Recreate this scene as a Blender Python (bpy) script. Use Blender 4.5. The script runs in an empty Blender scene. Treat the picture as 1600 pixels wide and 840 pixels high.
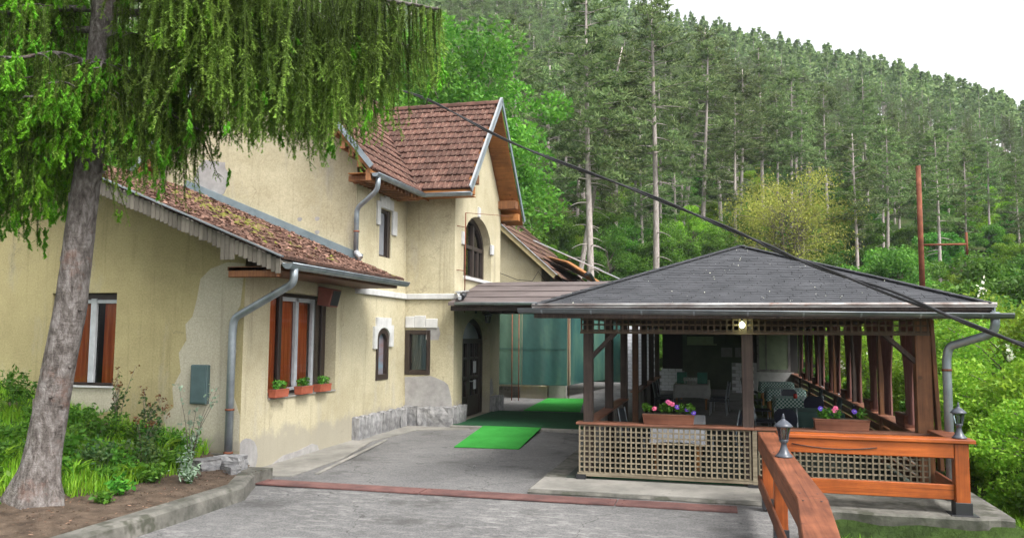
import bpy, bmesh, math, random
import numpy as np
from mathutils import Vector, Matrix, noise
from mathutils.geometry import tessellate_polygon

SC = bpy.context.scene
COL = SC.collection
R = math.radians
rnd = random.Random(7)
PI = math.pi

# ------------------------------------------------------------------ camera
cam_d = bpy.data.cameras.new('camera')
cam = bpy.data.objects.new('camera', cam_d)
COL.objects.link(cam)
_yaw, _pitch, _roll = R(14.3), R(4.79), R(0.438)
_f = Vector((-math.sin(_yaw) * math.cos(_pitch), math.cos(_yaw) * math.cos(_pitch), math.sin(_pitch)))
_r = Vector((math.cos(_yaw), math.sin(_yaw), 0))
_u = _r.cross(_f)
_r2 = _r * math.cos(_roll) + _u * math.sin(_roll)
_u2 = -_r * math.sin(_roll) + _u * math.cos(_roll)
cam.matrix_world = Matrix(((_r2.x, _u2.x, -_f.x, 0), (_r2.y, _u2.y, -_f.y, 0), (_r2.z, _u2.z, -_f.z, 2.15), (0, 0, 0, 1)))
cam_d.sensor_width = 36
cam_d.lens = 36 * 1254 / 1600
cam_d.clip_start = 0.05
cam_d.clip_end = 3000
SC.camera = cam

# ------------------------------------------------------------------ sky, sun, exposure
SUN_ELEV, SUN_AZ = R(52), R(125)          # azimuth clockwise from +Y: over the camera's right shoulder
W = bpy.data.worlds.new('World')
SC.world = W
W.use_nodes = True
nt = W.node_tree
sky = nt.nodes.new('ShaderNodeTexSky')
sky.sky_type = 'NISHITA'
sky.sun_disc = False
sky.sun_elevation = SUN_ELEV
sky.sun_rotation = SUN_AZ
sky.air_density = 1.0
sky.dust_density = 4.0
sky.ozone_density = 1.0
hs = nt.nodes.new('ShaderNodeHueSaturation')
hs.inputs['Saturation'].default_value = 0.12
nt.links.new(sky.outputs[0], hs.inputs['Color'])
bg = nt.nodes['Background']
bg.inputs['Strength'].default_value = 0.15
nt.links.new(hs.outputs[0], bg.inputs['Color'])
sun_d = bpy.data.lights.new('sun', 'SUN')
sun_d.energy = 1.25
sun_d.angle = R(20)
sun_d.color = (1.0, 0.96, 0.90)
sun = bpy.data.objects.new('sun', sun_d)
COL.objects.link(sun)
_sd = Vector((math.sin(SUN_AZ) * math.cos(SUN_ELEV), math.cos(SUN_AZ) * math.cos(SUN_ELEV), math.sin(SUN_ELEV)))
sun.rotation_euler = _sd.to_track_quat('Z', 'Y').to_euler()
sun.location = (20, -20, 40)
vs = SC.view_settings
vs.view_transform = 'Standard'
vs.look = 'None'
vs.gamma = 1.0
vs.use_curve_mapping = False
vs.exposure = 1.42
SC.cycles.max_bounces = 6
SC.cycles.transparent_max_bounces = 12


# ------------------------------------------------------------------ material helper
class NT:
    def __init__(s, name):
        s.m = bpy.data.materials.new(name)
        s.m.use_nodes = True
        s.t = s.m.node_tree
        s.b = s.t.nodes['Principled BSDF']
        s.out = s.t.nodes['Material Output']
        s.co = s.t.nodes.new('ShaderNodeTexCoord')

    def n(s, typ, **kw):
        x = s.t.nodes.new(typ)
        for k, v in kw.items():
            if k.startswith('i_'):
                x.inputs[k[2:].replace('_', ' ')].default_value = v
            else:
                setattr(x, k, v)
        return x

    def l(s, a, b):
        s.t.links.new(a, b)

    def noise(s, scale, detail=4, rough=0.55, vec=None, dist=0.0, sc3=None):
        x = s.n('ShaderNodeTexNoise')
        x.inputs['Scale'].default_value = scale
        x.inputs['Detail'].default_value = detail
        x.inputs['Roughness'].default_value = rough
        x.inputs['Distortion'].default_value = dist
        v = vec if vec is not None else s.co.outputs['Object']
        if sc3:
            mp = s.n('ShaderNodeMapping')
            mp.inputs['Scale'].default_value = sc3
            s.l(v, mp.inputs['Vector'])
            v = mp.outputs[0]
        s.l(v, x.inputs['Vector'])
        return x.outputs['Fac']

    def ramp(s, fac, stops, interp='LINEAR'):
        x = s.n('ShaderNodeValToRGB')
        x.color_ramp.interpolation = interp
        e = x.color_ramp.elements
        while len(e) < len(stops):
            e.new(0.5)
        for i, (p, c) in enumerate(stops):
            e[i].position = p
            e[i].color = (*c, 1) if len(c) == 3 else c
        s.l(fac, x.inputs['Fac'])
        return x.outputs['Color']

    def mix(s, fac, a, b, mode='MIX'):
        x = s.n('ShaderNodeMix', data_type='RGBA', blend_type=mode)
        for sock, v in ((x.inputs[0], fac), (x.inputs[6], a), (x.inputs[7], b)):
            if hasattr(v, 'is_output') or isinstance(v, bpy.types.NodeSocket):
                s.l(v, sock)
            elif isinstance(v, (int, float)):
                sock.default_value = v
            else:
                sock.default_value = (*v, 1)
        return x.outputs[2]

    def math(s, op, a, b=0.0):
        x = s.n('ShaderNodeMath', operation=op)
        for sock, v in ((x.inputs[0], a), (x.inputs[1], b)):
            if isinstance(v, bpy.types.NodeSocket):
                s.l(v, sock)
            else:
                sock.default_value = v
        return x.outputs[0]

    def bump(s, h, strength=0.4, dist=0.01):
        x = s.n('ShaderNodeBump')
        x.inputs['Strength'].default_value = strength
        x.inputs['Distance'].default_value = dist
        s.l(h, x.inputs['Height'])
        s.l(x.outputs[0], s.b.inputs['Normal'])

    def color(s, c):
        if isinstance(c, bpy.types.NodeSocket):
            s.l(c, s.b.inputs['Base Color'])
        else:
            s.b.inputs['Base Color'].default_value = (*c, 1)

    def set(s, rough=0.8, metal=0.0, spec=0.3):
        s.b.inputs['Roughness'].default_value = rough
        s.b.inputs['Metallic'].default_value = metal
        s.b.inputs['Specular IOR Level'].default_value = spec
        return s.m


def m_var(name, c1, c2, scale=6, rough=0.85, bump=0.3, bscale=40, metal=0.0, spec=0.3, sc3=None, rand=0.0, speck=None, bd=0.01):
    """two tones mixed by noise, optional per-object brightness change, optional specks, a fine bump"""
    t = NT(name)
    f = t.noise(scale, 6, 0.62, sc3=sc3)
    c = t.ramp(f, [(0.32, c1), (0.68, c2)])
    if speck:
        sp = t.noise(speck[0], 3, 0.7)
        c = t.mix(t.ramp(sp, [(speck[1], (0, 0, 0)), (speck[1] + 0.08, (1, 1, 1))]), c, speck[2])
    if rand:
        oi = t.n('ShaderNodeObjectInfo')
        k = t.math('MULTIPLY_ADD', oi.outputs['Random'], rand * 2)
        t.t.nodes[-1].inputs[2].default_value = 1 - rand
        h = t.n('ShaderNodeHueSaturation')
        t.l(k, h.inputs['Value'])
        t.l(c, h.inputs['Color'])
        c = h.outputs[0]
    t.color(c)
    if bump:
        t.bump(t.noise(bscale, 5, 0.6, sc3=sc3), bump, bd)
    return t.set(rough, metal, spec)


def m_leaf(name, c1, c2, transl=0.35, rough=0.55, tr=None, big=0.6, rand=0.22, tone=None):
    t = NT(name)
    g = t.n('ShaderNodeNewGeometry')
    c = t.mix(g.outputs['Random Per Island'], c1, c2)
    nz = t.noise(big, 2, 0.5)
    h = t.n('ShaderNodeHueSaturation')
    v = t.math('MULTIPLY_ADD', nz, 1.7)
    t.t.nodes[-1].inputs[2].default_value = 0.12
    oi = t.n('ShaderNodeObjectInfo')
    v2 = t.math('MULTIPLY_ADD', oi.outputs['Random'], rand * 2)
    t.t.nodes[-1].inputs[2].default_value = 1 - rand
    v3 = t.math('MULTIPLY', v, v2)
    if tone:
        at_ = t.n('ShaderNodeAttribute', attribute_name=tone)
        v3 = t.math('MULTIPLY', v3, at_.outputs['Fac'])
    t.l(v3, h.inputs['Value'])
    hh = t.math('MULTIPLY_ADD', oi.outputs['Random'], 0.03)
    t.t.nodes[-1].inputs[2].default_value = 0.485
    t.l(hh, h.inputs['Hue'])
    t.l(c, h.inputs['Color'])
    t.color(h.outputs[0])
    t.set(rough, 0, 0.25)
    tl = t.n('ShaderNodeBsdfTranslucent')
    t.l(h.outputs[0], tl.inputs['Color'])
    mx = t.n('ShaderNodeMixShader')
    mx.inputs[0].default_value = transl
    t.l(t.b.outputs[0], mx.inputs[1])
    t.l(tl.outputs[0], mx.inputs[2])
    t.l(mx.outputs[0], t.out.inputs['Surface'])
    return t.m


def m_plaster(name, base, dark, stain):
    t = NT(name)
    c = t.ramp(t.noise(0.8, 8, 0.66), [(0.34, dark), (0.58, base)])
    st = t.ramp(t.noise(1.6, 7, 0.7, sc3=(1.2, 1.2, 0.35)), [(0.56, (0, 0, 0)), (0.72, (1, 1, 1))])
    c = t.mix(t.math('MULTIPLY', st, 0.65), c, stain)
    dr = t.ramp(t.noise(3.2, 5, 0.65, sc3=(2.2, 2.2, 0.10)), [(0.56, (0, 0, 0)), (0.70, (1, 1, 1))])
    c = t.mix(t.math('MULTIPLY', dr, 0.45), c, tuple(x * 0.6 for x in dark))
    fine = t.ramp(t.noise(34, 3, 0.7), [(0.3, (0.78, 0.78, 0.78)), (0.7, (1.10, 1.10, 1.10))])
    c = t.mix(1.0, c, fine, 'MULTIPLY')
    # grime splashed up from the ground, following its own ragged height
    gz = t.n('ShaderNodeNewGeometry')
    sx = t.n('ShaderNodeSeparateXYZ')
    t.l(gz.outputs['Position'], sx.inputs[0])
    gr = t.math('ADD', sx.outputs['Z'], t.math('MULTIPLY', t.noise(2.4, 6, 0.65), -0.9))
    gm = t.ramp(gr, [(0.0, (1, 1, 1)), (0.16, (0, 0, 0))])
    c = t.mix(t.math('MULTIPLY', gm, 0.75), c, (0.30, 0.28, 0.23))
    cr = t.n('ShaderNodeTexVoronoi', feature='DISTANCE_TO_EDGE')
    cr.inputs['Scale'].default_value = 0.55
    wv = t.n('ShaderNodeVectorMath', operation='ADD')
    nn = t.n('ShaderNodeTexNoise')
    nn.inputs['Scale'].default_value = 2.2
    nn.inputs['Detail'].default_value = 6
    t.l(t.co.outputs['Object'], nn.inputs['Vector'])
    t.l(t.co.outputs['Object'], wv.inputs[0])
    t.l(nn.outputs['Color'], wv.inputs[1])
    t.l(wv.outputs[0], cr.inputs['Vector'])
    cm = t.ramp(cr.outputs['Distance'], [(0.0, (1, 1, 1)), (0.006, (0, 0, 0))])
    cm2 = t.math('MULTIPLY', cm, t.ramp(t.noise(0.7, 2), [(0.52, (0, 0, 0)), (0.6, (0.5, 0.5, 0.5))]))
    c = t.mix(cm2, c, (0.16, 0.14, 0.1))
    t.color(c)
    t.bump(t.noise(70, 4, 0.75), 0.5, 0.006)
    return t.set(0.92, 0, 0.15)


def m_wood(name, c1, c2, axis='X', rough=0.55, spec=0.35, rand=0.12, knots=True, bump=0.25):
    sc = {'X': (0.6, 14, 14), 'Y': (14, 0.6, 14), 'Z': (14, 14, 0.6)}[axis]
    t = NT(name)
    f = t.noise(2.2, 6, 0.6, sc3=sc, dist=0.6)
    c = t.ramp(f, [(0.3, c1), (0.7, c2)])
    w = t.ramp(t.noise(1.1, 5, 0.7), [(0.34, (0.5, 0.48, 0.47)), (0.64, (1.12, 1.12, 1.12))])
    c = t.mix(1.0, c, w, 'MULTIPLY')
    if knots:
        k = t.n('ShaderNodeTexVoronoi')
        k.inputs['Scale'].default_value = 3.1
        k.inputs['Randomness'].default_value = 1.0
        t.l(t.co.outputs['Object'], k.inputs['Vector'])
        km = t.ramp(k.outputs['Distance'], [(0.06, (1, 1, 1)), (0.12, (0, 0, 0))])
        c = t.mix(t.math('MULTIPLY', km, 0.7), c, tuple(x * 0.3 for x in c1))
    ck = t.noise(1.0, 4, 0.6, sc3={'X': (0.5, 55, 55), 'Y': (55, 0.5, 55), 'Z': (55, 55, 0.5)}[axis])
    c = t.mix(t.math('MULTIPLY', t.ramp(ck, [(0.60, (0, 0, 0)), (0.66, (1, 1, 1))]), 0.55), c, tuple(x * 0.25 for x in c1))
    oi = t.n('ShaderNodeObjectInfo')
    k2 = t.math('MULTIPLY_ADD', oi.outputs['Random'], rand * 2)
    t.t.nodes[-1].inputs[2].default_value = 1 - rand
    h = t.n('ShaderNodeHueSaturation')
    t.l(k2, h.inputs['Value'])
    t.l(c, h.inputs['Color'])
    t.color(h.outputs[0])
    t.bump(f, bump, 0.006)
    return t.set(rough, 0, spec)


def m_glass(name, tint=(0.9, 0.95, 0.95), refl=1.0):
    t = NT(name)
    tr = t.n('ShaderNodeBsdfTransparent')
    tr.inputs['Color'].default_value = (*tint, 1)
    gl = t.n('ShaderNodeBsdfGlossy')
    gl.inputs['Roughness'].default_value = 0.03
    fr = t.n('ShaderNodeFresnel')
    fr.inputs['IOR'].default_value = 1.6
    mx = t.n('ShaderNodeMixShader')
    t.l(t.math('MULTIPLY', fr.outputs[0], refl), mx.inputs[0])
    t.l(tr.outputs[0], mx.inputs[1])
    t.l(gl.outputs[0], mx.inputs[2])
    t.l(mx.outputs[0], t.out.inputs['Surface'])
    return t.m


def m_plain(name, c, rough=0.5, metal=0.0, spec=0.5):
    return m_var(name, tuple(x * 0.82 for x in c), tuple(x * 1.1 for x in c), 7, rough, 0.08, 60, metal, spec)


# ------------------------------------------------------------------ object helpers
def wl(o):
    v = Vector((0, 0, 0))
    while o is not None:
        v += o.location
        o = o.parent
    return v


def tag(o, label=None, cat=None, group=None, kind=None):
    if label: o['label'] = label
    if cat: o['category'] = cat
    if group: o['group'] = group
    if kind: o['kind'] = kind
    return o


def thing(name, label, cat, loc=(0, 0, 0), group=None):
    o = bpy.data.objects.new(name, None)
    o.empty_display_size = 0.2
    COL.objects.link(o)
    o.location = loc
    return tag(o, label, cat, group)


class MB:
    """collects shapes in world coordinates; build() links them as one mesh object"""
    def __init__(s):
        s.v, s.f, s.sm = [], [], []

    def face(s, pts, smooth=False):
        b = len(s.v)
        s.v += [tuple(p) for p in pts]
        s.f.append(tuple(range(b, b + len(pts))))
        s.sm.append(smooth)

    def grid(s, rows, closed=False, smooth=True, caps=False):
        b = len(s.v)
        n = len(rows[0])
        for r in rows:
            s.v += [tuple(p) for p in r]
        for i in range(len(rows) - 1):
            for j in range(n if closed else n - 1):
                k = (j + 1) % n
                s.f.append((b + i * n + j, b + i * n + k, b + (i + 1) * n + k, b + (i + 1) * n + j))
                s.sm.append(smooth)
        if caps:
            s.f.append(tuple(b + j for j in reversed(range(n)))); s.sm.append(False)
            s.f.append(tuple(b + (len(rows) - 1) * n + j for j in range(n))); s.sm.append(False)
        return s

    def hexa(s, p):
        b = len(s.v)
        s.v += [tuple(q) for q in p]
        for f in ((0, 3, 2, 1), (4, 5, 6, 7), (0, 1, 5, 4), (1, 2, 6, 5), (2, 3, 7, 6), (3, 0, 4, 7)):
            s.f.append(tuple(b + i for i in f)); s.sm.append(False)
        return s

    def box(s, x0, x1, y0, y1, z0, z1):
        return s.hexa([(x0, y0, z0), (x1, y0, z0), (x1, y1, z0), (x0, y1, z0), (x0, y0, z1), (x1, y0, z1), (x1, y1, z1), (x0, y1, z1)])

    def bar(s, a, b, w, h, up=(0, 0, 1), taper=1.0):
        a, b = Vector(a), Vector(b)
        d = (b - a).normalized()
        up = Vector(up)
        if abs(d.dot(up)) > 0.98: up = Vector((0, 1, 0))
        x = d.cross(up).normalized(); y = x.cross(d).normalized()
        P = []
        for c, k in ((a, 1), (b, taper)):
            P += [c - x * w / 2 * k - y * h / 2 * k, c + x * w / 2 * k - y * h / 2 * k, c + x * w / 2 * k + y * h / 2 * k, c - x * w / 2 * k + y * h / 2 * k]
        return s.hexa(P)

    def tube(s, pts, rad, n=8, caps=True, arc=None):
        pts = [Vector(p) for p in pts]
        if not hasattr(rad, '__len__'): rad = [rad] * len(pts)
        rows = []
        ref = None
        for i, p in enumerate(pts):
            d = (pts[min(i + 1, len(pts) - 1)] - pts[max(i - 1, 0)]).normalized()
            if ref is None:
                ref = Vector((0, 0, 1)) if abs(d.z) < 0.9 else Vector((1, 0, 0))
            x = d.cross(ref).normalized(); y = x.cross(d).normalized()
            ref = y
            if arc:
                a0, a1 = arc
                rows.append([p + (x * math.cos(a0 + (a1 - a0) * j / (n - 1)) + y * math.sin(a0 + (a1 - a0) * j / (n - 1))) * rad[i] for j in range(n)])
            else:
                rows.append([p + (x * math.cos(2 * PI * j / n) + y * math.sin(2 * PI * j / n)) * rad[i] for j in range(n)])
        return s.grid(rows, closed=not arc, caps=caps and not arc)

    def lathe(s, c, prof, n=12):
        rows = [[(c[0] + r * math.cos(2 * PI * j / n), c[1] + r * math.sin(2 * PI * j / n), c[2] + z) for j in range(n)] for r, z in prof]
        return s.grid(rows, closed=True, caps=True)

    def prism(s, poly, d):
        """poly: 3D points of a planar outline (any winding), extruded by d; tessellated caps"""
        poly = [Vector(p) for p in poly]
        d = Vector(d)
        tri = tessellate_polygon([poly])
        nrm = Vector((0, 0, 0))
        for i in range(len(poly)):
            nrm += poly[i].cross(poly[(i + 1) % len(poly)])
        b = len(s.v)
        n = len(poly)
        s.v += [tuple(p) for p in poly] + [tuple(p + d) for p in poly]
        for t in tri:
            t = list(t)
            tn = (poly[t[1]] - poly[t[0]]).cross(poly[t[2]] - poly[t[0]])
            if tn.dot(d) > 0: t.reverse()
            s.f.append(tuple(b + i for i in t)); s.sm.append(False)
            s.f.append(tuple(b + n + i for i in reversed(t))); s.sm.append(False)
        flip = nrm.dot(d) < 0
        for i in range(n):
            k = (i + 1) % n
            q = (b + i, b + k, b + n + k, b + n + i)
            s.f.append(tuple(reversed(q)) if flip else q); s.sm.append(False)
        return s

    def mesh(s, name, off=(0, 0, 0), bevel=0.0):
        me = bpy.data.meshes.new(name)
        o = Vector(off)
        me.from_pydata([(v[0] - o.x, v[1] - o.y, v[2] - o.z) for v in s.v], [], s.f)
        me.polygons.foreach_set('use_smooth', s.sm)
        if bevel:
            bm = bmesh.new(); bm.from_mesh(me)
            bmesh.ops.remove_doubles(bm, verts=bm.verts, dist=1e-5)
            bmesh.ops.bevel(bm, geom=[e for e in bm.edges if len(e.link_faces) == 2 and e.calc_face_angle(0) > 0.6], offset=bevel, segments=1, affect='EDGES', clamp_overlap=True)
            bm.to_mesh(me); bm.free()
        me.update()
        return me

    def base(s):
        xs, ys, zs = zip(*s.v)
        return Vector(((min(xs) + max(xs)) / 2, (min(ys) + max(ys)) / 2, min(zs)))

    def build(s, name, mat, parent=None, bevel=0.0, kind=None, label=None):
        off = wl(parent) if parent is not None else s.base()
        me = s.mesh(name, off, bevel)
        me.materials.append(mat)
        o = bpy.data.objects.new(name, me)
        COL.objects.link(o)
        if parent is not None: o.parent = parent
        else: o.location = off
        if kind: o['kind'] = kind
        if label: o['label'] = label
        return o


def np_mesh(name, V, F, mats, mi=None, smooth=False):
    V = np.asarray(V, np.float32); F = np.asarray(F, np.int32)
    me = bpy.data.meshes.new(name)
    me.vertices.add(len(V)); me.vertices.foreach_set('co', V.ravel())
    k = F.shape[1]
    me.loops.add(F.size); me.loops.foreach_set('vertex_index', F.ravel())
    me.polygons.add(len(F))
    me.polygons.foreach_set('loop_start', np.arange(0, F.size, k, dtype=np.int32))
    me.polygons.foreach_set('loop_total', np.full(len(F), k, np.int32))
    me.polygons.foreach_set('use_smooth', np.full(len(F), smooth))
    for m in mats: me.materials.append(m)
    if mi is not None: me.polygons.foreach_set('material_index', np.asarray(mi, np.int32))
    me.update(calc_edges=True)
    return me


def link(name, me, parent=None, M=None, kind=None):
    """link a mesh; M is a world matrix (parents here carry translations only)"""
    o = bpy.data.objects.new(name, me)
    COL.objects.link(o)
    if parent is not None:
        o.parent = parent
        if M is not None: o.matrix_local = Matrix.Translation(-wl(parent)) @ M
    elif M is not None: o.matrix_world = M
    if kind: o['kind'] = kind
    return o


def copy_thing(root, loc, rot=(0, 0, 0), scale=1.0, label=None, group=None):
    r = root.copy(); COL.objects.link(r)
    r.location = loc; r.rotation_euler = rot
    r.scale = (scale,) * 3 if not hasattr(scale, '__len__') else scale
    if label: r['label'] = label
    if group: r['group'] = group
    for ch in list(root.children):
        c = ch.copy(); COL.objects.link(c); c.parent = r
        for g in list(ch.children):
            d = g.copy(); COL.objects.link(d); d.parent = c
    return r


def frame_m(o, u, n):
    """matrix with x=u, z=n, y=n x u"""
    u = Vector(u).normalized(); n = Vector(n).normalized(); v = n.cross(u)
    return Matrix(((u.x, v.x, n.x, o[0]), (u.y, v.y, n.y, o[1]), (u.z, v.z, n.z, o[2]), (0, 0, 0, 1)))


def wall(name, o, u, n, outer, holes, depth, mat, parent, kind=None):
    """wall face with real openings and reveals; outline points are (along u, height)"""
    o, u, n = Vector(o), Vector(u).normalized(), Vector(n).normalized()
    P = lambda a, d=0.0: o + u * a[0] + Vector((0, 0, 1)) * a[1] - n * d
    loops = [[Vector((x, z, 0)) for x, z in outer]] + [[Vector((x, z, 0)) for x, z in h] for h in holes]
    flat = [p for lp in loops for p in lp]
    mb = MB()
    mb.v = [tuple(P((p.x, p.y))) for p in flat]
    for t in tessellate_polygon(loops):
        a, b, c = (Vector(mb.v[i]) for i in t)
        t = tuple(t) if (b - a).cross(c - a).dot(n) > 0 else tuple(reversed(t))
        mb.f.append(t); mb.sm.append(False)
    for h in holes:
        for i in range(len(h)):
            mb.face([P(h[i]), P(h[(i + 1) % len(h)]), P(h[(i + 1) % len(h)], depth), P(h[i], depth)])
    return mb.build(name, mat, parent, kind=kind)


def arch(a0, a1, z0, spring, top, n=12):
    c, w = (a0 + a1) / 2, (a1 - a0) / 2
    return [(a0, z0), (a1, z0)] + [(c + w * math.cos(PI * i / n), spring + (top - spring) * math.sin(PI * i / n)) for i in range(n + 1)]


def rect(a0, a1, z0, z1):
    return [(a0, z0), (a1, z0), (a1, z1), (a0, z1)]


def sheet_wave(o, u, w, h, amp, folds, mat, name, parent, gather=1.0, seed=0, n=None):
    """a hanging cloth: folded sheet from its top line down; gather <1 narrows it at mid height"""
    rr = random.Random(seed)
    o, u = Vector(o), Vector(u).normalized()
    nn = Vector((u.y, -u.x, 0))
    n = n or folds * 6
    ph = rr.random() * 6
    rows = []
    for k in range(9):
        t = k / 8
        g = 1 - (1 - gather) * math.sin(min(1, t / 0.7) * PI / 2) ** 2
        row = []
        for i in range(n + 1):
            s = i / n
            a = amp * (0.6 + 0.4 * t) * math.sin(s * folds * 2 * PI + ph + 0.8 * math.sin(s * 5 + ph))
            row.append(o + u * (w * (0.5 + (s - 0.5) * g)) + nn * a - Vector((0, 0, h * t)))
        rows.append(row)
    mb = MB(); mb.grid(rows)
    return mb.build(name, mat, parent)


# ------------------------------------------------------------------ materials
PLASTER = m_plaster('cream plaster', (0.50, 0.45, 0.31), (0.39, 0.345, 0.225), (0.40, 0.375, 0.31))
PLASTER_DIM = m_plaster('shade toned yellow plaster', (0.385, 0.335, 0.175), (0.29, 0.25, 0.13), (0.36, 0.335, 0.25))  # annex end wall plaster; the spruce's shade is put into its darker tone
CEMENT = m_var('grey cement repair', (0.25, 0.24, 0.235), (0.36, 0.35, 0.335), 5, 0.95, 0.5, 60)
CONCRETE = m_var('weathered concrete', (0.14, 0.136, 0.122), (0.285, 0.272, 0.245), 1.3, 0.92, 0.45, 45, speck=(9, 0.6, (0.17, 0.165, 0.15)))
CONC_OLD = m_var('old mossy concrete', (0.055, 0.055, 0.046), (0.185, 0.176, 0.155), 3.2, 0.95, 0.9, 25, speck=(2.6, 0.55, (0.065, 0.066, 0.05)))
WHITE_ST = m_var('white painted trim', (0.42, 0.42, 0.41), (0.56, 0.56, 0.55), 5, 0.85, 0.3, 40)
STONE = m_var('grey plinth stone', (0.13, 0.13, 0.135), (0.34, 0.335, 0.33), 3.0, 0.95, 0.45, 9, rand=0.2, bd=0.03)
TILE = m_var('red clay roof tile', (0.062, 0.032, 0.025), (0.135, 0.067, 0.049), 4.0, 0.9, 0.5, 40, rand=0.32, speck=(11, 0.6, (0.20, 0.135, 0.10)))
TILE_OLD = m_var('old mossy roof tile', (0.062, 0.034, 0.026), (0.14, 0.075, 0.053), 2.4, 0.9, 0.5, 30, rand=0.0, speck=(2.2, 0.6, (0.13, 0.12, 0.03)))
GALV = m_var('galvanised metal', (0.20, 0.235, 0.26), (0.36, 0.40, 0.43), 3, 0.42, 0.12, 30, metal=0.55, spec=0.5)
GALV_K = m_var('dull dark zinc', (0.10, 0.115, 0.125), (0.19, 0.205, 0.215), 3, 0.45, 0.12, 30, metal=0.5, spec=0.5)
GALV_L = m_var('light zinc edge', (0.34, 0.36, 0.375), (0.50, 0.51, 0.52), 2, 0.4, 0.1, 30, metal=0.3, spec=0.5)
FLASH = m_var('blue grey flashing', (0.13, 0.17, 0.19), (0.20, 0.25, 0.27), 3, 0.6, 0.1, 30)
PEEL = m_var('peeling white and rust', (0.16, 0.115, 0.10), (0.52, 0.51, 0.50), 2.3, 0.6, 0.3, 40, sc3=(1, 3, 3), speck=(2.1, 0.6, (0.22, 0.09, 0.05)))
WOOD_OR = m_wood('orange soffit boards', (0.26, 0.10, 0.028), (0.42, 0.18, 0.052), 'X', 0.65)
WOOD_RF = m_wood('brown rafter end', (0.17, 0.07, 0.028), (0.32, 0.145, 0.06), 'Z', 0.7)
WOOD_GR = m_wood('weathered grey slat', (0.085, 0.076, 0.064), (0.24, 0.22, 0.185), 'Z', 0.9, 0.15, 0.3)
WOOD_LAT = m_wood('weathered lattice slat', (0.19, 0.16, 0.11), (0.36, 0.31, 0.22), 'X', 0.85, 0.15, 0.22, False)
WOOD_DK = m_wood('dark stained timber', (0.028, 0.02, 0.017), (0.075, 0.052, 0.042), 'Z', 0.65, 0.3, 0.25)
WOOD_DKX = m_wood('dark lattice timber', (0.085, 0.06, 0.042), (0.165, 0.115, 0.078), 'X', 0.7, 0.25, 0.25, False)
WOOD_BR = m_wood('brown stained post', (0.11, 0.045, 0.018), (0.21, 0.09, 0.036), 'Z', 0.55, 0.35, 0.2)
WOOD_RAIL = m_wood('red brown rail', (0.15, 0.06, 0.035), (0.29, 0.125, 0.075), 'X', 0.5, 0.4, 0.1)
WOOD_RL_X = m_wood('varnished orange timber', (0.24, 0.052, 0.010), (0.43, 0.105, 0.018), 'X', 0.45, 0.4, 0.1)
WOOD_RL_Y = m_wood('varnished red brown timber', (0.13, 0.042, 0.021), (0.25, 0.088, 0.042), 'Y', 0.62, 0.22, 0.15)
WOOD_RL_Z = m_wood('varnished orange post', (0.24, 0.052, 0.010), (0.43, 0.105, 0.018), 'Z', 0.45, 0.4, 0.1)
FRAME_DK = m_plain('dark brown frame', (0.028, 0.018, 0.014), 0.45)
FRAME_WH = m_plain('white window frame', (0.40, 0.42, 0.44), 0.5)
BLACK = m_plain('black iron', (0.018, 0.019, 0.022), 0.42)
LANT = m_plain('dark grey lantern iron', (0.06, 0.068, 0.085), 0.3)
CABLE = m_plain('black cable sheath', (0.02, 0.02, 0.022), 0.5)
RUST = m_var('rusty steel', (0.10, 0.032, 0.018), (0.24, 0.085, 0.045), 6, 0.85, 0.5, 50)
RUSTP = m_var('dark red channel cover', (0.075, 0.04, 0.038), (0.17, 0.085, 0.075), 3, 0.75, 0.3, 40, rand=0.15)
GLASS = m_glass('window glass')
GLASS_D = m_glass('dim window glass', (0.55, 0.65, 0.65), 1.5)
CURT_OR = m_var('orange brown curtain', (0.42, 0.085, 0.02), (0.66, 0.18, 0.045), 3, 0.9, 0.1, 80, sc3=(6, 6, 0.4))
CURT_RD = m_var('mauve brown curtain', (0.105, 0.046, 0.040), (0.20, 0.095, 0.08), 4, 0.9, 0.1, 80, sc3=(6, 6, 0.4))
CURT_GY = m_var('grey lace curtain', (0.28, 0.30, 0.30), (0.42, 0.45, 0.45), 4, 0.9, 0.1, 80, sc3=(6, 6, 0.4))
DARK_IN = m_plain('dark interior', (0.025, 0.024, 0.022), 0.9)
CLAY = m_var('terracotta flower box', (0.24, 0.06, 0.03), (0.36, 0.10, 0.055), 5, 0.75, 0.15, 40)
SPK = m_plain('red brown loudspeaker case', (0.16, 0.05, 0.035), 0.6)
WHITE_CL = m_plain('white tablecloth', (0.72, 0.73, 0.78), 0.9)
CHAIRM = m_plain('dark blue chair', (0.015, 0.018, 0.035), 0.5)
BENCHW = m_wood('honey table leg', (0.30, 0.12, 0.03), (0.42, 0.19, 0.05), 'Z', 0.5)
BARK = m_var('pine bark', (0.22, 0.185, 0.165), (0.46, 0.41, 0.38), 5, 0.95, 0.6, 12, sc3=(3, 3, 0.7), rand=0.15)
BARK_B = m_var('broadleaf bark', (0.10, 0.085, 0.065), (0.22, 0.19, 0.15), 5, 0.95, 0.6, 12, sc3=(3, 3, 0.7), rand=0.15)


def m_spruce_bark():
    t = NT('spruce bark')
    a = t.noise(7, 7, 0.7, sc3=(2.2, 2.2, 0.9), dist=0.5)
    c = t.ramp(a, [(0.3, (0.05, 0.042, 0.038)), (0.48, (0.16, 0.14, 0.128)), (0.68, (0.33, 0.305, 0.29))])
    c = t.mix(t.ramp(t.noise(2.1, 5, 0.7), [(0.55, (0, 0, 0)), (0.75, (0.6, 0.6, 0.6))]), c, (0.25, 0.11, 0.07))
    t.color(c)
    fl = t.noise(16, 6, 0.75, sc3=(1.3, 1.3, 0.8))
    rings = t.noise(5, 5, 0.7, sc3=(0.5, 0.5, 3.0))
    hh = t.math('ADD', t.math('MULTIPLY', fl, 1.2), t.math('MULTIPLY', rings, 0.7))
    t.bump(hh, 1.0, 0.045)
    return t.set(0.95, 0, 0.15)


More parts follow.
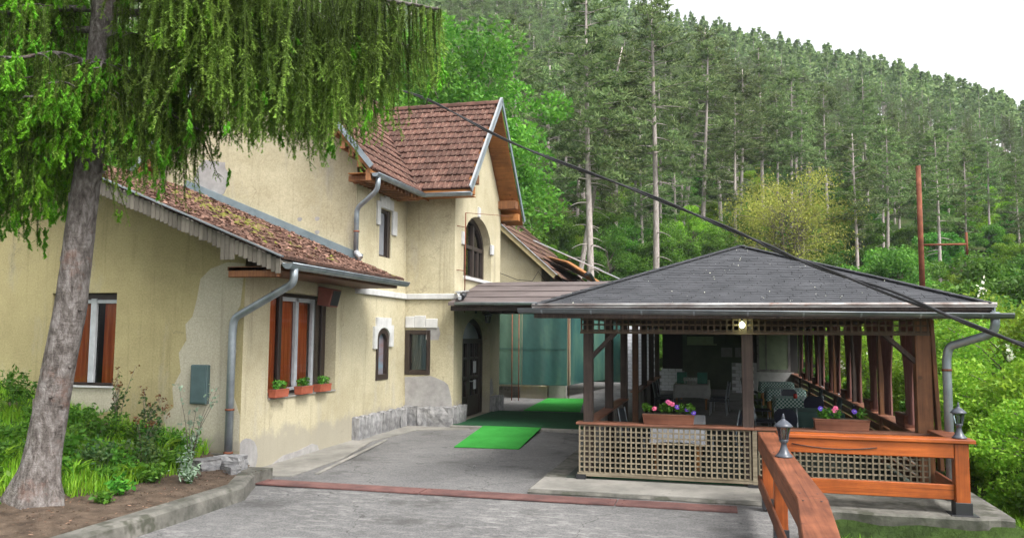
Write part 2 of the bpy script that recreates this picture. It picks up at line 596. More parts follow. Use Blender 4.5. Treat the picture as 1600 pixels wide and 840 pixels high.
SPRUCE_BARK = m_spruce_bark()
NEEDLE = m_leaf('spruce needles', (0.085, 0.155, 0.024), (0.20, 0.31, 0.050), 0.40, 0.5, big=0.9, rand=0.1, tone='twig_tone')
NEEDLE_Y = m_leaf('fresh spruce shoots', (0.10, 0.30, 0.012), (0.22, 0.48, 0.03), 0.35, 0.5, big=0.9, rand=0.1)
PINE_N = m_leaf('pine needles', (0.085, 0.150, 0.052), (0.25, 0.33, 0.125), 0.45, 0.6, big=0.25, rand=0.3)
LEAF_BR = m_leaf('bright spring leaves', (0.055, 0.165, 0.016), (0.17, 0.34, 0.04), 0.4, 0.5, big=0.35, rand=0.2)
LEAF_MD = m_leaf('mid green leaves', (0.045, 0.16, 0.015), (0.12, 0.31, 0.03), 0.35, 0.5, big=0.4, rand=0.3)
LEAF_YL = m_leaf('yellow green leaves', (0.15, 0.33, 0.022), (0.34, 0.51, 0.05), 0.45, 0.5, big=0.4, rand=0.2)
LEAF_OL = m_leaf('olive young leaves', (0.27, 0.34, 0.06), (0.48, 0.50, 0.11), 0.5, 0.6, big=0.5, rand=0.1)
LEAF_GL = m_leaf('grey silver leaves', (0.20, 0.29, 0.19), (0.36, 0.46, 0.34), 0.2, 0.6, big=2, rand=0.05)
LEAF_RS = m_leaf('rose leaves', (0.03, 0.10, 0.03), (0.12, 0.19, 0.05), 0.25, 0.45, big=3, rand=0.1)
LEAF_RB = m_leaf('red young rose leaves', (0.13, 0.06, 0.03), (0.22, 0.12, 0.04), 0.25, 0.45, big=3, rand=0.1)
BLOSSOM = m_leaf('white blossom', (0.72, 0.72, 0.55), (0.84, 0.84, 0.74), 0.3, 0.6, big=3, rand=0.03)
GRASS_M = m_leaf('grass blades', (0.12, 0.32, 0.015), (0.33, 0.53, 0.04), 0.35, 0.5, big=1.2, rand=0.05)
PETAL_P = m_leaf('pink petals', (0.72, 0.06, 0.20), (0.84, 0.22, 0.38), 0.3, 0.6, big=6, rand=0.05)
PETAL_V = m_leaf('violet petals', (0.09, 0.03, 0.42), (0.20, 0.10, 0.62), 0.3, 0.6, big=6, rand=0.05)
PETAL_W = m_leaf('white petals', (0.7, 0.7, 0.78), (0.82, 0.82, 0.86), 0.3, 0.6, big=6, rand=0.05)
LITTER = m_leaf('dry leaf litter', (0.08, 0.038, 0.026), (0.28, 0.165, 0.12), 0.1, 0.8, big=2, rand=0.05)


def m_asphalt():
    t = NT('worn asphalt')
    c = t.ramp(t.noise(0.55, 6, 0.65), [(0.3, (0.115, 0.113, 0.112)), (0.7, (0.19, 0.187, 0.183))])
    g = t.ramp(t.noise(42, 5, 0.85), [(0.30, (0.35, 0.35, 0.36)), (0.70, (1.6, 1.6, 1.6))])
    c = t.mix(1.0, c, g, 'MULTIPLY')
    wear = t.ramp(t.noise(5.5, 9, 0.82, sc3=(0.6, 1.3, 1)), [(0.50, (0, 0, 0)), (0.58, (1, 1, 1))])
    wear = t.math('MULTIPLY', wear, t.ramp(t.noise(0.5, 4, 0.6), [(0.35, (0.15, 0.15, 0.15)), (0.62, (1, 1, 1))]))
    gp = t.n('ShaderNodeNewGeometry'); sx = t.n('ShaderNodeSeparateXYZ'); t.l(gp.outputs['Position'], sx.inputs[0])
    mr = t.n('ShaderNodeMapRange'); t.l(sx.outputs['Y'], mr.inputs[0])
    mr.inputs[1].default_value = 10.4; mr.inputs[2].default_value = 10.9; mr.inputs[3].default_value = 1.0; mr.inputs[4].default_value = 0.35
    wear = t.math('MULTIPLY', wear, mr.outputs[0])
    c = t.mix(t.math('MULTIPLY', wear, 0.62), c, (0.36, 0.35, 0.335))
    dk = t.ramp(t.noise(0.8, 7, 0.65), [(0.54, (0, 0, 0)), (0.64, (1, 1, 1))])
    c = t.mix(t.math('MULTIPLY', dk, 0.55), c, (0.055, 0.053, 0.05))
    v = t.n('ShaderNodeTexVoronoi', feature='DISTANCE_TO_EDGE')
    v.inputs['Scale'].default_value = 0.42
    wv = t.n('ShaderNodeVectorMath', operation='ADD')
    nn = t.n('ShaderNodeTexNoise'); nn.inputs['Scale'].default_value = 1.7; nn.inputs['Detail'].default_value = 7
    t.l(t.co.outputs['Object'], nn.inputs['Vector']); t.l(t.co.outputs['Object'], wv.inputs[0]); t.l(nn.outputs['Color'], wv.inputs[1])
    t.l(wv.outputs[0], v.inputs['Vector'])
    cr = t.ramp(v.outputs['Distance'], [(0.0, (1, 1, 1)), (0.005, (0, 0, 0))])
    c = t.mix(t.math('MULTIPLY', cr, 0.7), c, (0.035, 0.034, 0.03))
    t.color(c)
    t.bump(t.noise(110, 4, 0.8), 0.9, 0.012)
    return t.set(0.9, 0, 0.25)


ASPHALT = m_asphalt()


def m_ground():
    t = NT('undergrowth ground')
    c = t.ramp(t.noise(0.35, 6, 0.65), [(0.3, (0.025, 0.042, 0.014)), (0.5, (0.05, 0.085, 0.02)), (0.72, (0.085, 0.066, 0.04))])
    c2 = t.ramp(t.noise(6, 5, 0.7), [(0.3, (0.5, 0.5, 0.5)), (0.7, (1.4, 1.4, 1.4))])
    t.color(t.mix(1.0, c, c2, 'MULTIPLY'))
    t.bump(t.noise(5, 6, 0.7), 1.0, 0.15)
    return t.set(0.95, 0, 0.1)


GROUND = m_ground()
SOIL = m_var('bare garden soil', (0.045, 0.03, 0.02), (0.14, 0.10, 0.07), 5, 0.95, 1.0, 30, speck=(30, 0.66, (0.30, 0.24, 0.17)), bd=0.03)


def m_mat(name, c):
    t = NT(name)
    a = t.ramp(t.noise(130, 3, 0.8), [(0.3, tuple(x * 0.65 for x in c)), (0.7, tuple(min(1, x * 1.25) for x in c))])
    d = t.ramp(t.noise(1.4, 5, 0.7), [(0.35, (0.75, 0.78, 0.72)), (0.65, (1.05, 1.05, 1.05))])
    t.color(t.mix(1.0, a, d, 'MULTIPLY'))
    t.bump(t.noise(160, 2, 0.8), 0.8, 0.01)
    return t.set(0.95, 0, 0.1)


MAT_LG = m_mat('bright green artificial turf', (0.045, 0.30, 0.05))
MAT_DG = m_mat('dark green carpet', (0.022, 0.080, 0.038))


def m_net(a=(0.010, 0.045, 0.046), b=(0.022, 0.078, 0.068), d=(0.07, 0.14, 0.095)):
    t = NT('green shade netting')
    c = t.ramp(t.noise(0.6, 5, 0.6, sc3=(1.6, 1.6, 0.5)), [(0.34, a), (0.52, b), (0.68, d)])
    w = t.n('ShaderNodeTexWave', wave_type='BANDS', bands_direction='DIAGONAL')
    w.inputs['Scale'].default_value = 2.6; w.inputs['Distortion'].default_value = 7; w.inputs['Detail'].default_value = 3
    t.l(t.co.outputs['Object'], w.inputs['Vector'])
    m = t.ramp(w.outputs['Fac'], [(0.3, (0.97, 0.97, 0.97)), (0.7, (1.02, 1.02, 1.02))])
    c = t.mix(1.0, c, m, 'MULTIPLY')
    t.color(c)
    t.set(0.7, 0, 0.2)
    tr = t.n('ShaderNodeBsdfTransparent')
    mx = t.n('ShaderNodeMixShader'); mx.inputs[0].default_value = 0.05
    t.l(t.b.outputs[0], mx.inputs[1]); t.l(tr.outputs[0], mx.inputs[2]); t.l(mx.outputs[0], t.out.inputs['Surface'])
    return t.m


NET = m_net()
NET_P = m_net((0.03, 0.075, 0.055), (0.065, 0.13, 0.09), (0.12, 0.19, 0.12))


def m_check(name, c1, c2, sc):
    t = NT(name)
    k = t.n('ShaderNodeTexChecker')
    k.inputs['Scale'].default_value = sc
    k.inputs['Color1'].default_value = (*c1, 1); k.inputs['Color2'].default_value = (*c2, 1)
    mp = t.n('ShaderNodeMapping'); mp.inputs['Location'].default_value = (0.013, 0.017, 0.011)
    t.l(t.co.outputs['Object'], mp.inputs['Vector']); t.l(mp.outputs[0], k.inputs['Vector'])
    t.color(k.outputs[0])
    return t.set(0.85, 0, 0.2)


GING = m_check('green gingham cloth', (0.34, 0.42, 0.40), (0.015, 0.085, 0.066), 24)
WBRICK = m_plain('white painted brick', (0.62, 0.62, 0.66), 0.8)
MORTAR = m_plain('grey mortar', (0.30, 0.30, 0.31), 0.9)
SHING = m_var('dark slate felt shingle', (0.040, 0.042, 0.047), (0.068, 0.07, 0.077), 3, 0.85, 0.4, 90, rand=0.08)
FELT = m_var('brown roofing felt', (0.085, 0.068, 0.066), (0.155, 0.128, 0.122), 1.4, 0.85, 0.4, 90, sc3=(0.6, 2, 2))
BULB = NT('lit bulb')
BULB.b.inputs['Emission Color'].default_value = (0.85, 1.0, 0.55, 1)
BULB.b.inputs['Emission Strength'].default_value = 14
BULB = BULB.m

# ================================================================== SETTING
def ridge(x, y):
    u = y - 38 + max(0.0, -x - 13) * 0.55
    s = min(0.56, max(0.10, 0.45 - 0.0014 * x - 0.000011 * x * abs(x)))
    h = s * u * u / (u + 28) if u > 0 else 0.0
    if y > 235: h -= (y - 235) * 0.25
    return h


def ground_z(x, y):
    z = max(0.0, min(y, 40) - 14) * 0.015
    xe = 3.5 if y > 10.75 else 1.02
    if x > xe:
        e = min(1.0, (x - xe) / 9.0)
        fade = max(0.0, min(1.0, (70 - y) / 35.0))
        z -= (0.42 + 2.0 * e * e * (3 - 2 * e)) * fade
    z += ridge(x, y)
    if y > 30 or x > 4 or x < -16:
        k = min(1.0, max((y - 30) / 20, (x - 4) / 10, (-16 - x) / 6, 0))
        z += 0.8 * k * noise.noise(Vector((x * 0.09, y * 0.09, 3.1)))
    return z


def axis(pts):
    out = []
    for a, b, st in pts:
        n = max(1, round((b - a) / st))
        out += [a + (b - a) * i / n for i in range(n)]
    return out + [pts[-1][1]]


gx = axis([(-160, -40, 6), (-40, -14, 2), (-14, 1.0, 0.75), (1.0, 1.05, 0.05), (1.05, 3.45, 0.6), (3.45, 3.55, 0.1), (3.55, 16, 0.8), (16, 50, 2), (50, 240, 6)])
gy = axis([(-12, 10.7, 0.8), (10.7, 10.8, 0.1), (10.8, 40, 1.2), (40, 90, 2.5), (90, 270, 6)])
V = [(x, y, ground_z(x, y) - (0.05 if (-7.3 < x < 3.5 and 0.5 < y < 34.5) else 0)) for y in gy for x in gx]
nx = len(gx)
F = [(j * nx + i, j * nx + i + 1, (j + 1) * nx + i + 1, (j + 1) * nx + i) for j in range(len(gy) - 1) for i in range(nx - 1)]
terrain = link('terrain', np_mesh('terrain', V, F, [GROUND], smooth=True), kind='structure')

mb = MB()
ax_, ay_ = axis([(-7.25, 1.0, 0.55)]), axis([(0.5, 34, 0.7)])
mb.grid([[(x, y, ground_z(min(x, 1.0), y) + 0.012 * noise.noise(Vector((x * 0.7, y * 0.7, 0)))) for x in ax_] for y in ay_])
mb.build('asphalt_yard', ASPHALT, kind='structure')
mb = MB(); mb.box(0.98, 1.06, -1, 10.86, -0.6, 0.0)
mb.build('yard_edge_wall', CONC_OLD, kind='structure')
# concrete path along the house
mb = MB()
pa = [(-7.14, 11.0), (-6.28, 11.2), (-6.32, 13.0), (-6.75, 15.2), (-6.5, 17.0), (-5.45, 17.45), (-5.4, 17.75), (-7.14, 17.8)]
mb.prism([(x, y, 0.018 + max(0, y - 14) * 0.015) for x, y in pa], (0, 0, -0.02))
mb.build('concrete_path', CONCRETE, kind='structure')
mb = MB(); mb.bar((-6.02, 11.5, 0.012), (-6.55, 15.4, 0.03), 0.07, 0.016)
mb.build('path_edge_strip', CONCRETE, kind='structure')
# concrete base of the terrace with its cracked front edge
mb = MB()
nf = 40
rows = []
for yy in (31.6, 24, 18, 14, 12.2, 11.4):
    rows.append([(-2.55 + (3.38 + 2.55) * i / nf, yy, 0.055) for i in range(nf + 1)])
def slab_front(x):
    return (10.98 if x < 1.06 else 10.78) + 0.03 * noise.noise(Vector((x * 2.3, 0, 0))) + (0.06 if x > 3.1 else 0)
xs_ = [-2.55 + (3.38 + 2.55) * i / nf for i in range(nf + 1)]
rows.append([(x, slab_front(x), 0.048) for x in xs_])
rows.append([(x, slab_front(x) - 0.015, 0.02 + 0.015 * noise.noise(Vector((x * 3, 5, 0)))) for x in xs_])
rows.append([(x, slab_front(x) + 0.02, -0.12) for x in xs_])
rows.append([(x, slab_front(x) - 0.03 + 0.03 * noise.noise(Vector((x * 2, 9, 0))), -0.36) for x in xs_])
mb.grid(rows, smooth=False)
mb.face([(-2.55, 31.6, 0.055), (-2.55, 10.98, 0.05), (-2.55, 10.98, -0.1), (-2.55, 31.6, -0.1)])
mb.face([(3.38, 10.84, 0.048), (3.38, 31.6, 0.055), (3.38, 31.6, -1.2), (3.38, 10.84, -1.2)])
mb.build('terrace_slab', CONC_OLD, kind='structure')
mb = MB(); mb.box(-2.53, 1.0, 11.02, 12.0, 0.05, 0.062)
mb.build('terrace_apron', CONCRETE, kind='structure')
mb = MB(); mb.box(-2.2, 2.95, 12.0, 30.9, 0.06, 0.075)
mb.build('terrace_floor', m_var('dark green floor covering', (0.018, 0.026, 0.02), (0.04, 0.05, 0.038), 2, 0.8, 0.2, 60), kind='structure')
# landing in front of the entrance door
mb = MB(); mb.box(-5.9, -2.6, 17.55, 21.35, 0.0, 0.13)
mb.build('entrance_landing', CONCRETE, kind='structure', bevel=0.015)

# raised garden bed: soil sheet and kerb
def bed_z(x, y):
    t = max(0.0, -6.25 - x)
    z = 0.16 + 0.07 * min(t, 1.4) + 0.20 * max(0, t - 1.4) * (0.55 + 0.45 * min(1, max(0, (y - 7) / 3)))
    if y > 9.6 and t > 0.5: z += 0.10 * min(1, y - 9.6) * min(1, t - 0.5)
    return z + 0.05 * noise.noise(Vector((x * 1.3, y * 1.3, 2))) * min(1, t * 2)
mb = MB()
bx, by = axis([(-15, -6.22, 0.22)]), axis([(2.0, 11.14, 0.22)])
mb.grid([[(x - (max(0, y - 9.5) * 0.45 * min(1, max(0, x + 7.6) / 1.2)), y, bed_z(x, y)) for x in bx] for y in by])
soil = mb.build('soil_bed', SOIL, kind='structure')
mb = MB()
kp = [(-6.02, y_ * 1.0) for y_ in axis([(2.0, 10.4, 0.3)])]
rows = []
for x, y in kp:
    n1 = noise.noise(Vector((y * 1.9, 0, 1))) * 0.025
    xx = x - max(0, y - 9.5) * 0.45 + n1
    rows.append([(xx - 0.24, y, 0.10), (xx - 0.24, y, 0.185 + n1 * 0.4), (xx - 0.04, y, 0.185 + n1), (xx + 0.005, y, 0.15), (xx + 0.03, y, -0.03)])
mb.grid(rows, smooth=False)
mb.box(-6.98, -6.44, 10.4, 10.92, -0.02, 0.172)
mb.build('bed_kerb', CONC_OLD, kind='structure')

# steel channel cover across the yard: three lengths
ch = thing('channel_cover', 'dark red steel channel cover lying across the asphalt in front of the terrace', 'drain cover', (-3.1, 10.62, 0))
for a, b in ((-6.45, -3.96), (-3.94, -1.30), (-1.28, 0.22)):
    mb = MB(); mb.box(a, b, 10.46, 10.80, 0.005, 0.028)
    for k in (0.08, b - a - 0.08):
        mb.lathe((a + k, 10.52, 0.028), [(0.014, 0), (0.014, 0.006), (0.004, 0.009)], 8)
        mb.lathe((a + k, 10.74, 0.028), [(0.014, 0), (0.014, 0.006), (0.004, 0.009)], 8)
    mb.build('cover_plate', RUSTP, ch, bevel=0.004)

# mats
def carpet(name, pts, m, label, th=0.012):
    mb = MB()
    p = [Vector(q) for q in pts]
    n = 14
    rows = []
    for i in range(n + 1):
        t = i / n
        a, b = p[0].lerp(p[3], t), p[1].lerp(p[2], t)
        rows.append([a.lerp(b, j / 10) + Vector((0, 0, th + 0.004 * noise.noise(Vector((a.lerp(b, j / 10).x * 2.5, t * 7, 0))))) for j in range(11)])
    mb.grid(rows)
    lo = [[q - Vector((0, 0, th + 0.003)) for q in r] for r in rows]
    for r0, r1 in ((rows[0], lo[0]), ):
        mb.grid([r0, r1], smooth=False)
    mb.grid([[r[0] for r in rows], [r[0] for r in lo]], smooth=False)
    mb.grid([[r[-1] for r in lo], [r[-1] for r in rows]], smooth=False)
    return tag(mb.build(name, m), label, 'mat')
carpet('turf_mat', [(-4.92, 14.9, 0.022), (-3.66, 15.0, 0.022), (-3.78, 17.56, 0.14), (-5.1, 17.5, 0.14)], MAT_LG, 'bright green turf strip lying on the grey asphalt in front of the dark carpet')
carpet('entrance_carpet', [(-5.86, 17.62, 0.133), (-2.66, 17.66, 0.133), (-2.70, 21.3, 0.133), (-5.88, 21.3, 0.133)], MAT_DG, 'wide dark green carpet on the landing before the entrance door')
carpet('turf_mat', [(-5.15, 21.6, 0.13), (-3.6, 21.7, 0.13), (-4.1, 25.5, 0.19), (-5.25, 25.3, 0.19)], MAT_LG, 'bright green turf strip beyond the dark carpet towards the netting')

# ================================================================== OLD HOUSE
house = thing('old_house', 'cream plastered two storey inn with red tiled roofs and low annex', 'house', (-7.13, 11.1, 0))
SLA = 0.404
def an_z(x): return 3.26 + SLA * (-6.22 - x) if x > -11.3 else 5.312 - SLA * (-11.3 - x)
# --- annex walls
wall('annex_end_wall', (0, 11.1, 0), (1, 0, 0), (0, -1, 0),
     [(-16, -0.3), (-7.13, -0.3), (-7.13, an_z(-7.13) - 0.12), (-11.3, 5.19), (-16, an_z(-16) - 0.12)],
     [rect(-10.75, -9.48, 1.30, 2.81)], 0.16, PLASTER_DIM, house)
wall('annex_side_wall', (-7.13, 0, 0), (0, 1, 0), (1, 0, 0), [(11.1, -0.3), (15.04, -0.3), (15.04, 3.6), (11.1, 3.6)],
     [rect(11.85, 14.25, 1.11, 2.88)], 0.26, PLASTER, house)
# --- main house walls
def mr_z(x): return 8.77 - 1.167 * abs(x + 9.45)
wall('gable_wall', (0, 15.03, 0), (1, 0, 0), (0, -1, 0), [(-12.0, 0), (-7.14, 0), (-7.14, mr_z(-7.14) - 0.2), (-9.45, 8.57), (-12.0, mr_z(-12.0) - 0.2)], [], 0.1, PLASTER, house)
PL_UP = PLASTER
def hole_arch_small(): return arch(16.17, 16.84, 1.18, 2.08, 2.30)
wall('side_wall', (-7.145, 0, 0), (0, 1, 0), (1, 0, 0), [(15.03, -0.2), (17.84, -0.2), (17.84, 5.9), (15.03, 5.9)],
     [hole_arch_small(), rect(16.22, 16.88, 3.88, 4.95)], 0.2, PLASTER, house)
wall('wing_front_wall', (0, 17.82, 0), (1, 0, 0), (0, -1, 0), [(-7.2, -0.2), (-5.93, -0.2), (-5.93, 5.75), (-7.2, 5.75)],
     [rect(-7.13, -6.50, 1.24, 2.28)], 0.12, PLASTER, house)
def wg_z(y): return 8.2 - 1.06 * abs(y - 19.85)
wall('wing_end_wall', (-5.93, 0, 0), (0, 1, 0), (1, 0, 0), [(17.82, -0.2), (21.9, -0.2), (21.9, wg_z(21.9) - 0.18), (19.85, 8.0), (17.82, wg_z(17.82) - 0.18)],
     [arch(18.5, 20.9, 0.12, 2.0, 2.62), arch(18.5, 20.95, 3.58, 4.4, 5.2)], 0.30, PLASTER, house)
# unseen back walls close the rooms
mb = MB()
mb.face([(-16, 11.1, -0.3), (-16, 15.03, -0.3), (-16, 15.03, 3.4), (-16, 11.1, 3.4)])
mb.face([(-12.0, 15.03, 0), (-12.0, 24, 0), (-12.0, 24, 5.8), (-12.0, 15.03, 5.8)])
mb.face([(-12.0, 24, 0), (-7.14, 24, 0), (-7.14, 24, 5.9), (-9.45, 24, 8.5), (-12.0, 24, 5.8)])
mb.face([(-5.93, 21.9, 0), (-12, 21.9, 0), (-12, 21.9, 5.9), (-5.93, 21.9, 5.9)])
mb.face([(-7.145, 15.03, 0.02), (-12.0, 15.03, 0.02), (-12, 24, 0.02), (-5.93, 24, 0.02)])
mb.build('back_wall', PLASTER, house)
mb = MB()
mb.box(-7.9, -7.86, 15.1, 17.8, 0.1, 5.8)
mb.box(-7.86, -7.2, 15.06, 17.8, 3.0, 3.05)
mb.box(-8.4, -8.36, 11.3, 14.9, 0.1, 3.3)
mb.box(-16, -8.5, 11.9, 11.94, 0.1, 3.2)
mb.box(-7.1, -6.9, 18.0, 21.6, 0.1, 5.6)
mb.build('inner_wall', DARK_IN, house)

# --- string course
sc_ = MB()
sc_.box(-7.16, -7.085, 15.05, 17.75, 3.0, 3.13)
sc_.build('string_course', WHITE_ST, house, bevel=0.012)
sc_ = MB(); sc_.box(-7.16, -5.87, 17.755, 17.83, 3.0, 3.13)
sc_.build('string_course', WHITE_ST, house, bevel=0.012)
sc_ = MB(); sc_.box(-5.945, -5.868, 17.835, 18.35, 3.0, 3.13)
sc_.build('string_course', WHITE_ST, house, bevel=0.012)

# --- plinth stones, each rough faced
def stone_mesh(seed):
    bm = bmesh.new(); bmesh.ops.create_cube(bm, size=1)
    bmesh.ops.subdivide_edges(bm, edges=bm.edges, cuts=3, use_grid_fill=True)
    for v in bm.verts:
        d = noise.noise_vector(v.co * 2.6 + Vector((seed * 7.1, 0, 0))) * 0.15
        v.co += d * (1.0 if abs(v.co.y + 0.5) < 0.01 else 0.55)
        for a in range(3): v.co[a] = max(-0.56, min(0.56, v.co[a]))
    me = bpy.data.meshes.new('stone'); bm.to_mesh(me); bm.free(); me.materials.append(STONE)
    return me
STM = [stone_mesh(i) for i in range(5)]
def stone_row(p0, u, n, length, z0, hs):
    u, n = Vector(u), Vector(n)
    z = z0
    for h in hs:
        a = 0.0
        while a < length - 0.05:
            w = min(rnd.uniform(0.3, 0.6), length - a)
            if length - a - w < 0.16: w = length - a
            c = Vector(p0) + u * (a + w / 2) + n * 0.03 + Vector((0, 0, z + h / 2))
            M = frame_m(c, u, Vector((0, 0, 1)))
            M = M @ Matrix.Diagonal((w * 0.97, 0.17 + rnd.uniform(0, 0.05), h * 0.97, 1))
            link('stone', rnd.choice(STM), house, M)
            a += w
        z += h
# x axis along u; local -y must face outward: for u=+X, z up -> y = z x u = +Y, so -y is -Y (outward)
stone_row((-7.13, 17.8, 0), (1, 0, 0), (0, -1, 0), 1.26, -0.02, (0.53,))
stone_row((-7.12, 15.06, 0), (0, 1, 0), (1, 0, 0), 2.72, -0.06, (0.55,))
stone_row((-5.92, 17.74, 0), (0, 1, 0), (1, 0, 0), 0.74, 0.0, (0.53,))
stone_row((-5.92, 20.95, 0), (0, 1, 0), (1, 0, 0), 0.95, 0.0, (0.53,))
mb = MB(); mb.box(-16, -7.12, 11.03, 11.09, -0.1, 0.32)
mb.build('footing', CONC_OLD, house)

# --- cement repair patches, proud of the plaster
def blob(cx, cz, rx, rz, seed, n=22):
    rr = random.Random(seed)
    return [(cx + rx * math.cos(2 * PI * i / n) * (1 + rr.uniform(-0.13, 0.13)), cz + rz * math.sin(2 * PI * i / n) * (1 + rr.uniform(-0.13, 0.13))) for i in range(n)]
def patch(pts, plane):
    mb = MB()
    if plane[0] == 'y': mb.prism([(a, plane[1] + 0.02, z) for a, z in pts], (0, -0.028, 0))
    else: mb.prism([(plane[1] - 0.02, a, z) for a, z in pts], (0.028, 0, 0))
    mb.build('cement_patch', CEMENT, house)
patch([(-7.1, 0.5), (-7.125, 1.18), (-6.8, 1.2), (-6.5, 1.22), (-6.33, 1.17), (-6.15, 1.10), (-6.05, 1.02), (-6.0, 0.86), (-5.96, 0.68), (-5.95, 0.5)], ('y', 17.82))
patch([(11.11, 0.02), (11.11, 0.48), (11.17, 0.52), (11.26, 0.54), (11.38, 0.52), (11.5, 0.46), (11.58, 0.36), (11.61, 0.22), (11.58, 0.1), (11.53, 0.0)], ('x', -7.13))
patch([(-6.62, 2.05), (-6.3, 2.05), (-6.26, 2.2), (-6.3, 2.36), (-6.6, 2.36)], ('y', 17.825))
patch(blob(-10.55, 5.5, 0.42, 0.42, 4), ('y', 15.03))
patch([(11.9, -0.02), (12.4, 0.12), (12.9, 0.13), (13.4, 0.19), (13.6, 0.14), (13.7, 0.0)], ('x', -7.128))
patch([(20.95, 0.55), (20.95, 0.95), (21.1, 1.02), (21.2, 0.9), (21.3, 0.6)], ('x', -5.93))

LIME = m_plaster('pale limewash patch', (0.46, 0.43, 0.335), (0.41, 0.375, 0.28), (0.42, 0.40, 0.33))
def thin_patch(pts):
    mb = MB(); mb.prism([(a, 11.115, z) for a, z in pts], (0, -0.019, 0)); mb.build('limewash_patch', LIME, house)
thin_patch([(-7.14, 3.25), (-7.45, 3.28), (-7.75, 3.18), (-7.93, 3.02), (-7.98, 2.7), (-8.05, 2.42), (-8.17, 2.3), (-8.14, 2.05), (-8.27, 1.85), (-8.22, 1.55), (-8.36, 1.3), (-8.32, 1.0), (-8.5, 0.85), (-8.4, 0.42), (-7.7, 0.36), (-7.14, 0.36), (-7.14, 0.9), (-7.3, 1.3), (-7.24, 1.9), (-7.36, 2.3), (-7.2, 2.6)])
thin_patch([(-10.9, 1.26), (-10.4, 1.25), (-9.45, 1.26), (-9.35, 1.1), (-9.5, 0.9), (-9.85, 0.84), (-10.1, 0.7), (-10.5, 0.75), (-10.8, 0.9)])
for a, z in ((-8.42, 4.55), (-8.02, 4.55), (-8.01, 4.27)):
    mb = MB(); mb.prism([(a + 0.055 * math.cos(k) * (1 + 0.2 * math.sin(3 * k)), 15.03, z + 0.045 * math.sin(k)) for k in [2 * PI * i / 10 for i in range(10)]], (0, -0.004, 0)); mb.build('plaster_pit', CEMENT, house)
# --- window surrounds
def blocks(lst, plane):
    for a0, a1, z0, z1 in lst:
        mb = MB()
        if plane[0] == 'x': mb.box(plane[1] - 0.02, plane[1] + 0.045, a0, a1, z0, z1)
        else: mb.box(a0, a1, plane[1] - 0.045, plane[1] + 0.02, z0, z1)
        mb.build('surround_block', WHITE_ST, house, bevel=0.01)
blocks([(16.04, 16.2, 4.55, 5.08), (16.2, 16.42, 4.96, 5.2), (16.425, 16.70, 4.96, 5.24), (16.705, 16.92, 4.96, 5.2), (16.89, 17.14, 4.42, 4.98)], ('x', -7.145))
# arched window hood
def hood():
    mb = MB()
    inn = arch(16.15, 16.86, 2.0, 2.08, 2.32, 12)[2:]
    out = [(16.94, 1.9), (16.86, 1.9)] + inn + [(16.15, 1.9), (16.03, 1.9), (16.03, 2.34), (16.14, 2.34), (16.14, 2.54), (16.86, 2.54), (16.86, 2.38), (17.05, 2.38), (17.05, 1.9)]
    out = [(17.05, 1.9), (16.87, 1.9)] + inn + [(16.15, 1.86), (15.99, 1.86), (15.99, 2.34), (16.12, 2.34), (16.12, 2.54), (16.90, 2.54), (16.90, 2.38), (17.05, 2.38)]
    mb.prism([(-7.16, a, z) for a, z in out], (0.06, 0, 0))
    mb.build('window_hood', WHITE_ST, house)
hood()
blocks([(-7.12, -6.9, 2.33, 2.60), (-6.895, -6.62, 2.33, 2.62), (-6.615, -6.33, 2.33, 2.55)], ('y', 17.82))
blocks([(19.62, 19.80, 5.2, 5.46), (20.88, 21.1, 4.35, 4.62), (18.3, 18.48, 4.35, 4.66)], ('x', -5.93))

# --- windows
def win_bars(win, pts_list, mat, name='frame'):
    for p in pts_list:
        mb = MB(); mb.box(*p); mb.build(name, mat, win, bevel=0.006)

# annex side window: brown outer frame, white double sash, orange curtains
wmb = MB(); wmb.box(-7.42, -7.36, 11.85, 11.90, 1.11, 2.88); wmb.box(-7.42, -7.36, 14.2, 14.25, 1.11, 2.88); wmb.box(-7.42, -7.36, 11.9, 14.2, 2.81, 2.88); wmb.box(-7.42, -7.36, 11.9, 14.2, 1.11, 1.17)
win = wmb.build('window', FRAME_DK, house)
win_bars(win, [(-7.41, -7.34, 12.50, 12.60, 1.17, 2.81), (-7.41, -7.35, 13.77, 13.83, 1.17, 2.81), (-7.40, -7.35, 14.08, 14.2, 1.17, 2.81)], FRAME_DK)
win_bars(win, [(-7.40, -7.33, 13.05, 13.15, 1.17, 2.81), (-7.40, -7.33, 13.66, 13.74, 1.17, 2.81), (-7.40, -7.33, 12.60, 13.66, 2.74, 2.81), (-7.40, -7.33, 12.60, 13.66, 1.17, 1.22)], FRAME_WH)
mb = MB(); mb.face([(-7.385, 11.9, 1.17), (-7.385, 14.2, 1.17), (-7.385, 14.2, 2.81), (-7.385, 11.9, 2.81)]); mb.build('pane', GLASS, win)
sheet_wave((-7.42, 11.88, 2.82), (0, 1, 0), 0.64, 1.68, 0.02, 9, CURT_OR, 'curtain', win, seed=1)
sheet_wave((-7.43, 12.56, 2.82), (0, 1, 0), 1.10, 1.68, 0.02, 16, CURT_OR, 'curtain', win, seed=2)
sheet_wave((-7.42, 13.78, 2.82), (0, 1, 0), 0.36, 1.68, 0.02, 5, m_plain('brown curtain', (0.10, 0.06, 0.045), 0.9), 'curtain', win, seed=3)
mb = MB(); mb.box(-7.38, -7.10, 11.86, 14.24, 1.085, 1.112); mb.build('window_sill', CONCRETE, house)

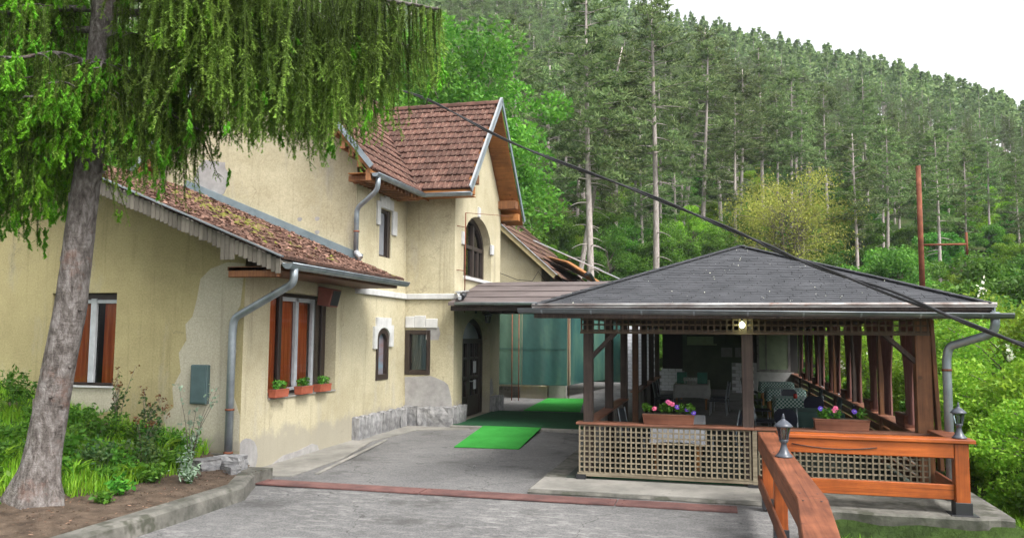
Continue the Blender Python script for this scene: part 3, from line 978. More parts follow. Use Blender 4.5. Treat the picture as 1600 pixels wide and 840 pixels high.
# annex end window, partly behind the spruce trunk
wmb = MB(); wmb.box(-10.75, -10.70, 11.22, 11.28, 1.3, 2.81); wmb.box(-9.53, -9.48, 11.22, 11.28, 1.3, 2.81); wmb.box(-10.7, -9.53, 11.22, 11.28, 2.70, 2.81); wmb.box(-10.7, -9.53, 11.22, 11.28, 1.3, 1.34)
win = wmb.build('window', FRAME_DK, house)
win_bars(win, [(-10.06, -9.95, 11.19, 11.25, 1.34, 2.72), (-9.95, -9.53, 11.2, 11.25, 2.64, 2.70), (-10.7, -10.06, 11.2, 11.25, 2.64, 2.70)], FRAME_WH)
mb = MB(); mb.face([(-10.7, 11.24, 1.34), (-9.53, 11.24, 1.34), (-9.53, 11.24, 2.7), (-10.7, 11.24, 2.7)]); mb.build('pane', GLASS, win)
sheet_wave((-9.84, 11.29, 2.75), (1, 0, 0), 0.36, 1.45, 0.03, 4, CURT_OR, 'curtain', win, seed=4)
sheet_wave((-10.7, 11.29, 2.75), (1, 0, 0), 0.56, 1.45, 0.03, 6, CURT_OR, 'curtain', win, seed=5)
mb = MB(); mb.box(-10.77, -9.46, 11.06, 11.22, 1.27, 1.30); mb.build('window_sill', WHITE_ST, house)

# arched small window in the side wall
mb = MB(); mb.prism([(-7.28, a, z) for a, z in hole_arch_small()], (0.04, 0, 0))
win = mb.build('window', FRAME_DK, house)
def ring(outer, inner, x, d, mat, win, name='frame'):
    mb = MB(); n = len(outer)
    rows = [[(x, a, z) for a, z in outer + outer[:1]], [(x + d, a, z) for a, z in outer + outer[:1]], [(x + d, a, z) for a, z in inner + inner[:1]], [(x, a, z) for a, z in inner + inner[:1]]]
    mb.grid(rows, smooth=False)
    return mb.build(name, mat, win)
ring(arch(16.17, 16.84, 1.18, 2.08, 2.30), arch(16.29, 16.73, 1.30, 2.02, 2.2), -7.24, 0.11, FRAME_DK, win)
mb = MB(); mb.prism([(-7.22, a, z) for a, z in arch(16.28, 16.74, 1.29, 2.02, 2.2)], (0.008, 0, 0))
mb.build('pane', m_var('painted glass', (0.20, 0.09, 0.08), (0.13, 0.24, 0.30), 1.2, 0.25, 0, 40, sc3=(0.3, 0.3, 1.6)), win)

# upper small window
wmb = MB(); wmb.box(-7.3, -7.27, 16.22, 16.88, 3.88, 4.95)
win = wmb.build('window', FRAME_DK, house)
win_bars(win, [(-7.27, -7.20, 16.22, 16.28, 3.88, 4.95), (-7.27, -7.17, 16.74, 16.88, 3.88, 4.95), (-7.27, -7.2, 16.28, 16.74, 4.88, 4.95), (-7.27, -7.2, 16.28, 16.74, 3.88, 3.93)], FRAME_DK)
mb = MB(); mb.box(-7.27, -7.262, 16.28, 16.74, 3.93, 4.88); mb.build('pane', m_var('grey dusty glass', (0.20, 0.21, 0.23), (0.30, 0.31, 0.33), 2, 0.2, 0, 40), win)

# wing front window
wmb = MB(); wmb.box(-7.13, -6.50, 17.92, 17.95, 1.24, 2.28)
win = wmb.build('window', FRAME_DK, house)
win_bars(win, [(-7.13, -7.02, 17.80, 17.92, 1.24, 2.28), (-6.59, -6.50, 17.80, 17.92, 1.24, 2.28), (-7.02, -6.59, 17.80, 17.92, 2.18, 2.28), (-7.02, -6.59, 17.80, 17.92, 1.24, 1.34)], FRAME_DK)
mb = MB(); mb.face([(-7.02, 17.885, 1.34), (-6.59, 17.885, 1.34), (-6.59, 17.885, 2.18), (-7.02, 17.885, 2.18)]); mb.build('pane', GLASS_D, win)
sheet_wave((-6.98, 17.91, 2.17), (1, 0, 0), 0.36, 0.82, 0.006, 5, CURT_GY, 'curtain', win, seed=8)

# big arched window over the canopy, set deep
ho = arch(18.5, 20.95, 3.58, 4.4, 5.2, 16)
hi = arch(18.62, 20.83, 3.70, 4.4, 5.08, 16)
mb = MB(); mb.prism([(-6.42, a, z) for a, z in ho], (0.03, 0, 0))
win = big_win = mb.build('window', DARK_IN, house)
ring(ho, hi, -6.37, 0.1, FRAME_DK, win)
win_bars(win, [(-6.36, -6.28, 19.28, 19.36, 3.7, 4.9), (-6.36, -6.27, 19.94, 20.06, 3.7, 5.02), (-6.36, -6.28, 20.42, 20.50, 3.7, 4.42), (-6.36, -6.28, 18.62, 20.83, 4.38, 4.48)], FRAME_DK)
mb = MB(); mb.prism([(-6.345, a, z) for a, z in hi], (0.006, 0, 0)); mb.build('pane', GLASS_D, win)
sheet_wave((-6.375, 18.66, 4.36), (0, 1, 0), 2.1, 0.66, 0.01, 12, CURT_GY, 'curtain', win, seed=9)
mb = MB(); mb.box(-6.3, -5.86, 18.5, 21.0, 3.52, 3.60); mb.build('window_sill', WHITE_ST, house, bevel=0.01)

# entrance: double door with arched fanlight
mb = MB(); mb.box(-6.37, -6.34, 18.5, 20.9, 0.13, 0.16)
door = mb.build('door', FRAME_DK, house)
ho = arch(18.5, 20.9, 0.14, 2.0, 2.62, 16); hi = arch(18.62, 20.78, 0.14, 2.0, 2.5, 16)
ring(ho, hi, -6.38, 0.12, FRAME_DK, door)
win_bars(door, [(-6.36, -6.27, 18.6, 20.8, 1.96, 2.08), (-6.36, -6.27, 19.66, 19.76, 0.14, 1.96), (-6.36, -6.28, 18.62, 18.78, 0.14, 1.96), (-6.36, -6.28, 20.66, 20.78, 0.14, 1.96)], FRAME_DK)
for a, b in ((18.78, 19.66), (19.76, 20.66)):
    win_bars(door, [(-6.35, -6.29, a, b, 0.14, 0.62), (-6.33, -6.28, a, b, 1.05, 1.13), (-6.33, -6.28, a, b, 1.55, 1.61), (-6.33, -6.27, (a + b) / 2 - 0.035, (a + b) / 2 + 0.035, 0.62, 1.96), (-6.33, -6.28, a, a + 0.1, 0.62, 1.96), (-6.33, -6.28, b - 0.1, b, 0.62, 1.96)], FRAME_DK, 'door_rail')
mb = MB(); mb.box(-6.34, -6.332, 18.7, 20.7, 0.6, 1.96); mb.build('pane', GLASS_D, door)
mb = MB(); mb.prism([(-6.345, a, z) for a, z in arch(18.64, 20.76, 2.06, 2.07, 2.5, 14)], (0.006, 0, 0)); mb.build('fanlight', m_var('milky fanlight', (0.22, 0.28, 0.33), (0.34, 0.40, 0.44), 2, 0.2, 0, 40), door)
mb = MB(); mb.box(-6.276, -6.268, 20.1, 20.34, 1.2, 1.5); mb.build('notice_paper', WHITE_CL, door)
mb = MB(); mb.box(-6.276, -6.268, 20.12, 20.34, 0.78, 1.02); mb.build('notice_paper', WHITE_CL, door)
mb = MB(); mb.tube([(-6.27, 19.8, 1.0), (-6.21, 19.8, 1.0), (-6.21, 19.92, 1.0)], 0.014, 8); mb.build('handle', GALV_L, door)
mb = MB(); mb.box(-6.9, -6.45, 18.4, 21.0, 0.1, 2.6); mb.build('hall_wall', DARK_IN, house)
big_win.location.x += 0.13; door.location.x += 0.13

# --- meter box
mb = MB(); mb.box(-7.99, -7.69, 11.02, 11.12, 1.06, 1.67)
BOXG = m_plain('dark green blue box paint', (0.055, 0.095, 0.098), 0.5)
bx_ = mb.build('meter_box', BOXG, house, bevel=0.01)
mb = MB(); mb.box(-7.965, -7.715, 11.008, 11.022, 1.085, 1.645); mb.build('box_door', BOXG, bx_, bevel=0.005)

# --- tiled roofs
def tile_mesh(w, l, rise=0.022, th=0.02, lip=0.02, m=TILE):
    pr = [(-0.5, 0.35), (-0.36, 1.0), (-0.2, 0.25), (0.0, 0.15), (0.12, 0.75), (0.26, 0.2), (0.5, 0.05)]
    mb = MB()
    top = [[(a * w, 0, h * rise + lip + th) for a, h in pr], [(a * w, l, h * rise + th * 0.3) for a, h in pr]]
    mb.grid([top[0], top[1]], smooth=False)
    mb.grid([[(a * w, 0, lip * 0.2) for a, h in pr], top[0]], smooth=False)
    mb.face([(w * -0.5, 0, 0), (w * -0.5, 0, top[0][0][2]), (w * -0.5, l, top[1][0][2]), (w * -0.5, l, 0)])
    mb.face([(w * 0.5, 0, 0), (w * 0.5, l, 0), (w * 0.5, l, top[1][-1][2]), (w * 0.5, 0, top[0][-1][2])])
    me = mb.mesh('roof_tile'); me.materials.append(m)
    return me, mb

TW = 0.235
wn = Vector((0, -1.06, 1)).normalized(); wv_ = Vector((0, 1, 1.06)).normalized()
wl_len = math.hypot(2.55, 2.703)
mn = Vector((1.167, 0, 1)).normalized(); mv_ = Vector((-1, 0, 1.167)).normalized()
ml_len = math.hypot(2.86, 3.34)
ROWS = 14
wst, mst = wl_len / ROWS, ml_len / 15
# roof decks (boards and underside), slightly below the tiles
mb = MB()
Y0, YR = 17.3, 19.85
def mxz(z): return -9.45 + (8.77 - z) / 1.167        # x on the right main slope at height z
for sgn in (1, -1):
    ye = YR - sgn * 2.55
    q = [(mxz(5.5) - 0.35, ye, 5.5), (-5.40, ye, 5.5), (-5.40, YR, 8.2), (mxz(8.2) - 0.2, YR, 8.2)]
    mb.prism([(x, y, z - 0.03) for x, y, z in q], (0, 0, -0.07))
deck = mb.build('wing_roof', WOOD_OR, house)
mb = MB()
mb.prism([(-6.59, 14.55, 5.40), (-6.59, 24.3, 5.40), (-9.45, 24.3, 8.74), (-9.45, 14.55, 8.74)], (0, 0, -0.08))
mb.prism([(-12.31, 14.55, 5.40), (-9.45, 14.55, 8.74), (-9.45, 24.3, 8.74), (-12.31, 24.3, 5.40)], (0, 0, -0.08))
mdeck = mb.build('main_roof', WOOD_OR, house)

tm = [tile_mesh(TW, wst * 1.22)[0] for _ in range(1)] + [tile_mesh(TW * 0.98, wst * 1.2, 0.026)[0]]
tiles = []
for r in range(ROWS):
    o = Vector((0, Y0, 5.5)) + wv_ * (wst * r)
    xv = mxz(o.z + 0.1) - 0.02                        # valley line
    x = -5.40 - TW / 2 - (TW / 2 if r % 2 else 0)
    while x > xv - TW * 0.3:
        tiles.append(('w', r, x, o)); x -= TW
k = 0
for _, r, x, o in tiles:
    p = Vector((x, o.y, o.z)) + wn * rnd.uniform(-0.004, 0.008)
    M = frame_m(p, (1, 0, 0), wn) @ Matrix.Rotation(rnd.gauss(0, 0.022), 4, 'Z') @ Matrix.Rotation(rnd.gauss(0, 0.014), 4, 'X')
    link('roof_tile', rnd.choice(tm), deck, M); k += 1
main_tiles = []
ytop = YR
for r in range(15):
    o = Vector((-6.59, 0, 5.43)) + mv_ * (mst * r)
    # valley position along y where the main slope meets the wing slope
    yv = Y0 + (o.z - 5.5) / 1.06 if o.z < 8.2 else 24.2
    y = 14.58 + TW / 2 + (TW / 2 if r % 2 else 0)
    while y < yv + 0.12 and y < 24.2:
        main_tiles.append((r, y, o)); y += TW
lim = 300 - k
stuff_t = MB()
tpl = tile_mesh(TW, mst * 1.22)[1]
for i, (r, y, o) in enumerate(main_tiles):
    p = Vector((o.x, y, o.z)) + mn * rnd.uniform(-0.004, 0.008)
    M = frame_m(p, (0, 1, 0), mn) @ Matrix.Rotation(rnd.gauss(0, 0.02), 4, 'Z')
    if i < lim:
        link('roof_tile', rnd.choice(tm), mdeck, M)
    else:
        b = len(stuff_t.v)
        stuff_t.v += [tuple(M @ Vector(v)) for v in tpl.v]
        stuff_t.f += [tuple(b + q for q in f) for f in tpl.f]; stuff_t.sm += tpl.sm
# hidden back slopes in plain courses
for r in range(14):
    z0 = 5.5 + 2.7 * r / 14
    stuff_t.bar((mxz(z0), 22.4 - 2.55 * r / 14 - 0.1, z0 + 0.06), (-5.4, 22.4 - 2.55 * r / 14 - 0.1, z0 + 0.06), 0.28, 0.03, up=(0, 1.06, 1))
    stuff_t.bar((-12.31 + 2.86 * r / 14 + 0.1, 14.55, 5.44 + 3.34 * r / 14 + 0.06), (-12.31 + 2.86 * r / 14 + 0.1, 24.3, 5.44 + 3.34 * r / 14 + 0.06), 0.3, 0.03, up=(-1.167, 0, 1))
stuff_t.build('roof_tile', TILE_OLD, mdeck, kind='stuff')
# ridge tiles
def ridge_tiles(a, b, n, parent):
    a, b = Vector(a), Vector(b)
    for i in range(n):
        p, q = a.lerp(b, i / n), a.lerp(b, (i + 1.12) / n)
        mb = MB(); mb.tube([p, q], [0.115, 0.10], 7, caps=False, arc=(-0.15, PI + 0.15))
        mb.grid([list(reversed(mb.v[:7])), list(reversed([tuple(Vector(v) - Vector((0, 0, 0.02))) for v in mb.v[:7]]))], smooth=False)
        mb.build('ridge_tile', TILE, parent)
ridge_tiles((-5.4, YR, 8.2), (-9.0, YR, 8.2), 10, deck)
ridge_tiles((-9.45, 14.55, 8.76), (-9.45, 24, 8.76), 22, mdeck)
# valley sheet
mb = MB()
a, b = Vector((mxz(5.5), Y0, 5.5)), Vector((mxz(8.2), YR, 8.2))
mb.bar(a + Vector((0, 0, 0.01)), b + Vector((0, 0, 0.01)), 0.16, 0.012, up=wn + mn)
mb.build('valley_sheet', TILE_OLD, mdeck)
# verge flashing, barge boards and rafter ends on the wing gable
for sgn in (-1, 1):
    a, b = Vector((-5.36, YR + sgn * 2.62, 8.2 - 1.06 * 2.62)), Vector((-5.36, YR, 8.24))
    mb = MB(); mb.bar(a + Vector((0, 0, 0.04)), b + Vector((0, 0, 0.04)), 0.03, 0.14, up=(0, -sgn * 1.06 * -1, 1)); mb.build('verge_board', GALV if sgn < 0 else FLASH, deck)
    mb = MB(); mb.bar(a + Vector((-0.02, 0, 0.125)), b + Vector((-0.02, 0, 0.125)), 0.07, 0.015, up=(0, sgn, 1)); mb.build('verge_flashing', GALV_L, deck)
    for i in range(9):                                     # boarded soffit of the overhang, board by board
        y0 = YR + sgn * (0.12 + 0.275 * i); y1 = y0 + sgn * 0.262
        z0_, z1_ = 8.2 - 1.06 * abs(y0 - YR) - 0.115, 8.2 - 1.06 * abs(y1 - YR) - 0.115
        mb = MB(); mb.hexa([(-5.92, y0, z0_), (-5.40, y0, z0_), (-5.40, y1, z1_), (-5.92, y1, z1_), (-5.92, y0, z0_ + 0.012), (-5.40, y0, z0_ + 0.012), (-5.40, y1, z1_ + 0.012), (-5.92, y1, z1_ + 0.012)])
        mb.build('soffit_board', WOOD_OR, deck)
    mb = MB(); mb.box(-5.95, -5.42, YR + sgn * 1.92 - 0.13, YR + sgn * 1.92 + 0.13, 5.72, 5.95); mb.build('purlin', WOOD_BR, deck, bevel=0.01)
    mb = MB(); mb.box(-5.95, -5.42, YR + sgn * 2.2 - 0.1, YR + sgn * 2.2 + 0.1, 5.42, 5.62); mb.build('purlin', WOOD_OR, deck, bevel=0.01)
# verge of the main gable: boards, rafter ends
for sgn in (-1, 1):
    a, b = Vector((-9.45 + sgn * 2.86, 14.52, 5.43)), Vector((-9.45, 14.52, 8.80))
    mb = MB(); mb.bar(a + Vector((0, 0, 0.06)), b + Vector((0, 0, 0.06)), 0.03, 0.10, up=(sgn, 0, 1)); mb.build('verge_flashing', GALV, mdeck)
    for i in range(15):
        t = (i + 0.5) / 15
        c = a.lerp(b, t)
        mb = MB(); mb.box(c.x - 0.055, c.x + 0.055, 14.56, 14.98 + 0.1, c.z - 0.27 - (0.06 if i % 3 == 0 else 0), c.z - 0.1); mb.build('rafter_end', WOOD_RF, mdeck, bevel=0.006)
for i in range(14):
    y = 14.75 + i * 0.2
    if y < 17.2:
        mb = MB(); mb.box(-7.2, -6.62, y, y + 0.09, 5.25, 5.37); mb.build('rafter_end', WOOD_RF, mdeck, bevel=0.006)
mb = MB(); mb.box(-7.14, -6.62, 14.6, 17.3, 5.375, 5.39); mb.build('soffit_board', WOOD_OR, mdeck)
mb = MB(); mb.box(-7.14, -5.42, 17.33, 17.8, 5.375, 5.39); mb.build('soffit_board', WOOD_OR, deck)

# gutters: half-round shells with bands
def gutter(parent, p0, p1, r=0.075, mat=GALV, bands=6, name='gutter', closed=(True, True)):
    p0, p1 = Vector(p0), Vector(p1)
    mb = MB()
    mb.tube([p0, p1], r, 10, caps=False, arc=(PI, 2 * PI))
    mb.tube([p0, p1], r * 0.93, 10, caps=False, arc=(2 * PI, PI))
    d = (p1 - p0).normalized(); x = d.cross(Vector((0, 0, 1))).normalized()
    for s in (-1, 1):
        mb.tube([p0 + x * r * s, p1 + x * r * s], 0.012, 6)
    for e, c in ((p0, closed[0]), (p1, closed[1])):
        if c: mb.prism([e + x * r * math.cos(a) + Vector((0, 0, r * math.sin(a))) for a in [PI + PI * i / 8 for i in range(9)]], d * 0.006)
    g = mb.build(name, mat, parent)
    for i in range(bands):
        t = (i + 0.5) / bands
        c = p0.lerp(p1, t)
        mb = MB(); mb.tube([c - d * 0.012, c + d * 0.012], r * 1.06, 10, caps=False, arc=(PI, 2 * PI)); mb.build('gutter_bracket', GALV if mat is not PEEL else RUST, g)
    return g

def pipe(parent, pts, r, mat=GALV, name='downpipe', clips=()):
    P = [Vector(p) for p in pts]
    out = [P[0]]
    for i in range(1, len(P) - 1):
        a, b, c = P[i - 1], P[i], P[i + 1]
        k = min(0.12, (b - a).length * 0.4, (c - b).length * 0.4)
        s, e = b + (a - b).normalized() * k, b + (c - b).normalized() * k
        for t in (0, 0.33, 0.66, 1.0):
            out.append(s.lerp(b, t).lerp(b.lerp(e, t), t))
    out.append(P[-1])
    mb = MB(); mb.tube(out, r, 12)
    g = mb.build(name, mat, parent)
    for c in clips:
        c = Vector(c)
        mb = MB(); mb.tube([c - Vector((0, 0, 0.015)), c + Vector((0, 0, 0.015))], r * 1.18, 12); mb.build('pipe_clip', RUST, g)
    return g

gutter(house, (-6.53, 14.55, 5.36), (-6.53, 17.24, 5.40), bands=7)
gutter(house, (-6.50, 17.24, 5.40), (-5.36, 17.24, 5.40), bands=4)
pipe(house, [(-6.53, 14.72, 5.32), (-6.55, 14.74, 5.05), (-7.08, 14.92, 4.72), (-7.08, 14.93, 3.82)], 0.052, clips=[(-7.08, 14.93, 4.25)])
mb = MB(); mb.tube([(-7.08, 14.93, 3.84), (-6.96, 14.9, 3.70)], [0.055, 0.06], 10); mb.build('downpipe', GALV_L, house)

# --- annex roof
an_n = Vector((SLA, 0, 1)).normalized(); an_v = Vector((-1, 0, SLA)).normalized()
mb = MB()
mb.prism([(-6.22, 10.6, 3.24), (-6.22, 15.25, 3.24), (-7.15, 15.25, an_z(-7.15) - 0.02), (-7.15, 15.02, an_z(-7.15) - 0.02), (-11.3, 15.02, 5.29), (-11.3, 10.6, 5.29)], (0, 0, -0.06))
mb.prism([(-11.3, 10.6, 5.29), (-11.3, 15.02, 5.29), (-16.2, 15.02, an_z(-16.2) - 0.02), (-16.2, 10.6, an_z(-16.2) - 0.02)], (0, 0, -0.06))
adeck = mb.build('annex_roof', WOOD_GR, house)
st = MB()
tpl = tile_mesh(0.235, 0.40, 0.026, 0.022, 0.022)[1]
rows_a = int(math.hypot(5.08, 2.05) / 0.33)
for r in range(rows_a + 1):
    o = Vector((-6.20, 0, 3.25)) + an_v * (0.33 * r)
    y = 10.66 + (0.117 if r % 2 else 0)
    while y < (15.2 if o.x > -7.1 else 14.9):
        M = frame_m(Vector((o.x, y + 0.1, o.z)) + an_n * rnd.uniform(-0.004, 0.014), (0, 1, 0), an_n) @ Matrix.Rotation(rnd.gauss(0, 0.04), 4, 'Z') @ Matrix.Rotation(rnd.gauss(0, 0.03), 4, 'X')
        b = len(st.v)
        st.v += [tuple(M @ Vector(v)) for v in tpl.v]; st.f += [tuple(b + q for q in f) for f in tpl.f]; st.sm += tpl.sm
        y += 0.235
st.build('roof_tile', TILE_OLD, adeck, kind='stuff')
mb = MB(); mb.bar((-6.2, 10.585, 3.30), (-11.3, 10.585, 5.36), 0.09, 0.02, up=(SLA, 0, 1)); mb.build('verge_flashing', GALV, adeck)
mb = MB(); mb.bar((-11.3, 10.585, 5.36), (-16.2, 10.585, an_z(-16.2) + 0.05), 0.09, 0.02, up=(-SLA, 0, 1)); mb.build('verge_flashing', GALV, adeck)
# slatted bargeboard, each slat of its own
slats = []
for i in range(5):
    mb = MB(); h = 0.225 + 0.005 * (i - 2); mb.box(-0.036, 0.036, -0.011, 0.011, -h, 0.0)
    me = mb.mesh('fascia_slat'); me.materials.append(WOOD_GR); slats.append(me)
x = -6.26
while x > -11.25:
    M = Matrix.Translation((x, 10.59 + rnd.uniform(-0.006, 0.006), an_z(x) - 0.005)) @ Matrix.Rotation(rnd.gauss(0, 0.01), 4, 'Y')
    link('fascia_slat', rnd.choice(slats), adeck, M); x -= 0.078
x = -11.35
while x > -13.2:
    M = Matrix.Translation((x, 10.59, an_z(x) - 0.005)); link('fascia_slat', rnd.choice(slats), adeck, M); x -= 0.078
for i in range(3):
    M = Matrix.Translation((-7.02 - 0.078 * i, 10.555, an_z(-7.1) - 0.12)); link('fascia_slat', slats[4], adeck, M)
mb = MB(); mb.box(-7.13, -6.28, 10.62, 15.2, 3.10, 3.16); mb.build('soffit_board', WOOD_BR, adeck)
mb = MB(); mb.box(-7.12, -6.3, 10.62, 10.74, 3.0, 3.16); mb.build('purlin', WOOD_BR, adeck, bevel=0.01)
mb = MB(); mb.bar((-7.0, 14.985, an_z(-7.0) + 0.10), (-11.2, 14.985, an_z(-11.2) + 0.10), 0.07, 0.24, up=(0, 0, 1)); mb.build('roof_flashing', FLASH, adeck)
gutter(house, (-6.13, 10.62, 3.20), (-6.13, 15.3, 3.22), r=0.085, bands=8)
pipe(house, [(-6.13, 10.82, 3.15), (-6.14, 10.84, 2.92), (-7.22, 10.98, 2.40), (-7.25, 10.99, 2.2), (-7.25, 10.99, 0.16)], 0.06, clips=[(-7.25, 10.99, 1.0), (-7.25, 10.99, 0.35)])
# copper-brown aerial pipe on the wing corner
pipe(house, [(-5.82, 18.28, 5.1), (-5.82, 18.28, 2.7)], 0.014, RUST, 'stay_pipe')
mb = MB(); mb.tube([(-5.82, 18.28, 5.1), (-5.55, 22.4, 5.6)], 0.008, 6)
for z_ in (4.75, 3.7):
    m2 = MB(); m2.tube([(-5.82, 18.28, z_), (-5.94, 17.95, z_)], 0.01, 6); m2.build('stay_bracket', RUST, house)
mb.build('stay_wire', RUST, house)

# leaf litter and moss on the annex roof
def litter(n, rng):
    V, F = [], []
    for i in range(n):
        x = rng.uniform(-11.2, -6.3); y = rng.uniform(10.68, 14.9)
        if rng.random() < 0.25: y = 14.9 - abs(rng.gauss(0, 0.25))
        c = Vector((x, y, an_z(x))) + an_n * rng.uniform(0.045, 0.075)
        a = rng.uniform(0, 2 * PI); s = rng.uniform(0.025, 0.065)
        u = Vector((math.cos(a), math.sin(a), -SLA * math.cos(a) + rng.gauss(0, 0.3))) * s
        v = Vector((-math.sin(a), math.cos(a), SLA * math.sin(a) + rng.gauss(0, 0.3))) * s * 0.5
        b = len(V); V += [c - u, c + v, c + u, c - v]; F.append((b, b + 1, b + 2, b + 3))
    return V, F
V, F = litter(5200, random.Random(3))
o = link('fallen_leaves', np_mesh('fallen_leaves', [tuple(v) for v in V], F, [LITTER]), kind='stuff')
tag(o, 'brown dry leaf litter scattered over the low annex roof', 'leaves')
MOSS = m_var('yellow green moss', (0.085, 0.09, 0.012), (0.18, 0.175, 0.03), 20, 0.95, 1.0, 60)
V, F = [], []
rg = random.Random(11)
for i in range(110):
    x = rg.gauss(-8.9, 0.8); y = rg.gauss(13.2, 0.55) - (x + 8.9) * 0.3
    if not (-11 < x < -6.5 and 10.8 < y < 14.9): continue
    c = Vector((x, y, an_z(x) + 0.05)); s = rg.uniform(0.04, 0.13); b = len(V)
    V.append(tuple(c + an_n * 0.035))
    for j in range(8):
        a = 2 * PI * j / 8; q = s * rg.uniform(0.7, 1.2)
        V.append(tuple(c + Vector((math.cos(a) * q, math.sin(a) * q, -SLA * math.cos(a) * q))))
    for j in range(8): F.append((b, b + 1 + j, b + 1 + (j + 1) % 8))
o = link('moss', np_mesh('moss', V, F, [MOSS], smooth=True), kind='stuff')
tag(o, 'yellow green moss cushions growing on the annex roof', 'moss')
# @@PART3@@
# ================================================================== leaf helpers
def leaf_quads(rng, C, size, up=0.35, aspect=0.55, jit=0.35):
    """C (N,3) leaf centres -> rhombic leaves folded slightly along the midrib"""
    N = len(C)
    d = rng.normal(size=(N, 3)); d[:, 2] += up * 1.5
    n = d / np.linalg.norm(d, axis=1, keepdims=True)
    a = rng.normal(size=(N, 3)); u = np.cross(n, a); u /= np.linalg.norm(u, axis=1, keepdims=True) + 1e-9
    v = np.cross(n, u)
    s = size * (1 + rng.uniform(-jit, jit, size=(N, 1)))
    V = np.stack([C - u * s, C + v * s * aspect, C + u * s, C - v * s * aspect], 1).reshape(-1, 3)
    F = np.arange(N * 4).reshape(N, 4)
    return V, F


def ball_pts(rng, n, c, r, shell=0.45):
    d = rng.normal(size=(n, 3)); d /= np.linalg.norm(d, axis=1, keepdims=True)
    q = (shell + (1 - shell) * rng.random((n, 1)) ** 0.5)
    return np.asarray(c) + d * q * np.asarray(r)


def join_np(parts):
    V, F, o = [], [], 0
    for v, f in parts:
        V.append(v); F.append(f + o); o += len(v)
    return np.concatenate(V), np.concatenate(F)


nrng = np.random.default_rng(5)

# ================================================================== TERRACE PAVILION
pav = thing('terrace_pavilion', 'open timber dining pavilion with dark shingled hip roof and lattice rails', 'pavilion', (0.4, 12.1, 0.06))
PX0, PX1, PY, PB = -1.95, 2.78, 12.1, 31.0
LY = [12.1 + 2.4 * k for k in range(7)]
RY = [12.1 + 2.75 * k for k in range(7)]
def post(x, y, z1, m=WOOD_DK, w=0.135, z0=0.07):
    mb = MB(); mb.box(x - w / 2, x + w / 2, y - w / 2, y + w / 2, z0, z1)
    return mb.build('post', m, pav, bevel=0.008)
for k, y in enumerate(LY):
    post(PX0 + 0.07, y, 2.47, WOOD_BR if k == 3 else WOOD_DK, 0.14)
post(0.42, 12.1, 2.47, WOOD_DK, 0.155)
for k, y in enumerate(RY):
    post(PX1 - 0.06, y, 2.47, WOOD_BR if k in (0, 1, 3) else WOOD_DK, 0.15 if k else 0.2)
# outer leaning brace board beside the right corner post
mb = MB(); mb.bar((2.90, 12.06, 0.4), (2.83, 12.06, 2.45), 0.05, 0.16, up=(0, 1, 0)); mb.build('corner_board', WOOD_BR, pav, bevel=0.005)
# beams
for name, a in (('beam', (PX0 - 0.05, PX1 + 0.08, 12.03, 12.17, 2.44, 2.56)), ('beam', (PX0, PX0 + 0.14, 12.17, PB, 2.44, 2.56)), ('beam', (PX1 - 0.13, PX1 + 0.02, 12.17, PB, 2.44, 2.56))):
    mb = MB(); mb.box(*a); mb.build(name, WOOD_DK, pav)
for k in range(1, 7):
    mb = MB(); mb.box(PX0 + 0.14, PX1 - 0.13, 12.05 + 2.75 * k, 12.17 + 2.75 * k, 2.46, 2.56); mb.build('tie_beam', WOOD_DK, pav)
# braces
def brace(a, b):
    mb = MB(); mb.bar(a, b, 0.06, 0.13, up=(0, 1, 0)); mb.build('brace', WOOD_DK, pav, bevel=0.005)
brace((PX0 + 0.12, 12.1, 1.85), (PX0 + 0.50, 12.1, 2.24)); brace((PX1 - 0.10, 12.1, 1.80), (PX1 - 0.56, 12.1, 2.24))
# ceiling boards under the roof (one per 0.4 m, dark)
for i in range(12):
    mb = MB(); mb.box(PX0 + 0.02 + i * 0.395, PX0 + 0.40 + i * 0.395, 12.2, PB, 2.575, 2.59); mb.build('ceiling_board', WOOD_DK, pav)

# upper lattice frieze along the front: each slat a part
def slat_mesh(l, w, d, m, name='lattice_slat'):
    mb = MB(); mb.box(0, l, -d / 2, d / 2, -w / 2, w / 2)
    me = mb.mesh(name); me.materials.append(m); return me
fr_h = slat_mesh(PX1 - PX0 + 0.1, 0.024, 0.012, WOOD_DKX)
for z in (2.25, 2.335, 2.41):
    link('lattice_slat', fr_h, pav, Matrix.Translation((PX0 - 0.03, 12.005, z)))
fr_v = slat_mesh(0.22, 0.024, 0.012, WOOD_DKX)
x = PX0 - 0.02
while x < PX1 + 0.05:
    link('lattice_slat', fr_v, pav, Matrix.Translation((x, 11.992, 2.225)) @ Matrix.Rotation(-PI / 2, 4, 'Y')); x += 0.088
mb = MB(); mb.box(PX0 - 0.04, PX1 + 0.06, 11.985, 12.03, 2.20, 2.235); mb.build('frieze_rail', WOOD_DKX, pav)

# front balustrade: lattice slats, cap rail, foot rail
RT = 0.885
def lattice(x0, x1, y, z0, z1, pitch, vis):
    n = int(round((x1 - x0) / pitch)); p = (x1 - x0) / n
    sv = slat_mesh(z1 - z0, 0.022, 0.011, WOOD_LAT)
    for i in range(n + 1):
        M = Matrix.Translation((x0 + p * i + rnd.gauss(0, 0.0015), y - 0.0075, z0)) @ Matrix.Rotation(-PI / 2, 4, 'Y')
        link('lattice_slat', sv, pav, M)
    sh = slat_mesh(x1 - x0, 0.021, 0.011, WOOD_LAT)
    m = int(round((z1 - z0) / pitch))
    for i in range(m + 1):
        link('lattice_slat', sh, pav, Matrix.Translation((x0, y + 0.0045, z0 + (z1 - z0) * i / m)))
lattice(-2.0, 0.44, 12.0, 0.16, 0.84, 0.0765, 1)
lattice(0.56, 2.74, 12.0, 0.16, 0.84, 0.0765, 1)
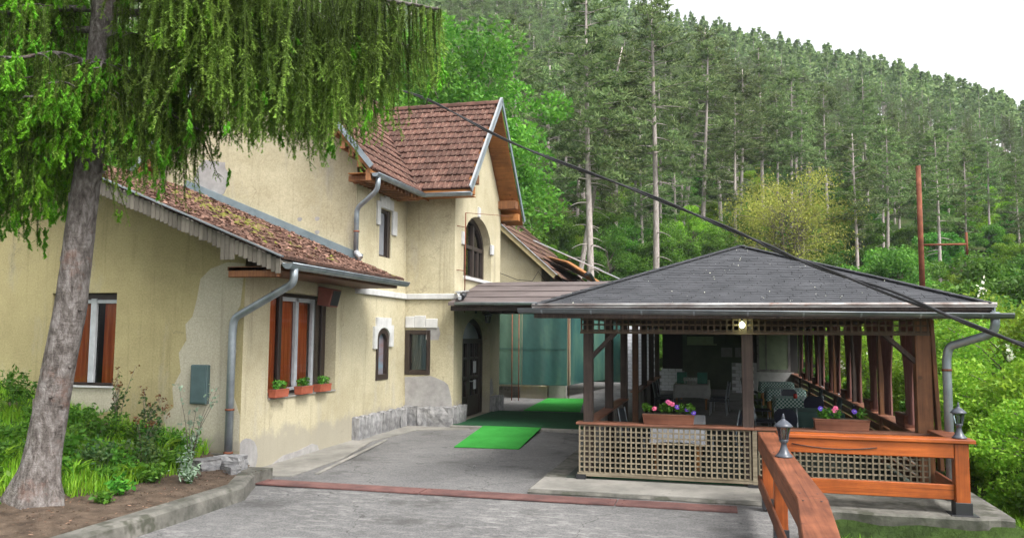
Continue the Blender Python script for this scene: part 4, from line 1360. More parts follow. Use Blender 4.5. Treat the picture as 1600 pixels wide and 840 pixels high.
mb = MB(); mb.box(0.47, 0.53, 11.975, 12.02, 0.08, 0.86); mb.build('lattice_frame', WOOD_LAT, pav)
mb = MB(); mb.box(-2.03, 2.78, 11.98, 12.02, 0.105, 0.155); mb.build('foot_rail', WOOD_LAT, pav)
mb = MB(); mb.box(-2.05, 0.5, 11.95, 12.22, 0.855, RT + 0.005); mb.build('cap_rail', WOOD_RAIL, pav, bevel=0.006)
mb = MB(); mb.box(0.503, 2.86, 11.95, 12.22, 0.855, RT + 0.002); mb.build('cap_rail', WOOD_RAIL, pav, bevel=0.006)
mb = MB(); mb.box(-2.0, 2.8, 12.03, 12.05, 0.065, 0.15); mb.build('kick_strip', MAT_DG, pav)
mb = MB(); mb.box(-2.04, -1.90, 11.93, 12.1, 0.055, 0.13); mb.build('post_shoe', BLACK, pav)
mb = MB(); mb.box(0.40, 0.54, 11.93, 12.0, 0.055, 0.10); mb.build('post_shoe', BLACK, pav)
# left side: cap rail and grey board panels (with the gap of the way in)
mb = MB(); mb.box(PX0 - 0.05, PX0 + 0.16, 12.22, LY[2] + 0.05, 0.85, RT); mb.build('cap_rail', WOOD_RAIL, pav, bevel=0.006)
mb = MB(); mb.box(PX0 - 0.05, PX0 + 0.16, LY[3] - 0.05, PB - 4, 0.85, RT); mb.build('cap_rail', WOOD_RAIL, pav, bevel=0.006)
GREYB = m_wood('grey side boards', (0.16, 0.155, 0.15), (0.34, 0.33, 0.32), 'Z', 0.85, 0.15, 0.2)
for a, b in ((12.2, LY[2]), (LY[3] + 0.1, PB - 4)):
    y = a
    while y < b - 0.1:
        mb = MB(); mb.box(PX0 + 0.03, PX0 + 0.05, y, min(b, y + 0.385), 0.1, 0.85); mb.build('side_board', GREYB, pav); y += 0.4
# right side: cap rail and horizontal boards
mb = MB(); mb.box(PX1 - 0.18, PX1 + 0.06, 12.22, PB, 0.85, RT); mb.build('cap_rail', WOOD_RAIL, pav, bevel=0.006)
for k in range(7):
    y0, y1 = RY[k] + 0.08, (RY[k + 1] if k < 6 else PB) - 0.08
    for j in range(5):
        mb = MB(); mb.box(PX1 - 0.09, PX1 - 0.065, y0, y1, 0.12 + 0.15 * j, 0.235 + 0.15 * j); mb.build('side_board', WOOD_BR, pav)

# roof: hip planes, shingle courses, metal edge
EX0, EX1, EY, EZ, SL = -2.58, 3.42, 11.4, 2.615, 0.378
CX = (EX0 + EX1) / 2; HW = (EX1 - EX0) / 2; AZ = EZ + SL * HW; BY = 31.6
mb = MB()
e = [(EX0, EY), (EX1, EY), (EX1, BY), (EX0, BY)]
E3 = [Vector((x, y, EZ - 0.03)) for x, y in e]
A, B = Vector((CX, EY + HW, AZ - 0.03)), Vector((CX, BY - HW, AZ - 0.03))
for q in ([E3[0], E3[1], A], [E3[1], E3[2], B, A], [E3[2], E3[3], B], [E3[3], E3[0], A, B]):
    mb.face(q); mb.face([p - Vector((0, 0, 0.06)) for p in reversed(q)])
for i in range(4):
    a, b = E3[i], E3[(i + 1) % 4]
    mb.face([a - Vector((0, 0, 0.06)), b - Vector((0, 0, 0.06)), b, a])
roof = mb.build('hip_roof', WOOD_DK, pav)
NC = 34
fn = Vector((0, -SL, 1)).normalized(); fv = Vector((0, 1, SL)).normalized(); flen = math.hypot(HW, SL * HW)
def course(o, u, v, n, w0, step, name='shingle_course'):
    mb = MB(); s = -w0; hw = w0
    while s < hw - 0.02:
        w = min(rnd.uniform(0.30, 0.36), hw - s)
        sag = rnd.uniform(-0.003, 0.005)
        t0, t1 = 0.007 + rnd.uniform(0, 0.005), 0.003
        a, b = o + u * (s + 0.004) + v * sag, o + u * (s + w - 0.004) + v * sag
        c, d = b + v * step * 1.12, a + v * step * 1.12
        mb.face([a + n * t0, b + n * t0, c + n * t1, d + n * t1]); mb.face([a - n * 0.004, b - n * 0.004, b + n * t0, a + n * t0])
        mb.face([a - n * 0.004, a + n * t0, d + n * t1, d]); mb.face([b - n * 0.004, c, c + n * t1, b + n * t0])
        s += w
    return mb
stp = flen / NC
for r in range(NC):
    o = Vector((CX, EY, EZ - 0.022)) + fv * stp * r
    course(o, Vector((1, 0, 0)), fv, fn, HW * (1 - r / NC) - 0.01, stp).build('shingle_course', SHING, roof)
side = MB()
for sgn in (-1, 1):
    sn, sv = Vector((sgn * SL, 0, 1)).normalized(), Vector((-sgn, 0, SL)).normalized()
    for r in range(NC):
        o = Vector((CX + sgn * HW, (EY + BY) / 2, EZ - 0.022)) + sv * stp * r
        y0, y1 = EY + HW * r / NC, BY - HW * r / NC
        a = Vector((o.x, y0 + 0.02, o.z)); b = Vector((o.x, y1 - 0.02, o.z))
        if sgn > 0: a, b = b, a
        side.face([a + sn * 0.02, b + sn * 0.02, b + sv * stp * 1.1 + sn * 0.004, a + sv * stp * 1.1 + sn * 0.004][::-1 if sgn < 0 else 1])
        side.face([a, b, b + sn * 0.02, a + sn * 0.02])
side.build('shingle_course', SHING, roof, kind='stuff')
for sgn in (-1, 1):                                        # hip caps
    a, b = Vector((CX + sgn * HW, EY, EZ - 0.01)), Vector((CX, EY + HW, AZ - 0.01))
    for i in range(24):
        p, q = a.lerp(b, i / 24), a.lerp(b, (i + 1.15) / 24)
        mb = MB(); mb.bar(p + Vector((0, 0, 0.012)), q + Vector((0, 0, 0.004)), 0.15, 0.016, up=(sgn * SL, -SL, 2)); mb.build('hip_cap', SHING, roof)
mb = MB(); mb.box(EX0 - 0.02, EX1 + 0.03, EY - 0.02, EY - 0.005, EZ - 0.05, EZ - 0.005); mb.tube([(EX0 - 0.02, EY - 0.02, EZ - 0.008), (EX1 + 0.03, EY - 0.02, EZ - 0.008)], 0.02, 8)
mb.build('drip_edge', PEEL, roof)
for xx in (EX0, EX1):
    mb = MB(); mb.box(xx - 0.02, xx + 0.02, EY, BY, EZ - 0.10, EZ - 0.01); mb.build('drip_edge', GALV, roof)
mb = MB(); mb.box(EX0, EX1, EY + 0.03, EY + 0.05, EZ - 0.2, EZ - 0.05); mb.build('fascia_board', WOOD_DK, roof)
gutter(pav, (-2.78, 11.30, 2.545), (3.60, 11.30, 2.475), r=0.062, bands=9, mat=GALV_K)
pipe(pav, [(3.42, 11.36, 2.50), (3.42, 11.40, 2.24), (2.98, 11.78, 2.06), (2.95, 11.8, 1.9), (2.95, 11.8, -0.3)], 0.055, clips=[(2.95, 11.8, 1.75), (2.95, 11.8, 0.9)])
# petals fallen on the roof
V, F = [], []
rg = random.Random(21)
for i in range(60):
    t = rg.random() ** 1.3; w = HW * (1 - t)
    c = Vector((CX + rg.uniform(-w, w), EY, EZ)) + fv * flen * t + fn * 0.012
    s = rg.choice((0.006, 0.008, 0.010, 0.014)); b = len(V); a = rg.uniform(0, 6)
    u = Vector((math.cos(a), 0, 0)) + fv * math.sin(a); v = fn.cross(u)
    V += [tuple(c - u * s), tuple(c + v * s * 0.6 + fn * 0.01), tuple(c + u * s), tuple(c - v * s * 0.6)]; F.append((b, b + 1, b + 2, b + 3))
tag(link('fallen_petals', np_mesh('fallen_petals', V, F, [BLOSSOM]), kind='stuff'), 'white petals and scraps scattered over the dark pavilion roof', 'petals')

# kitchen end of the pavilion
kit = thing('kitchen_wall', 'dim kitchen end wall of the pavilion with pale hatch', 'wall', (0.4, 31.0, 0.07))
DGRN = m_var('dim green kitchen paint', (0.045, 0.06, 0.04), (0.09, 0.11, 0.075), 1.5, 0.7, 0.1, 40)
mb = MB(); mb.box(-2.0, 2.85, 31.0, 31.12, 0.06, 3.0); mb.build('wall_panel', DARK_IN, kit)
mb = MB(); mb.box(-1.25, 1.2, 30.95, 31.0, 0.07, 2.45); mb.build('wall_panel', DGRN, kit)
mb = MB(); mb.box(-1.08, 0.0, 30.90, 30.95, 1.88, 2.2); mb.build('hatch_panel', m_plain('pale green panel', (0.30, 0.36, 0.20), 0.6), kit)
for a in (0.10, 0.62, 1.0):
    mb = MB(); mb.box(a - 0.22, a + 0.22, 30.85, 30.95, 1.92, 2.3); mb.build('wall_cupboard', DGRN, kit, bevel=0.01)
for a in (0.35, 0.85):
    mb = MB(); mb.box(a - 0.2, a + 0.2, 30.86, 30.95, 1.45, 1.80); mb.build('wall_shelf', m_plain('grey shelf', (0.20, 0.20, 0.19), 0.6), kit)
mb = MB(); mb.box(1.45, 2.55, 30.93, 30.99, 0.98, 2.4); mb.build('kitchen_window', m_plain('pale green light pane', (0.20, 0.25, 0.16), 0.4), kit)
mb = MB()
for q in ((1.42, 1.5, 30.9, 30.94, 0.95, 2.44), (2.5, 2.58, 30.9, 30.94, 0.95, 2.44), (1.5, 2.5, 30.9, 30.94, 0.93, 1.02), (1.72, 1.76, 30.9, 30.93, 1.02, 2.4)): mb.box(*q)
mb.build('window_frame', GREYB, kit)
mb = MB(); mb.box(1.2, 2.7, 30.9, 30.98, 0.07, 0.92); mb.build('wall_panel', m_plain('pale grey dado', (0.34, 0.34, 0.33), 0.8), kit)

def brick_wall(name, label, x0, x1, y, z0, z1, bw=0.25, bh=0.075, d=0.12):
    t = thing(name, label, 'wall', ((x0 + x1) / 2, y, z0))
    mb = MB(); mb.box(x0, x1, y, y + d, z0, z1); mb.build('mortar_bed', MORTAR, t)
    mb = MB(); mb.box(-bw / 2 + 0.006, bw / 2 - 0.006, -0.012, 0.01, 0.006, bh - 0.006); me = mb.mesh('brick'); me.materials.append(WBRICK)
    r, z, n = 0, z0, 0
    big = MB()
    while z < z1 - 0.03:
        x = x0 + bw / 2 + (bw / 2 if r % 2 else 0)
        while x < x1 - bw / 2 + 0.01:
            if n < 300: link('brick', me, t, Matrix.Translation((x, y, z))); n += 1
            else: big.box(x - bw / 2 + 0.006, x + bw / 2 - 0.006, y - 0.012, y + 0.01, z + 0.006, z + bh - 0.006)
            x += bw
        z += bh; r += 1
    if big.v: big.build('brick', WBRICK, t, kind='stuff')
    return t
brick_wall('brick_counter', 'white painted brick counter in the dim kitchen behind the centre post', 0.5, 1.35, 29.6, 0.07, 1.28, 0.25, 0.12)
brick_wall('low_brick_wall', 'low white brick wall at the far left corner inside the pavilion', -2.1, -1.15, 29.9, 0.07, 0.95, 0.25, 0.12)
brick_wall('white_brick_wall', 'tall white brick wall seen between the left posts of the pavilion', -3.45, -2.12, 30.2, 0.1, 2.5, 0.25, 0.13)

# the lit lamp hanging in the pavilion
lm = thing('pendant_lamp', 'small lit bulb hanging under the pavilion frieze next to the centre post', 'lamp', (0.352, 11.93, 2.44))
mb = MB(); mb.tube([(0.352, 11.93, 2.46), (0.352, 11.93, 2.37)], 0.012, 8); mb.build('lamp_socket', BLACK, lm)
mb = MB(); mb.lathe((0.352, 11.93, 2.295), [(0.006, 0), (0.026, 0.01), (0.038, 0.036), (0.036, 0.055), (0.014, 0.085)], 12); mb.build('bulb', BULB, lm)

# curtains tied between the right-hand posts
cl = ['first tied mauve curtain on the right, beside the front corner post', 'second tied mauve curtain, between the first and second inner posts', 'third mauve curtain along the right side, behind the second post', 'fourth mauve curtain along the right side', 'fifth mauve curtain, farther along the right side', 'sixth mauve curtain, near the far end of the right side']
for k in range(6):
    y0, y1 = RY[k] + 0.15, RY[k + 1] - 0.15
    for j, (a, b) in enumerate(((y0, y0 + 0.95), (y1 - 0.95, y1))):
        o = sheet_wave((PX1 - 0.10, a, 2.44), (0, 1, 0), b - a, 1.52 if k else 1.5, 0.035, 6, CURT_RD, 'curtain', None, gather=0.36, seed=30 + k * 2 + j)
        tag(o, cl[k] + (', its near half' if j == 0 else ', its far half'), 'curtain', 'mauve curtains along the right side of the pavilion')

# ------------------------------------------------------------------ flower boxes
def flower_box(name, l, w, h, mat, label, group, loc, rotz, flowers, seed, leaf=LEAF_MD, lush=1.0):
    rr = np.random.default_rng(seed)
    t = thing(name, label, 'flower box', (0, 0, 0), group)
    mb = MB()
    mb.hexa([(-l / 2 * 0.96, -w / 2 * 0.9, 0), (l / 2 * 0.96, -w / 2 * 0.9, 0), (l / 2 * 0.96, w / 2 * 0.9, 0), (-l / 2 * 0.96, w / 2 * 0.9, 0), (-l / 2, -w / 2, h), (l / 2, -w / 2, h), (l / 2, w / 2, h), (-l / 2, w / 2, h)])
    mb.build('trough', mat, t, bevel=0.005)
    mb = MB(); mb.box(-l / 2 - 0.006, l / 2 + 0.006, -w / 2 - 0.006, w / 2 + 0.006, h, h + 0.018); mb.build('trough_rim', mat, t, bevel=0.003)
    mb = MB(); mb.box(-l / 2 + 0.01, l / 2 - 0.01, -w / 2 + 0.01, w / 2 - 0.01, h + 0.012, h + 0.022); mb.build('soil', SOIL, t)
    n = int(260 * l / 0.5 * lush)
    cs = []
    for i in range(max(2, int(l / 0.11))):
        cs.append(ball_pts(rr, n // max(2, int(l / 0.11)), (rr.uniform(-l / 2 + 0.05, l / 2 - 0.05), rr.uniform(-0.04, 0.04), h + 0.06 + 0.03 * lush), (0.075, 0.07, rr.uniform(0.05, 0.10)), 0.2))
    V, F = leaf_quads(rr, np.concatenate(cs), 0.024, 0.6, 0.6)
    link('foliage', np_mesh('foliage', V, F, [leaf]), t, kind='stuff')
    for (fx, fz, m) in flowers:
        mb = MB(); c = Vector((fx, -0.05 + rr.uniform(-0.02, 0.02), h + fz)); nn = Vector((rr.uniform(-0.3, 0.3), -1, 0.5)).normalized()
        x = nn.cross(Vector((0, 0, 1))).normalized(); y = x.cross(nn)
        for i in range(5):
            a = 2 * PI * i / 5
            mb.face([c + nn * 0.006] + [c + (x * math.cos(a + q) + y * math.sin(a + q)) * 0.037 * (1.0 if abs(q) < 0.3 else 0.86) - nn * 0.004 for q in (-0.62, -0.2, 0.2, 0.62)])
        fl = mb.build('flower', m, t)
        mb = MB(); mb.lathe((c.x, c.y, c.z), [(0.012, -0.004), (0.012, 0.004), (0.004, 0.006)], 8); mb.build('flower_eye', PETAL_W if m is PETAL_V else PETAL_P, fl)
        mb = MB(); mb.tube([c, (c.x * 0.98, 0, h + 0.02)], 0.003, 5); mb.build('stem', leaf, fl)
    t.location = loc; t.rotation_euler = (0, 0, rotz)
    return t
P_, V_ = PETAL_P, PETAL_V
WBOX = m_wood('brown wooden trough', (0.13, 0.045, 0.025), (0.24, 0.10, 0.06), 'X', 0.7, 0.2, 0.1)
flower_box('flower_box', 0.74, 0.18, 0.125, WBOX, 'long wooden flower box with pink and violet petunias on the left front rail', 'wooden flower boxes on the pavilion rails', (-0.70, 12.08, RT + 0.006), 0,
           [(-0.20, 0.10, P_), (0.0, 0.20, P_), (0.06, 0.17, P_), (0.13, 0.13, V_), (0.27, 0.10, V_), (0.36, 0.05, V_), (0.02, 0.185, P_)], 1, LEAF_MD, 1.5)
flower_box('flower_box', 0.72, 0.18, 0.135, WBOX, 'long wooden flower box with one pink bloom on the right front rail', 'wooden flower boxes on the pavilion rails', (1.66, 12.08, RT + 0.003), 0,
           [(-0.27, 0.16, V_), (-0.09, 0.14, P_), (-0.07, 0.17, P_), (0.17, 0.13, V_)], 2, LEAF_MD, 1.0)
yb = [13.05, 15.75, 18.6, 21.3, 24.1, 26.9]
nm = ['nearest the front corner post', 'behind the second right post', 'behind the third right post', 'behind the fourth right post', 'behind the fifth right post', 'at the far end']
bxs = [flower_box('flower_box', 0.62, 0.2, 0.16, WBOX, 'brown box of green plants on the right side rail, ' + nm[0], 'wooden flower boxes on the pavilion rails', (PX1 - 0.08, yb[0], RT), PI / 2, [], 3, LEAF_MD, 1.5)]
for i in range(1, 6):
    copy_thing(bxs[0], (PX1 - 0.08, yb[i], RT), (0, 0, PI / 2 + (PI if i % 2 else 0)), 1.0, 'brown box of green plants on the right side rail, ' + nm[i])
fb = flower_box('flower_box', 0.42, 0.15, 0.12, CLAY, 'small terracotta box at the left end of the annex window sill', 'terracotta boxes on the annex window sill', (-7.06, 12.08, 1.115), PI / 2, [], 6, LEAF_MD, 0.9)
copy_thing(fb, (-7.06, 12.92, 1.115), (0, 0, PI / 2 + PI), 1.0, 'terracotta box in the middle of the annex window sill')
copy_thing(fb, (-7.06, 13.62, 1.115), (0, 0, PI / 2), 1.0, 'terracotta box at the right end of the annex window sill')
sp_ = thing('loudspeaker', 'tilted red brown loudspeaker box under the annex eave beside the window', 'loudspeaker', (-7.0, 13.6, 2.72))
mb = MB(); mb.hexa([(-7.12, 13.42, 2.70), (-6.88, 13.42, 2.66), (-6.88, 13.78, 2.66), (-7.12, 13.78, 2.70), (-7.1, 13.42, 3.04), (-6.80, 13.42, 2.98), (-6.80, 13.78, 2.98), (-7.1, 13.78, 3.04)]); mb.build('case', SPK, sp_, bevel=0.01)
mb = MB(); mb.hexa([(-6.875, 13.45, 2.69), (-6.865, 13.45, 2.688), (-6.865, 13.75, 2.688), (-6.875, 13.75, 2.69), (-6.805, 13.45, 2.96), (-6.795, 13.45, 2.957), (-6.795, 13.75, 2.957), (-6.805, 13.75, 2.96)]); mb.build('grille', BLACK, sp_)

# ------------------------------------------------------------------ furniture in the pavilion
def table(name, label, x, y, lx, ly, h, legmat, z0=0.075):
    t = thing(name, label, 'table', (x, y, z0), 'dining tables in the pavilion')
    mb = MB(); mb.box(x - lx / 2, x + lx / 2, y - ly / 2, y + ly / 2, z0 + h - 0.03, z0 + h); mb.build('tabletop', legmat, t, bevel=0.004)
    mb = MB(); mb.box(x - lx / 2 + 0.07, x + lx / 2 - 0.07, y - ly / 2 + 0.07, y + ly / 2 - 0.07, z0 + h - 0.11, z0 + h - 0.03); mb.build('apron', legmat, t)
    for sx in (-1, 1):
        for sy in (-1, 1):
            cx, cy = x + sx * (lx / 2 - 0.07), y + sy * (ly / 2 - 0.07)
            mb = MB(); mb.bar((cx, cy, z0), (cx, cy, z0 + h - 0.03), 0.055, 0.055); mb.build('leg', legmat, t)
    return t
def cloth(label, x, y, lx, ly, z, drop, mat, seed):
    rr = random.Random(seed); mb = MB(); m = 14
    def ringpts(k, z, amp):
        P = []
        cs = [(-1, -1), (1, -1), (1, 1), (-1, 1)]
        for i in range(4):
            a, b = cs[i], cs[(i + 1) % 4]
            for j in range(m):
                t = j / m
                qx, qy = a[0] + (b[0] - a[0]) * t, a[1] + (b[1] - a[1]) * t
                w = amp * math.sin(t * 5 * 2 * PI + i)
                nxn, nyn = ((0, -1), (1, 0), (0, 1), (-1, 0))[i]
                dz = -0.05 * (abs(t - 0.5) * 2) ** 3 if amp else 0
                P.append((x + qx * (lx / 2 + k) + nxn * w, y + qy * (ly / 2 + k) + nyn * w, z + dz))
        return P
    mb.grid([ringpts(0.006, z + 0.008, 0), ringpts(0.014, z - 0.01, 0), ringpts(0.022, z - drop * 0.5, 0.012), ringpts(0.03, z - drop, 0.02)], closed=True)
    mb.box(x - lx / 2 - 0.004, x + lx / 2 + 0.004, y - ly / 2 - 0.004, y + ly / 2 + 0.004, z + 0.002, z + 0.009)
    o = mb.build('tablecloth', mat)
    return tag(o, label, 'tablecloth', 'tablecloths in the pavilion')
table('dining_table', 'table with honey coloured legs behind the left front lattice under a white cloth', -0.62, 13.85, 0.78, 1.9, 0.70, BENCHW)
cloth('white cloth over the table behind the left flower box', -0.62, 13.85, 0.78, 1.9, 0.775, 0.24, WHITE_CL, 1)
table('dining_table', 'far left table carrying green boxes and glasses', -0.72, 25.0, 0.95, 3.2, 0.74, BENCHW)
cloth('grey white cloth over the far left table', -0.72, 25.0, 0.95, 3.2, 0.815, 0.34, m_plain('grey white cloth', (0.36, 0.37, 0.36), 0.9), 2)
tlab = ['nearest table on the right under a dark green cloth, behind the right flower box', 'second green checked table on the right with a red candle glass', 'third green checked table on the right', 'farthest green checked table on the right']
for i, y in enumerate((16.3, 19.6, 22.9, 26.2)):
    table('dining_table', tlab[i], 1.75, y, 0.95, 0.95, 0.72, BENCHW)
    cloth(('dark green cloth on the nearest right hand table', 'green and white gingham cloth on the second right hand table', 'green and white gingham cloth on the third right hand table', 'green and white gingham cloth on the farthest right hand table')[i], 1.75, y, 0.95, 0.95, 0.795, 0.26, GING if i else m_plain('dark green cloth', (0.012, 0.05, 0.04), 0.7), 5 + i)
# green crates and glasses on the far-left table
GREENP = m_plain('green plastic', (0.02, 0.17, 0.12), 0.5)
for i, (x, y) in enumerate(((-1.0, 24.2), (-0.42, 24.2))):
    t = thing('green_crate', 'green box ' + ('on the left' if i == 0 else 'on the right') + ' of the glasses on the far left table', 'box', (x, y, 0.824), 'green boxes on the far left table')
    mb = MB(); mb.box(x - 0.14, x + 0.14, y - 0.2, y + 0.2, 0.826, 0.85); mb.build('crate_floor', GREENP, t)
    for q in ((-0.14, -0.125, -0.2, 0.2), (0.125, 0.14, -0.2, 0.2), (-0.125, 0.125, -0.2, -0.185), (-0.125, 0.125, 0.185, 0.2)):
        mb = MB(); mb.box(x + q[0], x + q[1], y + q[2], y + q[3], 0.826, 1.14); mb.build('crate_wall', GREENP, t)
GL2 = m_plain('pale glassware', (0.5, 0.55, 0.55), 0.15)
for i in range(10):
    x, y = -0.92 + 0.075 * (i % 5) + (0.03 if i > 4 else 0), 23.75 + (0.12 if i > 4 else 0)
    mb = MB(); mb.lathe((x, y, 0.826), [(0.03, 0), (0.028, 0.004), (0.006, 0.01), (0.006, 0.08), (0.03, 0.11), (0.034, 0.16), (0.03, 0.19)], 10)
    tag(mb.build('glass', GL2), 'stemmed glass among the glassware on the far left table', 'glass', 'glasses on the far left table')
def chair(label, x, y, rz):
    t = thing('chair', label, 'chair', (0, 0, 0), 'dark chairs in the pavilion')
    mb = MB(); mb.grid([[(-0.21 + 0.42 * i / 4, -0.2 + 0.42 * j / 4, 0.44 - 0.015 * math.sin(PI * i / 4)) for i in range(5)] for j in range(5)]); mb.box(-0.21, 0.21, -0.2, 0.22, 0.40, 0.425); mb.build('seat', CHAIRM, t)
    mb = MB()
    BKW = lambda j: (0.82, 1.0, 1.02, 0.95, 0.6)[j]
    mb.grid([[((-0.2 + 0.4 * i / 5) * BKW(j), 0.20 + 0.07 * j / 4 + 0.03 * math.cos((i / 5 - 0.5) * 2), 0.55 + 0.29 * j / 4) for i in range(6)] for j in range(5)])
    mb.grid([[((-0.2 + 0.4 * i / 5) * BKW(j), 0.222 + 0.07 * j / 4 + 0.03 * math.cos((i / 5 - 0.5) * 2), 0.55 + 0.29 * j / 4) for i in range(6)] for j in reversed(range(5))]); mb.build('backrest', CHAIRM, t)
    for sx in (-1, 1):
        mb = MB(); mb.tube([(sx * 0.2, -0.19, 0), (sx * 0.19, -0.17, 0.42)], 0.012, 8); mb.build('leg', GALV, t)
        mb = MB(); mb.tube([(sx * 0.2, 0.25, 0), (sx * 0.19, 0.21, 0.42), (sx * 0.19, 0.28, 0.86)], 0.012, 8); mb.build('leg', GALV, t)
    t.location = (x, y, 0.075); t.rotation_euler = (0, 0, rz)
    return t
c0 = chair('dark chair left of the far left table', -1.42, 22.6, R(80))
for lab, x, y, a in (('dark chair farther left of the far left table', -1.4, 23.8, R(95)), ('dark chair right of the far left table', 0.05, 23.4, R(-80)), ('dark chair right of the white clothed table', 0.12, 14.6, R(-100)),
                     ('dark chair behind the right flower box', 1.25, 15.3, R(160)), 
                     ('dark chair left of the table with the dark green cloth', 0.95, 17.1, R(85)), ('dark chair in front of the second checked table', 2.0, 18.75, R(180)),
                     ('dark chair left of the second checked table', 0.98, 19.7, R(95)), ('dark chair left of the third checked table', 0.98, 22.9, R(88)), ('dark chair right of the second checked table', 2.42, 19.5, R(-85)), ('dark chair right of the third checked table', 2.42, 22.8, R(-92)), ('dark chair behind the second checked table', 1.7, 20.5, R(4)), ('dark chair left of the white clothed table', -1.35, 14.1, R(80)), ('dark chair right of the far left table, nearer the front', 0.0, 22.2, R(-95)), ('dark chair left of the farthest checked table', 1.0, 26.1, R(92))):
    copy_thing(c0, (x, y, 0.075), (0, 0, a), 1.0, lab)
mb = MB(); mb.lathe((1.7, 19.3, 0.806), [(0.04, 0), (0.045, 0.05), (0.035, 0.1)], 12)
tag(mb.build('candle_glass', m_plain('red glass', (0.4, 0.03, 0.02), 0.2)), 'red candle glass on the second checked table', 'candle')

# ------------------------------------------------------------------ canopy between door and pavilion
can = thing('entrance_canopy', 'brown felt canopy roof linking the entrance to the pavilion roof', 'canopy', (-4.0, 19.5, 2.9))
mb = MB()
rows = []
for (y, z) in ((17.30, 2.90), (18.1, 3.09), (18.9, 3.29), (19.7, 3.47), (20.3, 3.56), (21.0, 3.44), (22.6, 2.95)):
    rows.append([(-5.90 + 5.5 * i / 24, y, z + 0.015 * noise.noise(Vector((i * 0.35, y, 0)))) for i in range(25)])
mb.grid(rows, smooth=False)
mb.grid([[(x, y, z - 0.07) for x, y, z in r] for r in reversed(rows)], smooth=False)
mb.grid([[(x, y, z - 0.07) for x, y, z in rows[0]], rows[0]], smooth=False)
mb.build('felt_roof', FELT, can)
for i in range(3):                                       # laps of the felt sheets
    y, z = ((17.95, 3.055), (18.65, 3.228), (19.4, 3.405))[i]
    mb = MB(); mb.bar((-5.88, y, z + 0.012), (-1.6, y, z + 0.012), 0.9 if False else 0.10, 0.012, up=(0, -0.24, 1)); mb.build('felt_lap', FELT, can)
mb = MB(); mb.box(-5.86, -2.5, 17.36, 17.46, 2.72, 2.83); mb.build('beam', WOOD_DK, can)
mb = MB(); mb.box(-5.86, -2.5, 19.9, 20.02, 2.72, 2.83); mb.build('beam', WOOD_DK, can)
gutter(can, (-5.72, 17.24, 2.90), (-2.6, 17.24, 2.88), r=0.05, bands=5)
mb = MB(); mb.bar((-5.8, 17.7, 3.12), (-5.62, 17.3, 3.0), 0.07, 0.07); mb.bar((-5.86, 18.5, 3.24), (-5.76, 17.6, 3.16), 0.16, 0.02); mb.build('flashing', GALV_L, can)
mb = MB(); mb.tube([(-5.62, 17.42, 3.03), (-5.62, 17.6, 3.10)], [0.07, 0.07], 12); mb.build('felt_cowl', BLACK, can)

# ------------------------------------------------------------------ shade netting
net = thing('shade_netting', 'green shade netting hung on rust poles behind the entrance canopy', 'netting', (-5.7, 25.3, 0.15))
o = sheet_wave((-7.2, 25.2, 3.35), (1, 0, 0), 1.12, 2.74, 0.012, 2, NET_P, 'net_panel', net, seed=53, n=30)
for z_ in (1.75, 3.3, 0.64):
    mb = MB(); mb.box(-7.2, -4.6, 25.165, 25.172, z_, z_ + 0.02); mb.build('net_hem', NET, net)
o = sheet_wave((-6.06, 25.19, 3.35), (1, 0, 0), 1.46, 2.74, 0.018, 2, NET, 'net_panel', net, seed=50, n=40)
o = sheet_wave((-4.62, 25.9, 3.35), (0.18, 1, 0), 4.6, 2.75, 0.02, 3, NET, 'net_panel', net, seed=51, n=40)
o = sheet_wave((-5.45, 30.6, 3.35), (1, 0, 0), 2.0, 2.9, 0.02, 2, NET, 'net_panel', net, seed=52, n=40)
for x, y, z in ((-6.25, 24.6, 3.1), (-6.03, 24.6, 3.1), (-4.58, 25.4, 3.1), (-7.1, 25.1, 3.1)):
    mb = MB(); mb.tube([(x, y, 0.13), (x, y, z)], 0.016, 8); mb.build('net_pole', RUST, net)
mb = MB(); mb.tube([(-7.2, 25.2, 3.36), (-4.55, 25.2, 3.36), (-3.8, 30.5, 3.36)], 0.02, 8); mb.build('net_rail', RUST, net)
bw = thing('base_wall', 'low beige concrete wall below the green netting', 'wall', (-6, 25.6, 0.1))
mb = MB(); mb.box(-7.6, -6.2, 25.5, 25.7, 0.1, 0.52); mb.build('wall_block', CONC_OLD, bw)
mb = MB(); mb.box(-6.19, -5.3, 25.45, 25.7, 0.1, 0.55); mb.build('wall_block', PLASTER_DIM, bw)
mb = MB(); mb.box(-5.26, -4.7, 25.5, 25.7, 0.1, 0.6); mb.build('wall_block', CONCRETE, bw)

# rear house beyond the wing
rh = thing('rear_house', 'yellow plastered rear house with ragged rusty eaves beyond the wing', 'house', (-8.5, 26.0, 0.1))
wall('front_wall', (0, 26.0, 0), (1, 0, 0), (0, -1, 0), [(-12, 0.1), (-5.62, 0.1), (-5.62, 4.45), (-8.6, 7.1), (-12, 4.1)], [], 0.1, PLASTER, rh)
wall('side_wall', (-5.62, 0, 0), (0, 1, 0), (1, 0, 0), [(26.0, 0.1), (33, 0.1), (33, 4.3), (26, 4.45)], [rect(27.4, 27.9, 3.5, 4.2)], 0.1, PLASTER, rh)
mb = MB(); mb.face([(-12, 33, 0), (-5.62, 33, 0), (-5.62, 33, 4.4), (-8.6, 33, 7.1), (-12, 33, 4.1)]); mb.face([(-12, 26, 0), (-12, 33, 0), (-12, 33, 4.1), (-12, 26, 4.1)]); mb.build('back_wall', PLASTER, rh)
mb = MB(); mb.prism([(-5.15, 25.75, 4.10), (-5.15, 33.2, 4.10), (-8.6, 33.2, 7.22), (-8.6, 25.75, 7.22)], (0, 0, -0.06)); mb.prism([(-12.4, 25.75, 3.8), (-8.6, 25.75, 7.22), (-8.6, 33.2, 7.22), (-12.4, 33.2, 3.8)], (0, 0, -0.06)); rr_ = mb.build('roof', TILE_OLD, rh)
